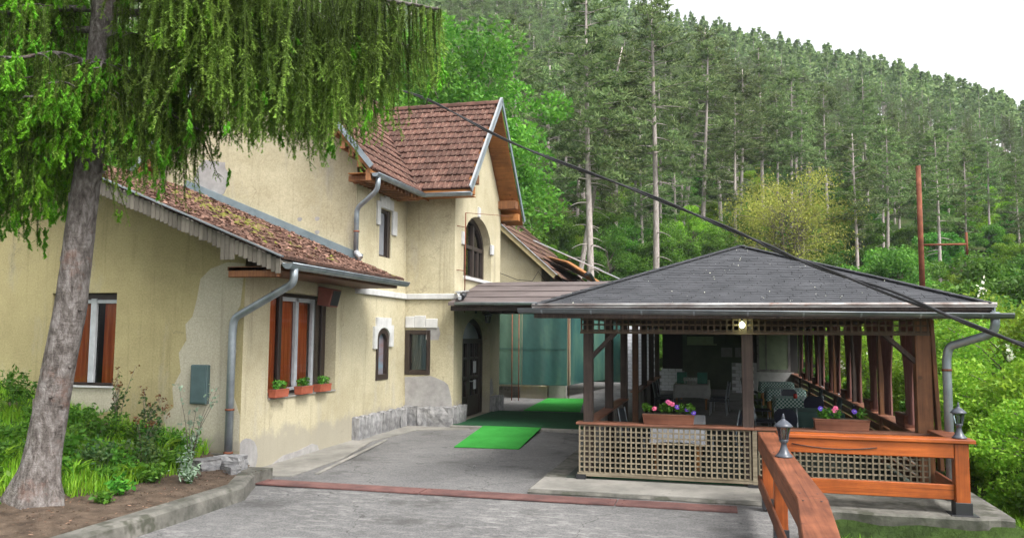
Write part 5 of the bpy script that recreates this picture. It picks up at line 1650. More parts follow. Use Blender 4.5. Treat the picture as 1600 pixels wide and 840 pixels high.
for i in range(9):
    z = 4.2 + 3.1 * i / 9; x = -5.05 - 3.45 * i / 9
    mb = MB(); mb.bar((x, 25.8, z), (x, 33.2, z), 0.40, 0.03, up=(0.9, 0, 1)); mb.build('tile_course', TILE_OLD, rr_)
mb = MB(); mb.bar((-5.1, 25.7, 4.12), (-8.6, 25.7, 7.28), 0.05, 0.16, up=(0.9, 0, 1)); mb.build('verge_board', m_plain('cream verge board', (0.60, 0.50, 0.26), 0.7), rr_)
mb = MB(); mb.bar((-5.02, 25.66, 4.16), (-8.6, 25.66, 7.38), 0.12, 0.02, up=(0.9, 0, 1)); mb.build('verge_flashing', GALV_L, rr_)
# sagging eave of the lower rear roof with open wooden underside
rows = []
for i in range(15):
    y = 26.6 + i * 0.45
    s = 0.10 * math.sin(i * 0.9)
    rows.append([(-5.7, y, 4.85 + s * 0.3), (-4.9, y, 4.62 - 0.012 * i + s), (-4.25, y, 4.22 - 0.015 * i + s)])
mb = MB(); mb.grid(rows); mb.grid([[(x, y, z + 0.05) for x, y, z in reversed(r)] for r in rows]); mb.grid([[r[2] for r in rows], [(r[2][0], r[2][1], r[2][2] + 0.05) for r in rows]])
mb.build('eave_boards', WOOD_OR, rh)
mb = MB(); mb.tube([(r[2][0] + 0.03, r[2][1], r[2][2] + 0.02) for r in rows], 0.06, 8); mb.build('eave_gutter', BLACK, rh)
for zz, yy in ((0.0, 28.2),):
    mb = MB(); mb.bar((-6.4, yy, 5.62 + zz), (-3.0, yy + 1.2, 4.08 + zz * 0.3), 0.35, 0.04, up=(0.4, 0, 1)); mb.build('roof_sheet', GALV_L, rh)
mb = MB(); mb.box(-5.66, -5.60, 27.45, 27.85, 3.5, 4.2); mb.build('window', FRAME_WH, rh)
wr = [(-7.0, 25.9, 4.25), (-6.4, 25.85, 4.02), (-5.9, 25.9, 3.98), (-5.7, 25.9, 4.3), (-5.5, 25.95, 4.0)]
mb = MB(); mb.tube(wr, 0.012, 6); mb.build('cable', CABLE, rh)
# yellow shed on the hillside
gzs = ground_z(-11.2, 80)
sh = thing('hillside_shed', 'small yellow wooden shed half hidden among the hillside trees', 'shed', (-11.2, 80, gzs))
zz = max(gzs + 0.2, 11.9)
mb = MB(); mb.box(-12.5, -10.2, 80, 83, gzs - 1, zz + 1.3); mb.build('shed_wall', m_plain('ochre boards', (0.36, 0.20, 0.04), 0.8), sh)
mb = MB(); mb.hexa([(-13, 79.6, zz + 1.3), (-9.8, 79.6, zz + 1.3), (-9.8, 83.4, zz + 1.7), (-13, 83.4, zz + 1.7), (-13, 79.6, zz + 1.45), (-9.8, 79.6, zz + 1.45), (-9.8, 83.4, zz + 1.85), (-13, 83.4, zz + 1.85)]); mb.build('shed_roof', TILE_OLD, sh)
mb = MB(); mb.box(-12.2, -11.3, 79.96, 80.02, zz, zz + 1.0); mb.build('shed_opening', DARK_IN, sh)

# ------------------------------------------------------------------ wall lantern by the door
def lantern_body(t, c, s, glow=GLASS):
    """six-sided lantern: c is the centre of the cage foot"""
    x, y, z = c
    P = lambda r, k, h: (x + r * s * math.cos(PI / 3 * k), y + r * s * math.sin(PI / 3 * k), z + h * s)
    mb = MB(); mb.lathe((x, y, z), [(0.05 * s, 0), (0.055 * s, 0.012 * s), (0.05 * s, 0.02 * s)], 6); mb.build('cage_foot', LANT, t)
    for k in range(6):
        mb = MB(); mb.bar(P(0.047, k, 0.02), P(0.075, k, 0.165), 0.008 * s, 0.008 * s); mb.build('cage_bar', LANT, t)
        mb = MB(); a, b, c2, d = P(0.045, k, 0.022), P(0.045, k + 1, 0.022), P(0.073, k + 1, 0.163), P(0.073, k, 0.163); mb.face([a, b, c2, d]); mb.build('pane', GLASS_D, t)
    mb = MB(); mb.lathe((x, y, z), [(0.10 * s, 0.16 * s), (0.105 * s, 0.168 * s), (0.085 * s, 0.19 * s), (0.05 * s, 0.222 * s), (0.022 * s, 0.24 * s), (0.018 * s, 0.255 * s)], 12); mb.build('lantern_roof', LANT, t)
    mb = MB(); mb.lathe((x, y, z), [(0.016 * s, 0.255 * s), (0.022 * s, 0.265 * s), (0.01 * s, 0.28 * s), (0.013 * s, 0.29 * s), (0.003 * s, 0.31 * s)], 10); mb.build('finial', LANT, t)
    mb = MB(); mb.lathe((x, y, z), [(0.012 * s, 0.02 * s), (0.014 * s, 0.06 * s), (0.022 * s, 0.09 * s), (0.018 * s, 0.12 * s), (0.004 * s, 0.135 * s)], 10); mb.build('bulb', m_plain('clear unlit bulb', (0.45, 0.43, 0.40), 0.2), t)
def rail_lantern(label, x, y, z):
    t = thing('lantern', label, 'lantern', (x, y, z), 'black lanterns on the timber railing')
    mb = MB(); mb.lathe((x, y, z), [(0.085, 0), (0.088, 0.008), (0.075, 0.02), (0.05, 0.05), (0.032, 0.10), (0.027, 0.135), (0.04, 0.15), (0.045, 0.16)], 14); mb.build('lantern_base', LANT, t)
    lantern_body(t, (x, y, z + 0.158), 0.9)
    return t
rail_lantern('black lantern standing on the near railing in front of the lattice', 0.647, 8.72, 0.952)
rail_lantern('black lantern standing on the outer corner of the railing before the green slope', 2.86, 11.0, 0.952)
t = thing('wall_lantern', 'black hexagonal lantern on a bracket beside the arched entrance door', 'lantern', (-5.93, 19.4, 2.6))
mb = MB(); mb.tube([(-5.92, 19.55, 2.85), (-5.75, 19.55, 2.92), (-5.6, 19.55, 2.86)], 0.012, 8); mb.box(-5.935, -5.915, 19.48, 19.62, 2.72, 2.94); mb.build('bracket', BLACK, t)
lantern_body(t, (-5.6, 19.55, 2.48), 1.15)

# ------------------------------------------------------------------ timber railing
rl = thing('timber_railing', 'varnished orange timber railing around the terrace corner', 'railing', (1.6, 9.5, 0))
def timber(name, a, m, label=None, bev=0.008):
    mb = MB(); mb.box(*a); return mb.build(name, m, rl, bevel=bev)
RA, RB, RC = Vector((0.605, 10.96, 0)), Vector((0.685, 6.58, 0)), Vector((0.40, 2.2, 0))
def along(name, a, b, off, w, z0, z1, m=WOOD_RL_Y, bev=0.008):
    """a plank laid along the slightly cranked near side: off is the sideways offset of its middle"""
    d = (b - a).normalized(); nx_ = Vector((-d.y, d.x, 0))
    if nx_.x < 0: nx_ = -nx_
    mb = MB(); q = [a + nx_ * (off - w / 2), a + nx_ * (off + w / 2), b + nx_ * (off + w / 2), b + nx_ * (off - w / 2)]
    mb.hexa([(p.x, p.y, z0) for p in reversed(q)] + [(p.x, p.y, z1) for p in reversed(q)])
    return mb.build(name, m, rl, bevel=bev)
for k, (a, b) in enumerate(((RA, RB + Vector((0, 0.003, 0))), (RB - Vector((0, 0.003, 0)), RC))):
    e = 0.002 * k
    along('top_plank', a, b, 0, 0.225, 0.90 - e, 0.95 - e)
    along('side_plank', a, b, -0.095, 0.03, 0.72, 0.899 - e)
    along('side_plank', a, b, 0.09, 0.03, 0.74, 0.899 - e)
    along('foot_plank', a, b, -0.10, 0.03, 0.24, 0.40)
for y in (10.72, 9.05, 6.75, 4.4):
    c = RA.lerp(RB, (RA.y - y) / (RA.y - RB.y)) if y > RB.y else RB.lerp(RC, (RB.y - y) / (RB.y - RC.y))
    timber('post', (c.x - 0.078, c.x + 0.055, y - 0.07, y + 0.07, 0.16, 0.899), WOOD_RL_Z)
    timber('post_shoe', (c.x - 0.088, c.x + 0.065, y - 0.08, y + 0.08, -0.02 if y < 10 else 0.03, 0.17), BLACK, bev=0.004)
timber('top_plank', (0.73, 3.00, 10.84, 11.12, 0.90, 0.949), WOOD_RL_X)
timber('side_plank', (0.70, 2.76, 10.87, 10.91, 0.72, 0.90), WOOD_RL_X)
timber('foot_plank', (0.70, 2.77, 10.93, 10.97, 0.22, 0.40), WOOD_RL_X)
timber('post', (2.77, 2.93, 10.88, 11.04, 0.18, 0.90), WOOD_RL_Z)
timber('post_shoe', (2.755, 2.945, 10.865, 11.055, 0.03, 0.20), BLACK, bev=0.004)
timber('post_shoe', (2.70, 3.0, 10.81, 11.09, 0.048, 0.06), BLACK, bev=0.002)
timber('top_plank', (2.72, 2.995, 11.125, 11.95, 0.898, 0.948), WOOD_RL_Y)
timber('foot_plank', (2.80, 2.84, 11.05, 11.98, 0.22, 0.40), WOOD_RL_Y)
timber('side_plank', (2.80, 2.84, 11.05, 11.98, 0.74, 0.898), WOOD_RL_Y)
for y in (10.72, 9.05, 6.75, 6.45):                       # screw heads over the posts and at the joint
    c = RA.lerp(RB, (RA.y - y) / (RA.y - RB.y)) if y > RB.y else RB.lerp(RC, (RB.y - y) / (RB.y - RC.y))
    for dx in (-0.07, 0.06):
        mb = MB(); mb.lathe((c.x + dx, y, 0.948), [(0.009, 0), (0.009, 0.004), (0.003, 0.005)], 8); mb.build('screw', BLACK, rl)
for x in (0.95, 1.55, 2.2, 2.85):
    mb = MB(); mb.lathe((x, 11.0, 0.948), [(0.008, 0), (0.008, 0.003), (0.003, 0.004)], 8); mb.build('screw', BLACK, rl)
mb = MB(); mb.tube([(0.9 + 0.2 * i, 10.86, 0.83 - 0.05 * math.sin(PI * min(1, i / 5.5))) for i in range(6)], 0.006, 6); mb.build('wire', CABLE, rl)
mb = MB(); mb.tube([(0.74, 5.35, 0.80), (0.80, 5.35, 0.80)], 0.04, 12); mb.build('knob', BLACK, rl)

# overhead cable, two twisted sheaths
cp = [(-7.2, 14.9, 7.4), (-5.03, 13.0, 6.35), (-2.95, 11.5, 5.05), (-0.91, 10.0, 3.96), (0.22, 9.0, 3.30), (0.80, 8.3, 2.92), (1.48, 7.4, 2.53), (2.07, 6.3, 2.12), (2.6, 5.0, 1.75), (3.1, 3.6, 1.5)]
def cat_rom(P, n=8):
    P = [Vector(p) for p in P]; out = []
    for i in range(len(P) - 1):
        a, b, c, d = P[max(i - 1, 0)], P[i], P[i + 1], P[min(i + 2, len(P) - 1)]
        for k in range(n):
            t = k / n
            out.append(0.5 * ((2 * b) + (c - a) * t + (2 * a - 5 * b + 4 * c - d) * t * t + (3 * b - a - 3 * c + d) * t ** 3))
    return out + [P[-1]]
path = cat_rom(cp, 10)
cb = thing('overhead_cable', 'thick black overhead cable sweeping across the pavilion roof', 'cable', (-2.9, 11.5, 5.0))
for s in (0, 1):
    mb = MB(); mb.tube([p + Vector((0, 0.012 * math.cos(i * 0.45 + PI * s), 0.014 * math.sin(i * 0.45 + PI * s) - (0.010 * s * max(0, i - 40) * 0.05))) for i, p in enumerate(path)], 0.0125, 8); mb.build('cable_strand', CABLE, cb)
# rusty pole on the pavilion roof
pl = thing('rusty_mast', 'rusty steel mast with a side arm standing on the pavilion roof', 'mast', (3.04, 13.2, 2.75))
mb = MB(); mb.tube([(3.03, 13.3, 2.70), (3.03, 13.3, 4.80)], [0.042, 0.036], 10); mb.build('mast_tube', RUST, pl)
mb = MB(); mb.tube([(3.03, 13.3, 3.58), (3.66, 13.3, 3.58)], 0.016, 8); mb.build('side_arm', RUST, pl)
mb = MB(); mb.tube([(3.66, 13.3, 3.42), (3.66, 13.3, 3.76)], 0.018, 8); mb.build('arm_stub', RUST, pl)
mb = MB(); mb.lathe((3.03, 13.3, 2.68), [(0.10, 0), (0.09, 0.06), (0.05, 0.14)], 10); mb.build('mast_foot', RUST, pl)
# @@PART4@@
# ================================================================== VEGETATION
def tube_np(pts, rad, n=6):
    mb = MB(); mb.tube(pts, rad, n, caps=False)
    f4 = [f for f in mb.f]
    return np.array(mb.v), np.array(f4)


# ------------------------------------------------------------------ the spruce in the garden bed
sp = thing('spruce_tree', 'old spruce with leaning grey trunk and drooping branches in the garden bed', 'tree', (-7.5, 7.7, 0.3))
TR = [(-7.52, 7.62, 0.05, .35), (-7.51, 7.64, 0.22, .31), (-7.50, 7.66, .38, .255), (-7.48, 7.68, .60, .215), (-7.46, 7.7, .85, .192), (-7.35, 7.7, 1.57, .178), (-7.2, 7.7, 2.44, .168), (-7.12, 7.7, 3.4, .157), (-7.06, 7.7, 4.0, .15), (-6.97, 7.7, 5.2, .146), (-6.93, 7.7, 6.1, .142), (-6.9, 7.7, 8.2, .12), (-6.88, 7.7, 10.5, .08), (-6.86, 7.7, 13, .03)]
def trunk_at(z):
    for a, b in zip(TR, TR[1:]):
        if a[2] <= z <= b[2]:
            t = (z - a[2]) / (b[2] - a[2]); return Vector([a[i] + (b[i] - a[i]) * t for i in range(3)]), a[3] + (b[3] - a[3]) * t
    return Vector(TR[-1][:3]), TR[-1][3]
mb = MB(); rows = []; n = 40
z = 0.05
while z < 12.9:
    c, r = trunk_at(z)
    row = []
    for j in range(n):
        a = 2 * PI * j / n
        k = r * (1 + 0.05 * noise.noise(Vector((math.cos(a) * 3.5, math.sin(a) * 3.5, z * 2.2))) + 0.035 * noise.noise(Vector((math.cos(a) * 9, math.sin(a) * 9, z * 6))))
        if z < 0.7: k += (0.7 - z) * 0.16 * max(0, math.sin(a * 5 + 1.0)) ** 2
        row.append((c.x + k * math.cos(a), c.y + k * math.sin(a), z))
    rows.append(row)
    z += 0.06 if z < 6.5 else 0.3
mb.grid(rows, closed=True, smooth=True)
trunk = mb.build('trunk', SPRUCE_BARK, sp)
for k in range(60):                                     # snapped branch stubs and bark flakes
    zz = rnd.uniform(0.9, 5.5); c, r = trunk_at(zz); a = rnd.choice((rnd.uniform(-1.0, 0.4), rnd.uniform(-PI, 0.1)))
    d = Vector((math.cos(a), math.sin(a), rnd.uniform(-0.2, 0.3)))
    mb = MB(); q = c + d * r * 0.95
    if k % 5 == 0: mb.tube([q - d * 0.02, q + d * rnd.uniform(0.02, 0.06)], [0.028, 0.014], 7)
    else: mb.bar(q, q + Vector((0, 0, rnd.uniform(0.05, 0.13))), rnd.uniform(0.02, 0.05), 0.018, up=d)
    mb.build('bark_flake', SPRUCE_BARK, trunk)

TINTS = {}
def strand_tpl(rng, L, droop=True):
    """a hanging spruce twig: needles round a thin stem along -z (length L)"""
    n = int(L / 0.0034)
    t = np.sort(rng.random(n)) * L
    a = rng.uniform(0, 2 * np.pi, n)
    bend = 0.05 * L * np.sin(t / L * 2.0)
    base = np.stack([bend, 0.006 * np.sin(t * 11), -t], 1)
    out = np.stack([np.cos(a), np.sin(a), np.full(n, -0.55)], 1)
    ln = rng.uniform(0.020, 0.034, (n, 1)) * (1 - 0.45 * (t / L)[:, None] ** 4)
    tip = base + out * ln
    w = np.cross(out, rng.normal(size=(n, 3))); w /= np.linalg.norm(w, axis=1, keepdims=True)
    w *= 0.0036
    main = np.stack([base - w, base + w, tip], 1)      # (n,3,3)
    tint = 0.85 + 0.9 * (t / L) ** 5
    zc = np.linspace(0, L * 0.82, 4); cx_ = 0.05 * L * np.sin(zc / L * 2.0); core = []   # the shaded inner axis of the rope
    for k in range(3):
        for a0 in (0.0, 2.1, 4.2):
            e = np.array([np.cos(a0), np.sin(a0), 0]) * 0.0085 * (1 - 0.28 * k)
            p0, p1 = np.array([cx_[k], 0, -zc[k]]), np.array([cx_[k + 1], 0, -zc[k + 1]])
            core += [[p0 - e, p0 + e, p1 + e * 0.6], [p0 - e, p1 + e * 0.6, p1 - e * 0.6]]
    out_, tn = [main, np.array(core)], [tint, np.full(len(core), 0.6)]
    for _ in range(int(L / 0.10)):                      # short side twigs feather the rope
        t0 = rng.uniform(0.1, 0.9) * L; a0 = rng.uniform(0, 6.28); l2 = rng.uniform(0.05, 0.13); m = int(l2 / 0.0042)
        q = rng.random(m) * l2; dr = np.array([np.cos(a0), np.sin(a0), -1.1]); dr /= np.linalg.norm(dr)
        b2 = np.array([0.05 * L * np.sin(t0 / L * 2.0), 0, -t0]) + dr * q[:, None]
        a2 = rng.uniform(0, 6.28, m); o2 = np.stack([np.cos(a2), np.sin(a2), np.full(m, -0.6)], 1) * 0.75
        w2 = np.cross(o2, rng.normal(size=(m, 3))); w2 /= np.linalg.norm(w2, axis=1, keepdims=True); w2 *= 0.0036
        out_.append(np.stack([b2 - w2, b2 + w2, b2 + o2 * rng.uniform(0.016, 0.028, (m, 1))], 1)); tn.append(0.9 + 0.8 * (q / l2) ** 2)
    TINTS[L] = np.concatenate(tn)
    return np.concatenate(out_)
def shoot_tpl(rng):
    n = 34
    t = rng.random(n) * 0.085; a = rng.uniform(0, 2 * np.pi, n)
    base = np.stack([0 * t, 0 * t, -t], 1); out = np.stack([np.cos(a), np.sin(a), np.full(n, -1.1)], 1)
    tip = base + out * 0.024
    w = np.cross(out, rng.normal(size=(n, 3))); w /= np.linalg.norm(w, axis=1, keepdims=True); w *= 0.0085
    return np.stack([base - w, base + w, tip], 1)
STL = [0.16, 0.26, 0.36, 0.501, 0.7, 0.95]
STR = [strand_tpl(nrng, L) for L in STL]
SHT = [shoot_tpl(nrng) for _ in range(3)]

def place(tpl, pos, az, tilt, tdir, sc):
    ca, sa = math.cos(az), math.sin(az)
    Rz = np.array([[ca, -sa, 0], [sa, ca, 0], [0, 0, 1]])
    # tilt towards direction tdir
    ct, st_ = math.cos(tilt), math.sin(tilt); cd, sd = math.cos(tdir), math.sin(tdir)
    k = np.array([-sd, cd, 0.0])
    K = np.array([[0, -k[2], k[1]], [k[2], 0, -k[0]], [-k[1], k[0], 0]])
    Rt = np.eye(3) + (-st_) * K + (1 - ct) * (K @ K)
    return (tpl * sc) @ (Rt @ Rz).T + pos

def spruce_branch(z0, az, L, rise, droop, dens, shoots, seed, smax=0.7, curtain=None, tmin=0.10):
    rr = np.random.default_rng(seed)
    c, r = trunk_at(z0)
    pts = []
    for i in range(15):
        t = i / 14
        az2 = az + 0.10 * math.sin(t * 3 + seed)
        pts.append(c + Vector((math.cos(az2) * L * t, math.sin(az2) * L * t, rise * L * t - droop * L * t * t + 0.03 * math.sin(t * 9 + seed))))
    mb = MB(); mb.tube(pts, [0.045 * (1 - 0.85 * i / 14) * (L / 3) ** 0.5 + 0.006 for i in range(15)], 7)
    tris, sh, tnt = [], [], []
    s = 0.25
    nside = int(L * 11 * dens)
    for i in range(nside):
        t = tmin + (1 - tmin) * (i + rr.random()) / nside
        k = min(13, int(t * 14)); p = pts[k].lerp(pts[k + 1], t * 14 - k)
        side = 1 if i % 2 else -1
        sl = (0.15 + 0.75 * math.sin(min(1, t * 1.15) * PI) ** 0.8) * min(1.0, 0.45 + L * 0.2) * rr.uniform(0.6, 1.15)
        a2 = az + side * rr.uniform(0.7, 1.3)
        q = []
        for j in range(5):
            u = j / 4
            q.append(p + Vector((math.cos(a2) * sl * u, math.sin(a2) * sl * u, -0.10 * sl * u - 0.28 * sl * u * u)))
        mb.tube(q, [0.009, 0.008, 0.006, 0.004, 0.003], 4, caps=False)
        ns = max(3, int(sl / 0.055))
        for j in range(ns + 1):
            u = (j + rr.random() * 0.8) / (ns + 1)
            w = min(3, int(u * 4)); b = q[w].lerp(q[w + 1], u * 4 - w)
            mx = smax * (0.35 + 0.65 * math.sin(min(1.0, t * 1.25) * PI) ** 0.7) if curtain is None else smax * curtain(t)
            want = mx * rr.uniform(0.3, 1.2)
            ti = int(np.argmin([abs(x - want) for x in STL]))
            sc = want / STL[ti]
            tilt = rr.normal(0, 0.06) + (0.35 if u > 0.9 else 0.05); td = a2 + rr.normal(0, 0.8)
            sc3 = np.array([max(0.75, min(1.2, sc)), max(0.75, min(1.2, sc)), sc])
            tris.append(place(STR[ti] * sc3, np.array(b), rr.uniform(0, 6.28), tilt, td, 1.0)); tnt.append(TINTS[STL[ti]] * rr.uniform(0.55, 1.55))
            if shoots and rr.random() < shoots:
                e = place(np.array([[[0.1 * STL[ti] * 0.9, 0, -STL[ti] * 0.97]]]) * sc3, np.array(b), 0, tilt, td, 1.0)[0, 0]
                for q2 in range(rr.integers(2, 6)):
                    sh.append(place(SHT[rr.integers(3)], e + rr.normal(0, 0.022, 3) + np.array([0, 0, 0.02 + 0.05 * q2]), 0, rr.uniform(0, 0.7), rr.uniform(0, 6.28), rr.uniform(0.8, 1.4)))
    br = mb.build('branch', SPRUCE_BARK, sp)
    off = np.array(wl(br))
    T = np.concatenate(tris); N = len(T)
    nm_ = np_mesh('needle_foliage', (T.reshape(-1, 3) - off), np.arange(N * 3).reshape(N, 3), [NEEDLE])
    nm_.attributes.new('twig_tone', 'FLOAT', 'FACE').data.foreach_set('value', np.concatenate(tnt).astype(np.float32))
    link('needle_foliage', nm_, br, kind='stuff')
    if sh:
        T = np.concatenate(sh); N += len(T); n2 = len(T)
        link('young_shoots', np_mesh('young_shoots', (T.reshape(-1, 3) - off), np.arange(n2 * 3).reshape(n2, 3), [NEEDLE_Y]), br, kind='stuff')
    return N
tot = 0
# the long branch that sweeps right in front of the gable, with its curtain of twigs
tot += spruce_branch(6.15, R(3), 4.2, 0.01, 0.16, 1.15, 0.05, 1, 1.3, lambda t: 0.35 + 0.75 * math.sin(min(1, t * 1.1) * PI * 0.93) ** 0.8, 0.30)
tot += spruce_branch(6.1, R(13), 3.8, 0.0, 0.20, 1.0, 0.06, 2, 1.25, lambda t: 0.4 + 0.65 * math.sin(t * PI) ** 0.8, 0.26)
tot += spruce_branch(6.5, R(-12), 2.9, 0.0, 0.18, 0.8, 0.06, 3, 1.1, None, 0.35)
tot += spruce_branch(5.95, R(22), 3.3, 0.0, 0.20, 0.95, 0.06, 4, 1.15, None, 0.3)
tot += spruce_branch(5.6, R(-4), 1.85, -0.05, 0.26, 1.3, 0.14, 5, 0.95)
tot += spruce_branch(5.2, R(20), 1.45, -0.1, 0.26, 1.3, 0.14, 6, 0.8)
tot += spruce_branch(6.8, R(35), 2.9, 0.0, 0.2, 0.6, 0.04, 7, 0.9, None, 0.4)
tot += spruce_branch(4.95, R(8), 1.3, -0.15, 0.2, 1.4, 0.14, 9, 0.95)
tot += spruce_branch(6.3, R(-3), 2.4, 0.0, 0.2, 1.2, 0.06, 8, 1.3)
# branches to the left and towards the viewer, tipped with fresh shoots
for i, (z0, az, L) in enumerate(((4.75, 180, 1.7), (4.45, 205, 1.5), (5.1, 228, 1.6), (5.3, 258, 1.25), (5.0, 285, 1.05), (5.7, 190, 2.2), (5.9, 215, 2.0), (6.4, 200, 2.4), (6.6, 232, 2.1), (4.7, 160, 1.9), (5.4, 150, 2.1), (6.2, 165, 2.5), (6.9, 320, 2.0), (5.25, 318, 1.0), (4.25, 190, 1.9), (4.9, 262, 0.9))):
    tot += spruce_branch(z0, R(az), L, -0.03, 0.25, 1.0, 0.6 if 170 < az < 330 else 0.3, 20 + i, 0.75)
for i, (z0, az, L) in enumerate(((7.6, 60, 2.6), (8.0, 0, 2.6), (8.3, 120, 2.4), (8.6, 220, 2.2), (9.2, 300, 1.9), (10.0, 40, 1.5), (10.6, 170, 1.2))):
    tot += spruce_branch(z0, R(az), L, 0.0, 0.2, 0.22, 0.0, 60 + i, 0.4)
print('spruce tris', tot)


# ------------------------------------------------------------------ pines
def pine(name, h, bare, spread, seed, top=1.0, dead=10):
    rr = np.random.default_rng(seed)
    t = thing(name, 'pine', 'tree', (0, 0, 0))
    mb = MB()
    P, Rd = [], []
    for i in range(13):
        u = i / 12
        P.append((0.18 * math.sin(u * 3 + seed), 0.18 * math.cos(u * 2.3 + seed) - 0.18, h * u)); Rd.append(0.17 * (h / 18) * (1 - 0.86 * u ** 1.3) + 0.02 + (0.08 if i == 0 else 0))
    mb.tube(P, Rd, 9)
    def at(z):
        u = z / h * 12; k = min(11, int(u)); return Vector(P[k]).lerp(Vector(P[k + 1]), u - k)
    tuft = []
    def branch(z, az, L, up, alive, m):
        q = []
        for j in range(5):
            u = j / 4
            q.append(at(z) + Vector((math.cos(az + 0.15 * u) * L * u, math.sin(az + 0.15 * u) * L * u, up * L * u - (0.12 if alive else 0.35) * L * u * u)))
        mb.tube(q, [0.035, 0.028, 0.02, 0.014, 0.006], 4, caps=False)
        if alive:
            nt_ = int(4 + L * m)
            for j in range(nt_):
                u = 0.28 + 0.72 * rr.random() ** 0.8
                k = min(3, int(u * 4)); b = q[k].lerp(q[k + 1], u * 4 - k)
                w = 0.10 + 0.30 * L * (1 - abs(u - 0.65))
                tuft.append((b.x + rr.normal(0, w * 0.55), b.y + rr.normal(0, w * 0.55), b.z + rr.normal(0.06, 0.13)))
    z = h * bare
    while z < h * 0.985:
        u = (z / h - bare) / (1 - bare)
        prof = (0.55 + 0.45 * min(1, u / 0.25)) * (1 - u ** 2.2) ** 0.7 + 0.10
        for _ in range(rr.integers(3, 5)):
            if rr.random() < 0.16 * (1 - u): continue
            branch(z + rr.uniform(-0.15, 0.15), rr.uniform(0, 6.28), spread * prof * rr.uniform(0.55, 1.15), 0.05 + 0.35 * u, True, 6.5)
        z += h * 0.030
    for _ in range(dead):
        zz = h * rr.uniform(bare * 0.45, bare * 1.05)
        branch(zz, rr.uniform(0, 6.28), rr.uniform(0.5, 1.7), 0.1, False, 0)
    C = np.array(tuft); N = len(C); m = 9
    d = rr.normal(size=(N, m, 3)); d[:, :, 2] = np.abs(d[:, :, 2]) * 0.8 + 0.1; d /= np.linalg.norm(d, axis=2, keepdims=True)
    ln = rr.uniform(0.20, 0.34, (N, m, 1)) * (h / 18) ** 0.5
    w = np.cross(d, rr.normal(size=(N, m, 3))); w /= np.linalg.norm(w, axis=2, keepdims=True); w *= 0.042
    b = C[:, None, :] + d * 0.02
    T = np.stack([b - w, b + w, b + d * ln + w * 0.5, b + d * ln - w * 0.5], 2).reshape(-1, 3)
    Fq = np.arange(len(T)).reshape(-1, 4)
    mb.build('trunk', BARK, t)
    link('crown', np_mesh('crown', T, Fq, [PINE_N]), t)
    return t


PR = [pine('pine_tree', 19, 0.50, 2.7, 1, dead=16), pine('pine_tree', 21, 0.46, 2.9, 2, dead=14), pine('pine_tree', 18, 0.42, 2.4, 3), pine('pine_tree', 16, 0.34, 2.3, 4), pine('pine_tree', 20, 0.38, 2.6, 5), pine('pine_tree', 17, 0.52, 2.5, 6, dead=14), pine('pine_tree', 14, 0.25, 2.2, 7, dead=6)]
PH = [19, 21, 18, 16, 20, 17, 14]
used = [False] * len(PR)
n_pine = 0
def landmark(x, y):
    px = 800 + 1254 * math.tan(math.atan2(x, y) + _yaw)
    for lim_, w in ((860, 'beside the tall gable'), (960, 'above the entrance canopy'), (1090, 'above the left slope of the pavilion roof'), (1200, 'above the pavilion roof peak'), (1330, 'in line with the olive shrub'), (1425, 'just left of the rusty mast'), (1520, 'behind the side arm of the rusty mast')):
        if px < lim_: return w
    return 'right of the rusty mast'
SKYLINE = [(600, -300), (1000, -60), (1070, 4), (1140, 28), (1300, 68), (1450, 104), (1600, 152), (1720, 190)]
def height_cap(x, y, extra=0.0):
    """tallest a tree may stand here and still keep below the ridge line as seen from the yard"""
    d = math.hypot(x, y); az = math.atan2(x, y) + _yaw
    px = 800 + 1254 * math.tan(az)
    for (a, ya), (b, yb) in zip(SKYLINE, SKYLINE[1:]):
        if a <= px <= b:
            ys = ya + (yb - ya) * (px - a) / (b - a) + extra
            return 2.15 + (527 - ys) / 1254 * d * math.cos(az) - ground_z(x, y)
    return 99.0
def put_pine(k, x, y, sc, label, group, lean=(0, 0), dz=-0.25):
    global n_pine
    cap = height_cap(x, y, rnd.uniform(-14, 10) if math.hypot(x, y) > 190 else (20 + 0.45 * (190 - math.hypot(x, y)) if group != GN else 0) + rnd.uniform(0, 25))
    sc = min(sc, max(0.42, cap / PH[k]))
    z = ground_z(x, y) + dz
    rz = rnd.uniform(0, 2 * PI)
    n_pine += 1
    if not used[k]:
        used[k] = True; o = PR[k]
        o.location = (x, y, z); o.rotation_euler = (lean[0], lean[1], rz if lean == (0, 0) else 0); o.scale = (sc,) * 3
        o['label'] = label; o['group'] = group
        return o
    return copy_thing(PR[k], (x, y, z), (lean[0], lean[1], rz if lean == (0, 0) else 0), sc, label, group)
def at_px(px, dist):
    """ground point in the direction of a picture column, for a given distance from the camera"""
    a = math.atan((px - 800) / 1254.0) - _yaw
    return dist * math.sin(a), dist * math.cos(a)
GN = 'tall pines standing nearest behind the house and pavilion'
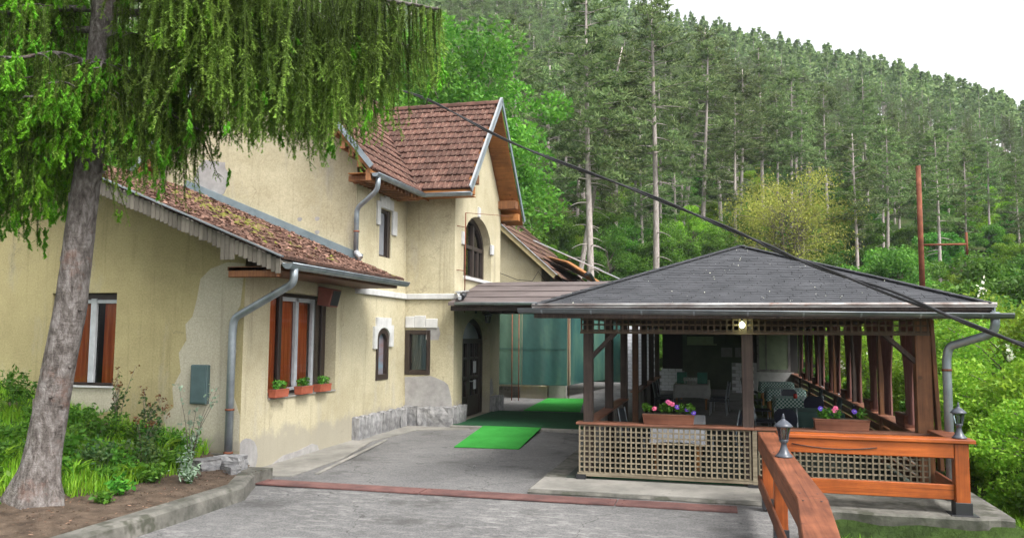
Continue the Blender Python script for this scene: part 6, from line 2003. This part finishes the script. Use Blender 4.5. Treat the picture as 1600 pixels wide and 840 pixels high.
near = [
    (826, 46, 0, 1.0, 'slightly leaning pine with bare grey trunk just right of the gable ridge', (0.0, -0.05)),
    (884, 50, 1, 0.9, 'strongly leaning pine with grey trunk tilted to the right', (0.0, 0.20)),
    (922, 47, 1, 1.06, 'straight tall pine with pale bare trunk left of the pavilion roof peak', (0, 0.001)),
    (1020, 52, 0, 1.25, 'tall straight pine with pale bare trunk rising above the left slope of the pavilion roof', (0, 0.012)),
    (1060, 72, 5, 1.25, 'leaning pine behind the tallest straight trunk, tilted right', (0, 0.12)),
    (1100, 66, 4, 1.0, 'dense pine with grey trunk above the pavilion roof peak', (0, 0.02)),
    (1127, 78, 1, 0.9, 'thin pine trunk behind the olive shrub, to its left', (0, -0.01)),
    (1155, 70, 5, 1.0, 'grey pine trunk rising behind the left edge of the olive shrub', (0, 0.03)),
    (1240, 74, 5, 0.98, 'pine with pale bare trunk directly above the olive shrub', (0, 0.0)),
    (1362, 84, 1, 0.74, 'slim pine with long pale trunk left of the rusty mast', (0, 0.0)),
    (1388, 80, 2, 0.66, 'slim pine trunk just left of the rusty mast', (0, 0.0)),
    (1412, 76, 3, 0.66, 'small pine with full pale crown behind the rusty mast', (0, 0.0)),
    (1490, 84, 0, 0.62, 'pine with bare trunk right of the rusty mast arm', (0, 0.0)),
    (1516, 72, 3, 0.6, 'bushy pine right of the rusty mast arm', (0, 0.0)),
    (1556, 80, 2, 0.58, 'bushy pine near the right picture edge', (0, 0.0)),
    (1597, 70, 4, 0.5, 'pine with grey trunk at the very right picture edge', (0, 0.0)),
    (968, 68, 2, 1.1, 'pine between the two tall straight trunks left of the pavilion peak', (0, 0.0)),
    (798, 66, 4, 1.1, 'pine behind the gable peak, partly hidden by bright leaves', (0, 0.0)),
    (862, 72, 6, 1.3, 'dense pine filling the gap behind the leaning trunk', (0, 0.0)),
    (1195, 84, 4, 0.95, 'dense pine above the pavilion peak, left of the olive shrub trunk', (0, 0.0)),
    (1300, 80, 0, 0.8, 'pine above the right end of the olive shrub', (0, 0.0)),
]
placed = []
for px, d, k, sc, lab, lean in near:
    x, y = at_px(px, d); put_pine(k, x, y, sc, lab, GN, lean); placed.append((x, y))
rg = random.Random(99)
cand = []
for _ in range(14000):
    d = math.sqrt(rg.uniform(58 ** 2, 262 ** 2)); px = rg.uniform(700, 1690)
    x, y = at_px(px, d)
    if y < 52 or (px < 760 and d < 110): continue
    cand.append((x, y, d))
far_rest = []
for x, y, d in cand:
    mind = 4.0 + 0.006 * d if d < 150 else 3.7
    if d < 80 and rg.random() < 0.3: continue
    if any((x - a) ** 2 + (y - b) ** 2 < mind ** 2 for a, b in placed): continue
    placed.append((x, y)); far_rest.append((d, x, y))
far_rest.sort()
regions = [(110, 'tall pine of the lower hillside', 'pines of the lower hillside'), (160, 'pine of the middle hillside', 'pines of the middle hillside'), (400, 'small far pine of the upper hillside', 'far pines of the upper hillside')]
beyond = []
for d, x, y in far_rest:
    if n_pine < 300:
        for lim_, lab, grp in regions:
            if d < lim_: break
        k = rg.choice((2, 3, 4, 6, 3, 1, 0, 5)) if d > 120 else rg.choice((0, 1, 5, 0, 1, 5, 2, 4))
        put_pine(k, x, y, rg.uniform(0.78, 1.12) * (15.5 / PH[k]) * 1.06, lab + ', ' + landmark(x, y), grp + ', ' + landmark(x, y), dz=-0.4)
    else: beyond.append((x, y))
print('pines', n_pine, 'beyond', len(beyond))
nb0 = len(beyond)
for _ in range(2600):
    d = math.sqrt(rg.uniform(56 ** 2, 230 ** 2)); x, y = at_px(rg.uniform(60, 765), d)
    if len(beyond) > nb0 + 170 or any((x - a) ** 2 + (y - b) ** 2 < (5.0 + 0.006 * d) ** 2 for a, b in placed): continue
    placed.append((x, y)); beyond.append((x, y))
# the rest of the far forest: one mass of light-weight pines
rr = np.random.default_rng(77)
Vb, Fb, Vt, Ft, ob, ot = [], [], [], [], 0, 0
for x, y in beyond[:900]:
    z = ground_z(x, y) - 0.4; h = min(rr.uniform(13, 20), max(7.0, height_cap(x, y, rr.uniform(-20, 4)))); bare = rr.uniform(0.25, 0.45)
    zz = rr.random(150) ** 0.9; u = zz
    rad = (1.9 * (0.6 + 0.4 * np.minimum(1, u / 0.2)) * np.maximum(0.03, 1 - u ** 1.8) ** 0.8) * np.sqrt(rr.random(150)) * 1.15
    a = rr.uniform(0, 6.28, 150)
    C = np.stack([x + rad * np.cos(a), y + rad * np.sin(a), z + h * (bare + (1 - bare) * zz)], 1)
    d = rr.normal(size=(150, 3)); d[:, 2] = np.abs(d[:, 2]) * 0.6; d /= np.linalg.norm(d, axis=1, keepdims=True)
    w = np.cross(d, rr.normal(size=(150, 3))); w /= np.linalg.norm(w, axis=1, keepdims=True)
    T = np.stack([C - w * 0.32 - d * 0.38, C + w * 0.32 - d * 0.35, C + w * 0.12 + d * 0.45, C - w * 0.12 + d * 0.45], 1).reshape(-1, 3)
    Vb.append(T); Fb.append(np.arange(len(T)).reshape(-1, 4) + ob); ob += len(T)
    tv, tf = tube_np([(x, y, z), (x, y, z + h * 0.97)], [0.15, 0.03], 5)
    Vt.append(tv); Ft.append(tf + ot); ot += len(tv)
if Vb:
    fw = link('far_forest', np_mesh('far_forest', np.concatenate(Vb + Vt), np.concatenate(Fb + [f + ob for f in Ft]), [PINE_N, BARK], np.concatenate([np.zeros(sum(len(f) for f in Fb), int), np.ones(sum(len(f) for f in Ft), int)])), kind='stuff')
    tag(fw, 'distant pine forest covering the top of the ridge', 'forest')


# ------------------------------------------------------------------ broadleaf trees and bushes
def broadleaf(name, h, crown_r, crown_h, crown_z, nclump, per, size, leaf, seed, trunk_r=0.18, stems=1, blossom=0, flat=0.7):
    rr = np.random.default_rng(seed)
    t = thing(name, name, 'tree' if h > 5 else 'bush', (0, 0, 0))
    mb = MB(); cl = []
    for i in range(nclump):
        d = rr.normal(size=3); d /= np.linalg.norm(d)
        q = rr.uniform(0.45, 1.0)
        c = Vector((d[0] * crown_r * q, d[1] * crown_r * q, crown_z + d[2] * crown_h * q))
        if c.z < h * 0.06: c.z = h * 0.06 + rr.uniform(0, 0.3)
        cl.append(c)
    roots = [(rr.uniform(-0.25, 0.25) * (stems > 1) * crown_r, rr.uniform(-0.25, 0.25) * (stems > 1) * crown_r) for _ in range(stems)]
    for (x, y) in roots:
        top = Vector((x * 1.4, y * 1.4, crown_z + crown_h * 0.5))
        mb.tube([(x, y, -0.3), (x * 1.1 + 0.06, y * 1.1, crown_z * 0.5), (x * 1.25, y * 1.25 + 0.05, crown_z), top], [trunk_r, trunk_r * 0.8, trunk_r * 0.6, trunk_r * 0.2], 8)
    for c in cl:
        x, y = roots[rr.integers(stems)]
        s = Vector((x * 1.15, y * 1.15, max(0.2, min(c.z - 0.2, crown_z - crown_h * 0.6 + 0.5 * (c.z - crown_z + crown_h * 0.6)))))
        m = s.lerp(c, 0.5) + Vector((0, 0, 0.08 * (c - s).length))
        mb.tube([s, m, c], [trunk_r * 0.35, trunk_r * 0.2, 0.012], 5, caps=False)
    mb.build('trunk', BARK_B, t)
    P = []
    for c in cl:
        r0 = crown_r * rr.uniform(0.20, 0.38)
        P.append(ball_pts(rr, int(per * rr.uniform(0.6, 1.3)), (c.x, c.y, c.z), (r0, r0, r0 * flat), 0.25))
    V, F = leaf_quads(rr, np.concatenate(P), size, 0.55, 0.5)
    link('crown', np_mesh('crown', V, F, [leaf]), t)
    if blossom:
        B = []
        for _ in range(blossom):
            c = cl[rr.integers(len(cl))]; d = rr.normal(size=3); d /= np.linalg.norm(d)
            o = np.array(c) + d * crown_r * 0.3; k = rr.integers(12, 22)
            B.append(o + rr.normal(0, 1, (k, 3)) * np.array([0.05, 0.05, 0.12]))
        V, F = leaf_quads(rr, np.concatenate(B), 0.042, 0.3, 0.7)
        link('blossom', np_mesh('blossom', V, F, [BLOSSOM]), t)
    return t

BT = [broadleaf('broadleaf_tree', 14, 4.2, 5.5, 8.5, 78, 620, 0.098, LEAF_BR, 1, 0.22), broadleaf('broadleaf_tree', 11, 3.4, 4.2, 6.5, 62, 560, 0.095, LEAF_BR, 2, 0.18), broadleaf('broadleaf_tree', 12, 3.2, 4.6, 7.2, 58, 560, 0.098, LEAF_YL, 3, 0.18)]
BU = [broadleaf('leafy_bush', 3.2, 1.7, 1.35, 1.7, 40, 420, 0.062, LEAF_BR, 11, 0.05, 4), broadleaf('leafy_bush', 2.6, 1.5, 1.1, 1.3, 36, 420, 0.06, LEAF_MD, 12, 0.05, 4), broadleaf('leafy_bush', 4.4, 1.8, 1.9, 2.4, 46, 420, 0.064, LEAF_BR, 13, 0.06, 3),
      broadleaf('leafy_bush', 3.6, 1.7, 1.5, 2.0, 42, 420, 0.062, LEAF_YL, 14, 0.05, 3)]
AC = [broadleaf('flowering_bush', 4.2, 1.9, 1.8, 2.2, 48, 460, 0.052, LEAF_YL, 21, 0.06, 3, 18), broadleaf('flowering_bush', 3.4, 1.7, 1.5, 1.8, 44, 460, 0.05, LEAF_YL, 22, 0.05, 3, 12)]
first = {}
def put(proto, x, y, sc, label, group, dz=-0.1, z=None, cat=None):
    zz = (ground_z(x, y) if z is None else z) + dz
    rz = rnd.uniform(0, 2 * PI)
    if proto.name not in first:
        first[proto.name] = 1
        proto.location = (x, y, zz); proto.rotation_euler = (0, 0, rz); proto.scale = (sc,) * 3 if not hasattr(sc, '__len__') else sc
        proto['label'] = label; proto['group'] = group
        return proto
    return copy_thing(proto, (x, y, zz), (0, 0, rz), sc, label, group)

GB = 'bright green broadleaf trees behind the house'
for px, d, k, sc, lab in ((712, 34, 0, 1.1, 'big bright green broadleaf tree rising directly behind the wing roof ridge'), (640, 33, 0, 1.0, 'bright green broadleaf tree behind the end of the long spruce branch'),
                          (752, 40, 1, 0.85, 'bright green broadleaf tree right of the gable peak'), (540, 36, 1, 1.2, 'bright green tree behind the middle of the main roof'), (420, 33, 0, 1.0, 'bright green tree behind the main gable, seen through spruce twigs'),
                          (300, 30, 2, 1.1, 'yellow green tree behind the annex roof, seen through the spruce'), (180, 29, 1, 1.1, 'bright green tree behind the annex ridge, left of the spruce trunk'), (60, 30, 0, 0.95, 'bright green tree at the far left behind the annex'),
                          (700, 46, 2, 1.1, 'yellow green tree farther up behind the wing ridge'), (600, 48, 0, 1.15, 'tall green tree high behind the spruce branch tip'), (240, 42, 0, 1.2, 'tall green tree high behind the annex'), (862, 52, 2, 0.5, 'small yellow green tree beside the leaning pine trunk'), (100, 22, 1, 0.62, 'low green tree close behind the annex ridge'), (330, 24, 1, 0.6, 'low bright tree close behind the annex roof at the main gable')):
    x, y = at_px(px, d); put(BT[k], x, y, sc, lab, GB)

# olive shrub with sparse young leaves behind the pavilion roof
ol = broadleaf('olive_shrub', 5.5, 2.9, 2.2, 3.2, 120, 150, 0.05, LEAF_OL, 31, 0.06, 7)
x, y = at_px(1232, 60)
ol.scale = (1.55, 1.55, 1.75)
ol.location = (x, y, ground_z(x, y) + 0.3); tag(ol, 'olive yellow shrub with sparse young leaves behind the pavilion roof', 'bush')

# understory between the roofs and the pines
GU = 'green bushes of the understory below the pines'
rg = random.Random(17)
us = []
for i in range(420):
    d = rg.uniform(44, 125); px = rg.uniform(790, 1660); x, y = at_px(px, d)
    if any((x - a) ** 2 + (y - b) ** 2 < 2.3 ** 2 for a, b in us): continue
    us.append((x, y))
    dep = 'low green bush among the nearest pine trunks' if d < 62 else ('green bush deeper in the understory' if d < 90 else 'small green bush far up between the pines')
    put(BU[rg.choice((0, 1, 2, 0, 1, 3))], x, y, rg.uniform(0.75, 1.35), dep + ', ' + landmark(x, y), GU + ', ' + dep.split(' bush')[1].strip() + ', ' + landmark(x, y))
for i, (px, d, k, sc) in enumerate(((842, 56, 1, 0.45), (872, 58, 1, 0.5), (905, 60, 2, 0.5), (950, 55, 1, 0.6), (990, 58, 1, 0.6), (1045, 56, 1, 0.6), (1085, 60, 2, 0.6), (1120, 58, 1, 0.55), (1160, 64, 1, 0.6), (850, 58, 1, 0.75), (930, 62, 1, 0.75))):
    x, y = at_px(px, d); put(BT[k], x, y, sc, 'small bright broadleaf tree among the pine trunks above the rear house', 'small broadleaf trees among the pine trunks')
# scrub climbing the lower slope directly behind the buildings
for i, (px, d, k, sc) in enumerate(((850, 39, 0, 0.8), (905, 41, 1, 0.9), (958, 40, 0, 0.9), (1000, 42, 2, 0.8), (1050, 43, 3, 0.9), (1090, 44, 0, 0.9), (830, 44, 3, 0.8), (880, 46, 2, 0.9), (940, 47, 0, 0.9), (980, 50, 3, 0.9), (1030, 48, 1, 1.0), (1075, 52, 0, 1.1))):
    x, y = at_px(px, d); put(BU[k], x, y, sc, 'bright bush on the slope behind the rear house and canopy', 'bright bushes behind the rear house')
# right-hand slope: flowering acacia scrub
GA = 'yellow green flowering bushes on the right slope'
rs = [(6.6, 13.2, 0, 1.0), (8.2, 15.6, 1, 1.15), (7.2, 17.5, 0, 1.1), (9.8, 18.5, 0, 1.2), (7.6, 21.0, 1, 1.25), (10.4, 22.5, 0, 1.25), (8.4, 25.0, 0, 1.25), (12.2, 25.6, 1, 1.4), (9.8, 29, 0, 1.3), (13.4, 30, 0, 1.4), (11.2, 33.5, 1, 1.4), (15.2, 35, 0, 1.5), (12.4, 38.5, 0, 1.4), (16.5, 41, 1, 1.6), (5.5, 10.6, 1, 0.85), (6.2, 15.2, 1, 0.95), (5.6, 18.6, 0, 0.9), (6.2, 22.6, 1, 1.0), (6.8, 27.5, 0, 1.1), (8.2, 33, 1, 1.2), (9.4, 12.6, 0, 1.1), (11.5, 16, 0, 1.2), (13.5, 20, 1, 1.3), (5.2, 16.6, 1, .8), (4.9, 20.5, 1, .8), (5.0, 24.5, 0, .8), (7.4, 11.6, 1, .9), (8.6, 10.2, 0, 1.0), (6.3, 9.2, 1, .7), (10.8, 13.8, 0, 1.1), (12.8, 17.6, 0, 1.2), (15.5, 24, 0, 1.4), (5.0, 29, 0, .9), (14.8, 29, 1, 1.4), (4.7, 13.4, 1, .62), (16.5, 33, 0, 1.5), (10.2, 26.8, 0, 1.3), (6.4, 11.9, 0, .7)]
for i, (x, y, k, sc) in enumerate(rs):
    put(AC[k], x, y, sc, 'yellow green bush with white blossom ' + ('low beside the terrace edge' if y < 14 else 'on the slope beside the pavilion' if y < 24 else 'higher up the slope beyond the downpipe'), GA + (', near' if y < 14 else ', middle' if y < 24 else ', far'), dz=-0.2)
GM = 'leafy bushes standing among the blossom on the right slope'
for i, (x, y, k, sc) in enumerate(((10.6, 36, 2, 1.25), (13.6, 37.5, 0, 1.3), (9.0, 31.0, 2, 1.15), (11.8, 29, 0, 1.2), (7.0, 30, 0, 1.1), (14.2, 43, 2, 1.4), (10.2, 44, 0, 1.3), (17.5, 45, 1, 1.5), (5.2, 14.0, 1, 0.7), (5.0, 12.2, 0, 0.62), (8.0, 14.0, 3, 0.9), (4.9, 9.9, 0, 0.5))):
    put(BU[k], x, y, sc, 'fresh green bush among the blossoming scrub right of the pavilion', GM, dz=-0.15)
x, y = at_px(1545, 38); o = put(BU[2], x, y, 1.55, 'large bright green bush above the right end of the pavilion roof', GM, dz=0.6)
x, y = at_px(1390, 52); put(BU[0], x, y, 1.7, 'round bright green bush between the olive shrub and the rusty mast', GU, dz=1.0)

# ------------------------------------------------------------------ garden bed planting
def blades(rng, pts, hmin, hmax, w, lean=0.5):
    V, F = [], []
    for i, (x, y, z) in enumerate(pts):
        h = rng.uniform(hmin, hmax); a = rng.uniform(0, 2 * PI); l = rng.uniform(0.1, lean) * h
        dx, dy = math.cos(a), math.sin(a); b = len(V); ww = w * rng.uniform(0.7, 1.3)
        px_, py_ = -dy * ww, dx * ww
        V += [(x - px_, y - py_, z), (x + px_, y + py_, z), (x + dx * l * 0.4 + px_ * 0.7, y + dy * l * 0.4 + py_ * 0.7, z + h * 0.62), (x + dx * l * 0.4 - px_ * 0.7, y + dy * l * 0.4 - py_ * 0.7, z + h * 0.62), (x + dx * l, y + dy * l, z + h * 0.95)]
        F += [(b, b + 1, b + 2, b + 3), (b + 3, b + 2, b + 4, b + 4)]
    return V, F
rg = random.Random(5)
pts = []
for i in range(26000):
    x, y = rg.uniform(-12.5, -6.9), rg.uniform(5.5, 11.05)
    dx, dy = x + 7.5, y - 7.65
    if dx * dx + dy * dy < 0.42 ** 2: continue
    n0 = noise.noise(Vector((x * 1.1, y * 1.1, 4)))
    edge = -7.05 - max(0, 8.6 - y) * 0.28 - max(0, y - 9.9) * 0.35
    if x > edge - 0.2 + n0 * 0.35: continue
    if n0 < -0.32: continue
    pts.append((x, y, bed_z(x, y) - 0.01))
V, F = blades(rg, pts, 0.08, 0.30, 0.009, 0.8)
F3 = []
for f in F: F3 += [(f[0], f[1], f[2]), (f[0], f[2], f[3])] if f[3] != f[2] and len(set(f)) == 4 else [(f[0], f[1], f[2])]
tag(link('grass', np_mesh('grass', V, F3, [GRASS_M]), kind='stuff'), 'fresh green grass growing in the garden bed', 'grass')
# grass on the slope beyond the terrace
pts = [(x, y, ground_z(x, y) - 0.02) for x, y in [(rg.uniform(1.1, 7.5), rg.uniform(6.5, 13.5)) for _ in range(30000)] if (y < 10.72 or x > 3.5)]
V, F = blades(rg, pts, 0.10, 0.32, 0.009, 0.8)
F3 = []
for f in F: F3 += [(f[0], f[1], f[2]), (f[0], f[2], f[3])] if len(set(f)) == 4 else [(f[0], f[1], f[2])]
tag(link('grass', np_mesh('grass', V, F3, [GRASS_M]), kind='stuff'), 'grass on the bank below the terrace edge', 'grass')

def herb(name, label, x, y, h, r, n, size, leaf, seed, group=None, up=0.6, aspect=0.5, stems=9):
    rr = np.random.default_rng(seed); z = bed_z(x, y)
    t = thing(name, label, 'plant', (x, y, z), group)
    mb = MB(); C = []
    for i in range(stems):
        a = rr.uniform(0, 6.28); q = r * rr.uniform(0.2, 1.0)
        e = Vector((x + math.cos(a) * q, y + math.sin(a) * q, z + h * rr.uniform(0.55, 1.0)))
        s = Vector((x + math.cos(a) * q * 0.2, y + math.sin(a) * q * 0.2, z - 0.02)); m = s.lerp(e, 0.55) + Vector((0, 0, h * 0.12))
        mb.tube([s, m, e], [0.005, 0.004, 0.002], 4)
        for j in range(n // stems):
            u = rr.uniform(0.25, 1.0); p = s.lerp(m, u * 2) if u < 0.5 else m.lerp(e, u * 2 - 1)
            C.append(np.array(p) + rr.normal(0, 0.25 * r * 0.45 + 0.012, 3))
    mb.build('stem', LEAF_MD if leaf is not LEAF_RB else BARK_B, t)
    V, F = leaf_quads(rr, np.array(C), size, up, aspect)
    link('foliage', np_mesh('foliage', V - np.array(t.location), F, [leaf]), t, kind='stuff')
    return t
herb('silver_plant', 'silver grey leaved plant near the kerb beside the house corner', -6.72, 9.35, 0.26, 0.20, 220, 0.035, LEAF_GL, 1, up=0.8, aspect=0.35, stems=14)
herb('silver_plant', 'smaller grey green plant behind the silver leaved one', -7.05, 9.75, 0.34, 0.20, 150, 0.035, LEAF_GL, 2, up=0.8, aspect=0.35)
herb('round_plant', 'low rounded bluish green plant in bare soil right of the trunk', -6.92, 8.02, 0.13, 0.13, 260, 0.028, LEAF_BR, 3, up=0.9, aspect=0.7, stems=16)
herb('round_plant', 'light green leafy plant at the foot of the trunk on the right', -7.02, 8.42, 0.2, 0.15, 150, 0.035, LEAF_MD, 4, up=0.8, aspect=0.6)
herb('leafy_plant', 'bright leafy plant in the lower left corner of the bed', -7.62, 7.0, 0.24, 0.2, 260, 0.04, LEAF_BR, 5, up=0.8, aspect=0.6, stems=14)
herb('leafy_plant', 'leafy plant at the left picture edge in front of the trunk', -8.0, 7.05, 0.30, 0.24, 280, 0.04, LEAF_BR, 6, up=0.8, aspect=0.6, stems=14)
herb('leafy_shrub', 'dark leaved shrub with small leaves in front of the meter box', -7.5, 9.5, 0.5, 0.30, 420, 0.032, LEAF_RS, 7, stems=14)
herb('leafy_shrub', 'dark leaved shrub right of the trunk among the grass', -7.85, 9.0, 0.5, 0.32, 420, 0.034, LEAF_RS, 8, stems=14)
herb('leafy_shrub', 'mid green shrub under the annex end window', -8.7, 10.0, 0.55, 0.4, 480, 0.036, LEAF_MD, 9, stems=16)
herb('leafy_shrub', 'mid green shrub left of the meter box against the wall', -7.95, 10.2, 0.5, 0.36, 420, 0.036, LEAF_MD, 10, stems=16)
herb('leafy_shrub', 'fern like green shrub at the left picture edge beside the wall', -10.5, 10.2, 0.75, 0.42, 460, 0.05, LEAF_MD, 15, stems=16, aspect=0.3)
def rose(label, x, y, h, lean, seed, leaf=LEAF_RS, n=7):
    rr = np.random.default_rng(seed); z = bed_z(x, y)
    t = thing('rose_bush', label, 'plant', (x, y, z), 'thin rose stems in the garden bed')
    C, Cr = [], []; mb = MB()
    for i in range(n):
        a = rr.uniform(-0.7, 0.7) + lean; hh = h * rr.uniform(0.55, 1.0)
        s = Vector((x, y, z - 0.02)); e = Vector((x + math.sin(a) * hh * 0.6, y + rr.uniform(-0.15, 0.15), z + hh)); m = s.lerp(e, 0.5) + Vector((-math.sin(a) * 0.06, 0, 0.06))
        mb.tube([s, m, e], [0.006, 0.005, 0.003], 5)
        for j in range(16):
            u = rr.uniform(0.2, 1); p = s.lerp(m, u * 2) if u < 0.5 else m.lerp(e, u * 2 - 1)
            sd = np.array([rr.uniform(-1, 1), rr.uniform(-1, 1), rr.uniform(0, 0.5)]) * 0.07
            for k in (0.5, 0.75, 1.0):
                (Cr if u > 0.82 else C).append(np.array(p) + sd * k + rr.normal(0, 0.012, 3))
    mb.build('stem', BARK_B, t)
    V, F = leaf_quads(rr, np.array(C), 0.026, 0.5, 0.6); link('foliage', np_mesh('foliage', V - np.array(t.location), F, [leaf]), t, kind='stuff')
    V, F = leaf_quads(rr, np.array(Cr), 0.024, 0.5, 0.6); link('young_leaves', np_mesh('young_leaves', V - np.array(t.location), F, [LEAF_RB if leaf is LEAF_RS else leaf]), t, kind='stuff')
rose('rose bush with reddish shoot tips under the annex end window', -8.95, 10.6, 1.05, 0.1, 1)
rose('second reddish rose bush nearer the meter box', -8.35, 10.5, 0.9, 0.25, 2)
rose('third rose bush between the shrubs before the plain wall', -7.9, 9.9, 0.85, 0.2, 4)
rose('slender leafy rose bush below the meter box beside the downpipe', -7.35, 10.2, 1.15, 0.3, 3, LEAF_GL, 6)
def fronds(name, label, x, y, h, n, seed):
    rr = random.Random(seed); z = bed_z(x, y); mb = MB()
    for i in range(n):
        a = rr.uniform(0, 2 * PI); l = h * rr.uniform(0.7, 1.1); w = rr.uniform(0.012, 0.02); rows = []
        for j in range(6):
            u = j / 5; c = Vector((x + math.cos(a) * l * 0.55 * u * u, y + math.sin(a) * l * 0.55 * u * u, z + l * (u - 0.35 * u ** 3)))
            s = Vector((-math.sin(a), math.cos(a), 0)) * w * (1 - 0.9 * u ** 2) * (0.6 + u if u < 0.4 else 1)
            rows.append([c - s, c + Vector((0, 0, -0.006)), c + s])
        mb.grid(rows)
    return tag(mb.build(name, GRASS_M), label, 'plant')
fronds('strap_leaf_plant', 'clump of broad strap leaves left of the slender rose', -7.65, 9.95, 0.55, 34, 1)
fronds('strap_leaf_plant', 'clump of strap leaves in the grass right of the trunk', -7.75, 8.5, 0.42, 34, 2)
fronds('strap_leaf_plant', 'clump of strap leaves left of the trunk', -8.6, 8.2, 0.45, 40, 3)
fronds('strap_leaf_plant', 'clump of strap leaves beside the dark shrub', -7.35, 9.05, 0.36, 26, 4)
for i, (x, y, h_, r_, lf) in enumerate(((-7.3, 9.8, .34, .24, 0), (-7.6, 9.15, .36, .26, 1), (-8.1, 9.4, .4, .3, 0), (-8.0, 8.5, .32, .26, 0), (-8.5, 9.1, .42, .3, 1), (-8.9, 9.6, .42, .3, 0), (-8.4, 10.3, .4, .28, 0), (-9.3, 10.3, .45, .3, 1), (-7.2, 9.2, .22, .2, 0), (-8.2, 7.6, .26, .24, 0), (-8.6, 7.9, .3, .26, 1), (-8.9, 8.6, .34, .28, 0), (-9.4, 9.2, .36, .3, 0), (-7.5, 8.75, .26, .22, 0), (-9.8, 9.9, .4, .3, 0), (-7.7, 10.55, .35, .24, 0))):
    herb('leafy_plant', ('bright' if lf == 0 else 'darker') + ' leafy plant in the lush mixed growth of the garden bed', x, y, h_, r_, 300, 0.038, (LEAF_BR, LEAF_MD)[lf], 40 + i, 'leafy plants of the garden bed', 0.7, 0.55, 14)
rkm = STM[1]
rk = []
for i in range(170):
    x, y = rg.uniform(-7.6, -6.3), rg.uniform(6.4, 10.7)
    s = rg.uniform(0.006, 0.02)
    rk.append((x, y, bed_z(x, y), s))
Vp, Fp, o_ = [], [], 0
for x, y, z, s in rk:
    v = np.array([(1, 0, 0), (-1, 0, 0), (0, 1, 0), (0, -1, 0), (0, 0, .7), (0, 0, -.7)]) * s * nrng.uniform(0.6, 1.3, (6, 3)) + np.array([x, y, z + s * 0.3])
    Vp.append(v); Fp.append(np.array([(0, 2, 4), (2, 1, 4), (1, 3, 4), (3, 0, 4), (2, 0, 5), (1, 2, 5), (3, 1, 5), (0, 3, 5)]) + o_); o_ += 6
tag(link('pebbles', np_mesh('pebbles', np.concatenate(Vp), np.concatenate(Fp), [SOIL]), kind='stuff'), 'pebbles and clods scattered in the bare soil', 'pebbles')
V, F = [], []
for i in range(700):
    x, y = rg.uniform(-8.4, -6.3), rg.uniform(6.0, 10.4); z = bed_z(x, y) + 0.008; a = rg.uniform(0, 6.28); q = rg.uniform(0.008, 0.028); b = len(V)
    u = Vector((math.cos(a), math.sin(a), rg.uniform(-0.3, 0.3))) * q; v = Vector((-math.sin(a), math.cos(a), rg.uniform(-0.3, 0.3))) * q * 0.4
    c = Vector((x, y, z)); V += [tuple(c - u), tuple(c + v), tuple(c + u), tuple(c - v)]; F.append((b, b + 1, b + 2, b + 3))
tag(link('soil_litter', np_mesh('soil_litter', V, F, [LITTER]), kind='stuff'), 'dry twigs and leaf bits scattered on the bare soil', 'litter')
for i, (x, y, s) in enumerate(((-6.95, 10.62, 0.2), (-7.15, 10.3, 0.17), (-6.75, 10.35, 0.12))):
    z = bed_z(x, y)
    o = link('garden_stone', STM[i + 1], None, Matrix.Translation((x, y, z + s * 0.2)) @ Matrix.Rotation(i * 1.3, 4, 'Z') @ Matrix.Diagonal((s * 2.0, s * 1.3, s, 1)))
    tag(o, ('flat grey stone by the house corner behind the kerb', 'small grey stone left of the flat corner stone', 'small stone just behind the kerb')[i], 'stone')
for i, (x, y, s) in enumerate(((-5.75, 9.5, 0.05), (-5.6, 9.9, 0.03), (-5.2, 10.0, 0.025), (-3.9, 12.9, 0.035))):
    o = link('stone_chip', STM[i], None, Matrix.Translation((x, y, 0.01 + s * 0.2)) @ Matrix.Diagonal((s, s * 0.7, s * 0.6, 1)))
    tag(o, ('largest stone chip on the asphalt before the kerb', 'small stone chip on the asphalt before the kerb', 'tiny stone chip out on the asphalt', 'dark chip on the asphalt in the middle of the yard')[i], 'stone')

# ------------------------------------------------------------------ haze
mb = MB(); mb.box(-220, 330, -30, 330, -9, 175)
hz = mb.build('haze', NT('air haze').m, kind='stuff')
tag(hz, 'faint haze in the air over the valley', 'haze')
hm = hz.data.materials[0]; ht = hm.node_tree
for n_ in list(ht.nodes):
    if n_.type == 'BSDF_PRINCIPLED': ht.nodes.remove(n_)
pv = ht.nodes.new('ShaderNodeVolumePrincipled')
pv.inputs['Color'].default_value = (0.86, 0.92, 1.0, 1)
pv.inputs['Density'].default_value = 0.0003
ht.links.new(pv.outputs[0], ht.nodes['Material Output'].inputs['Volume'])
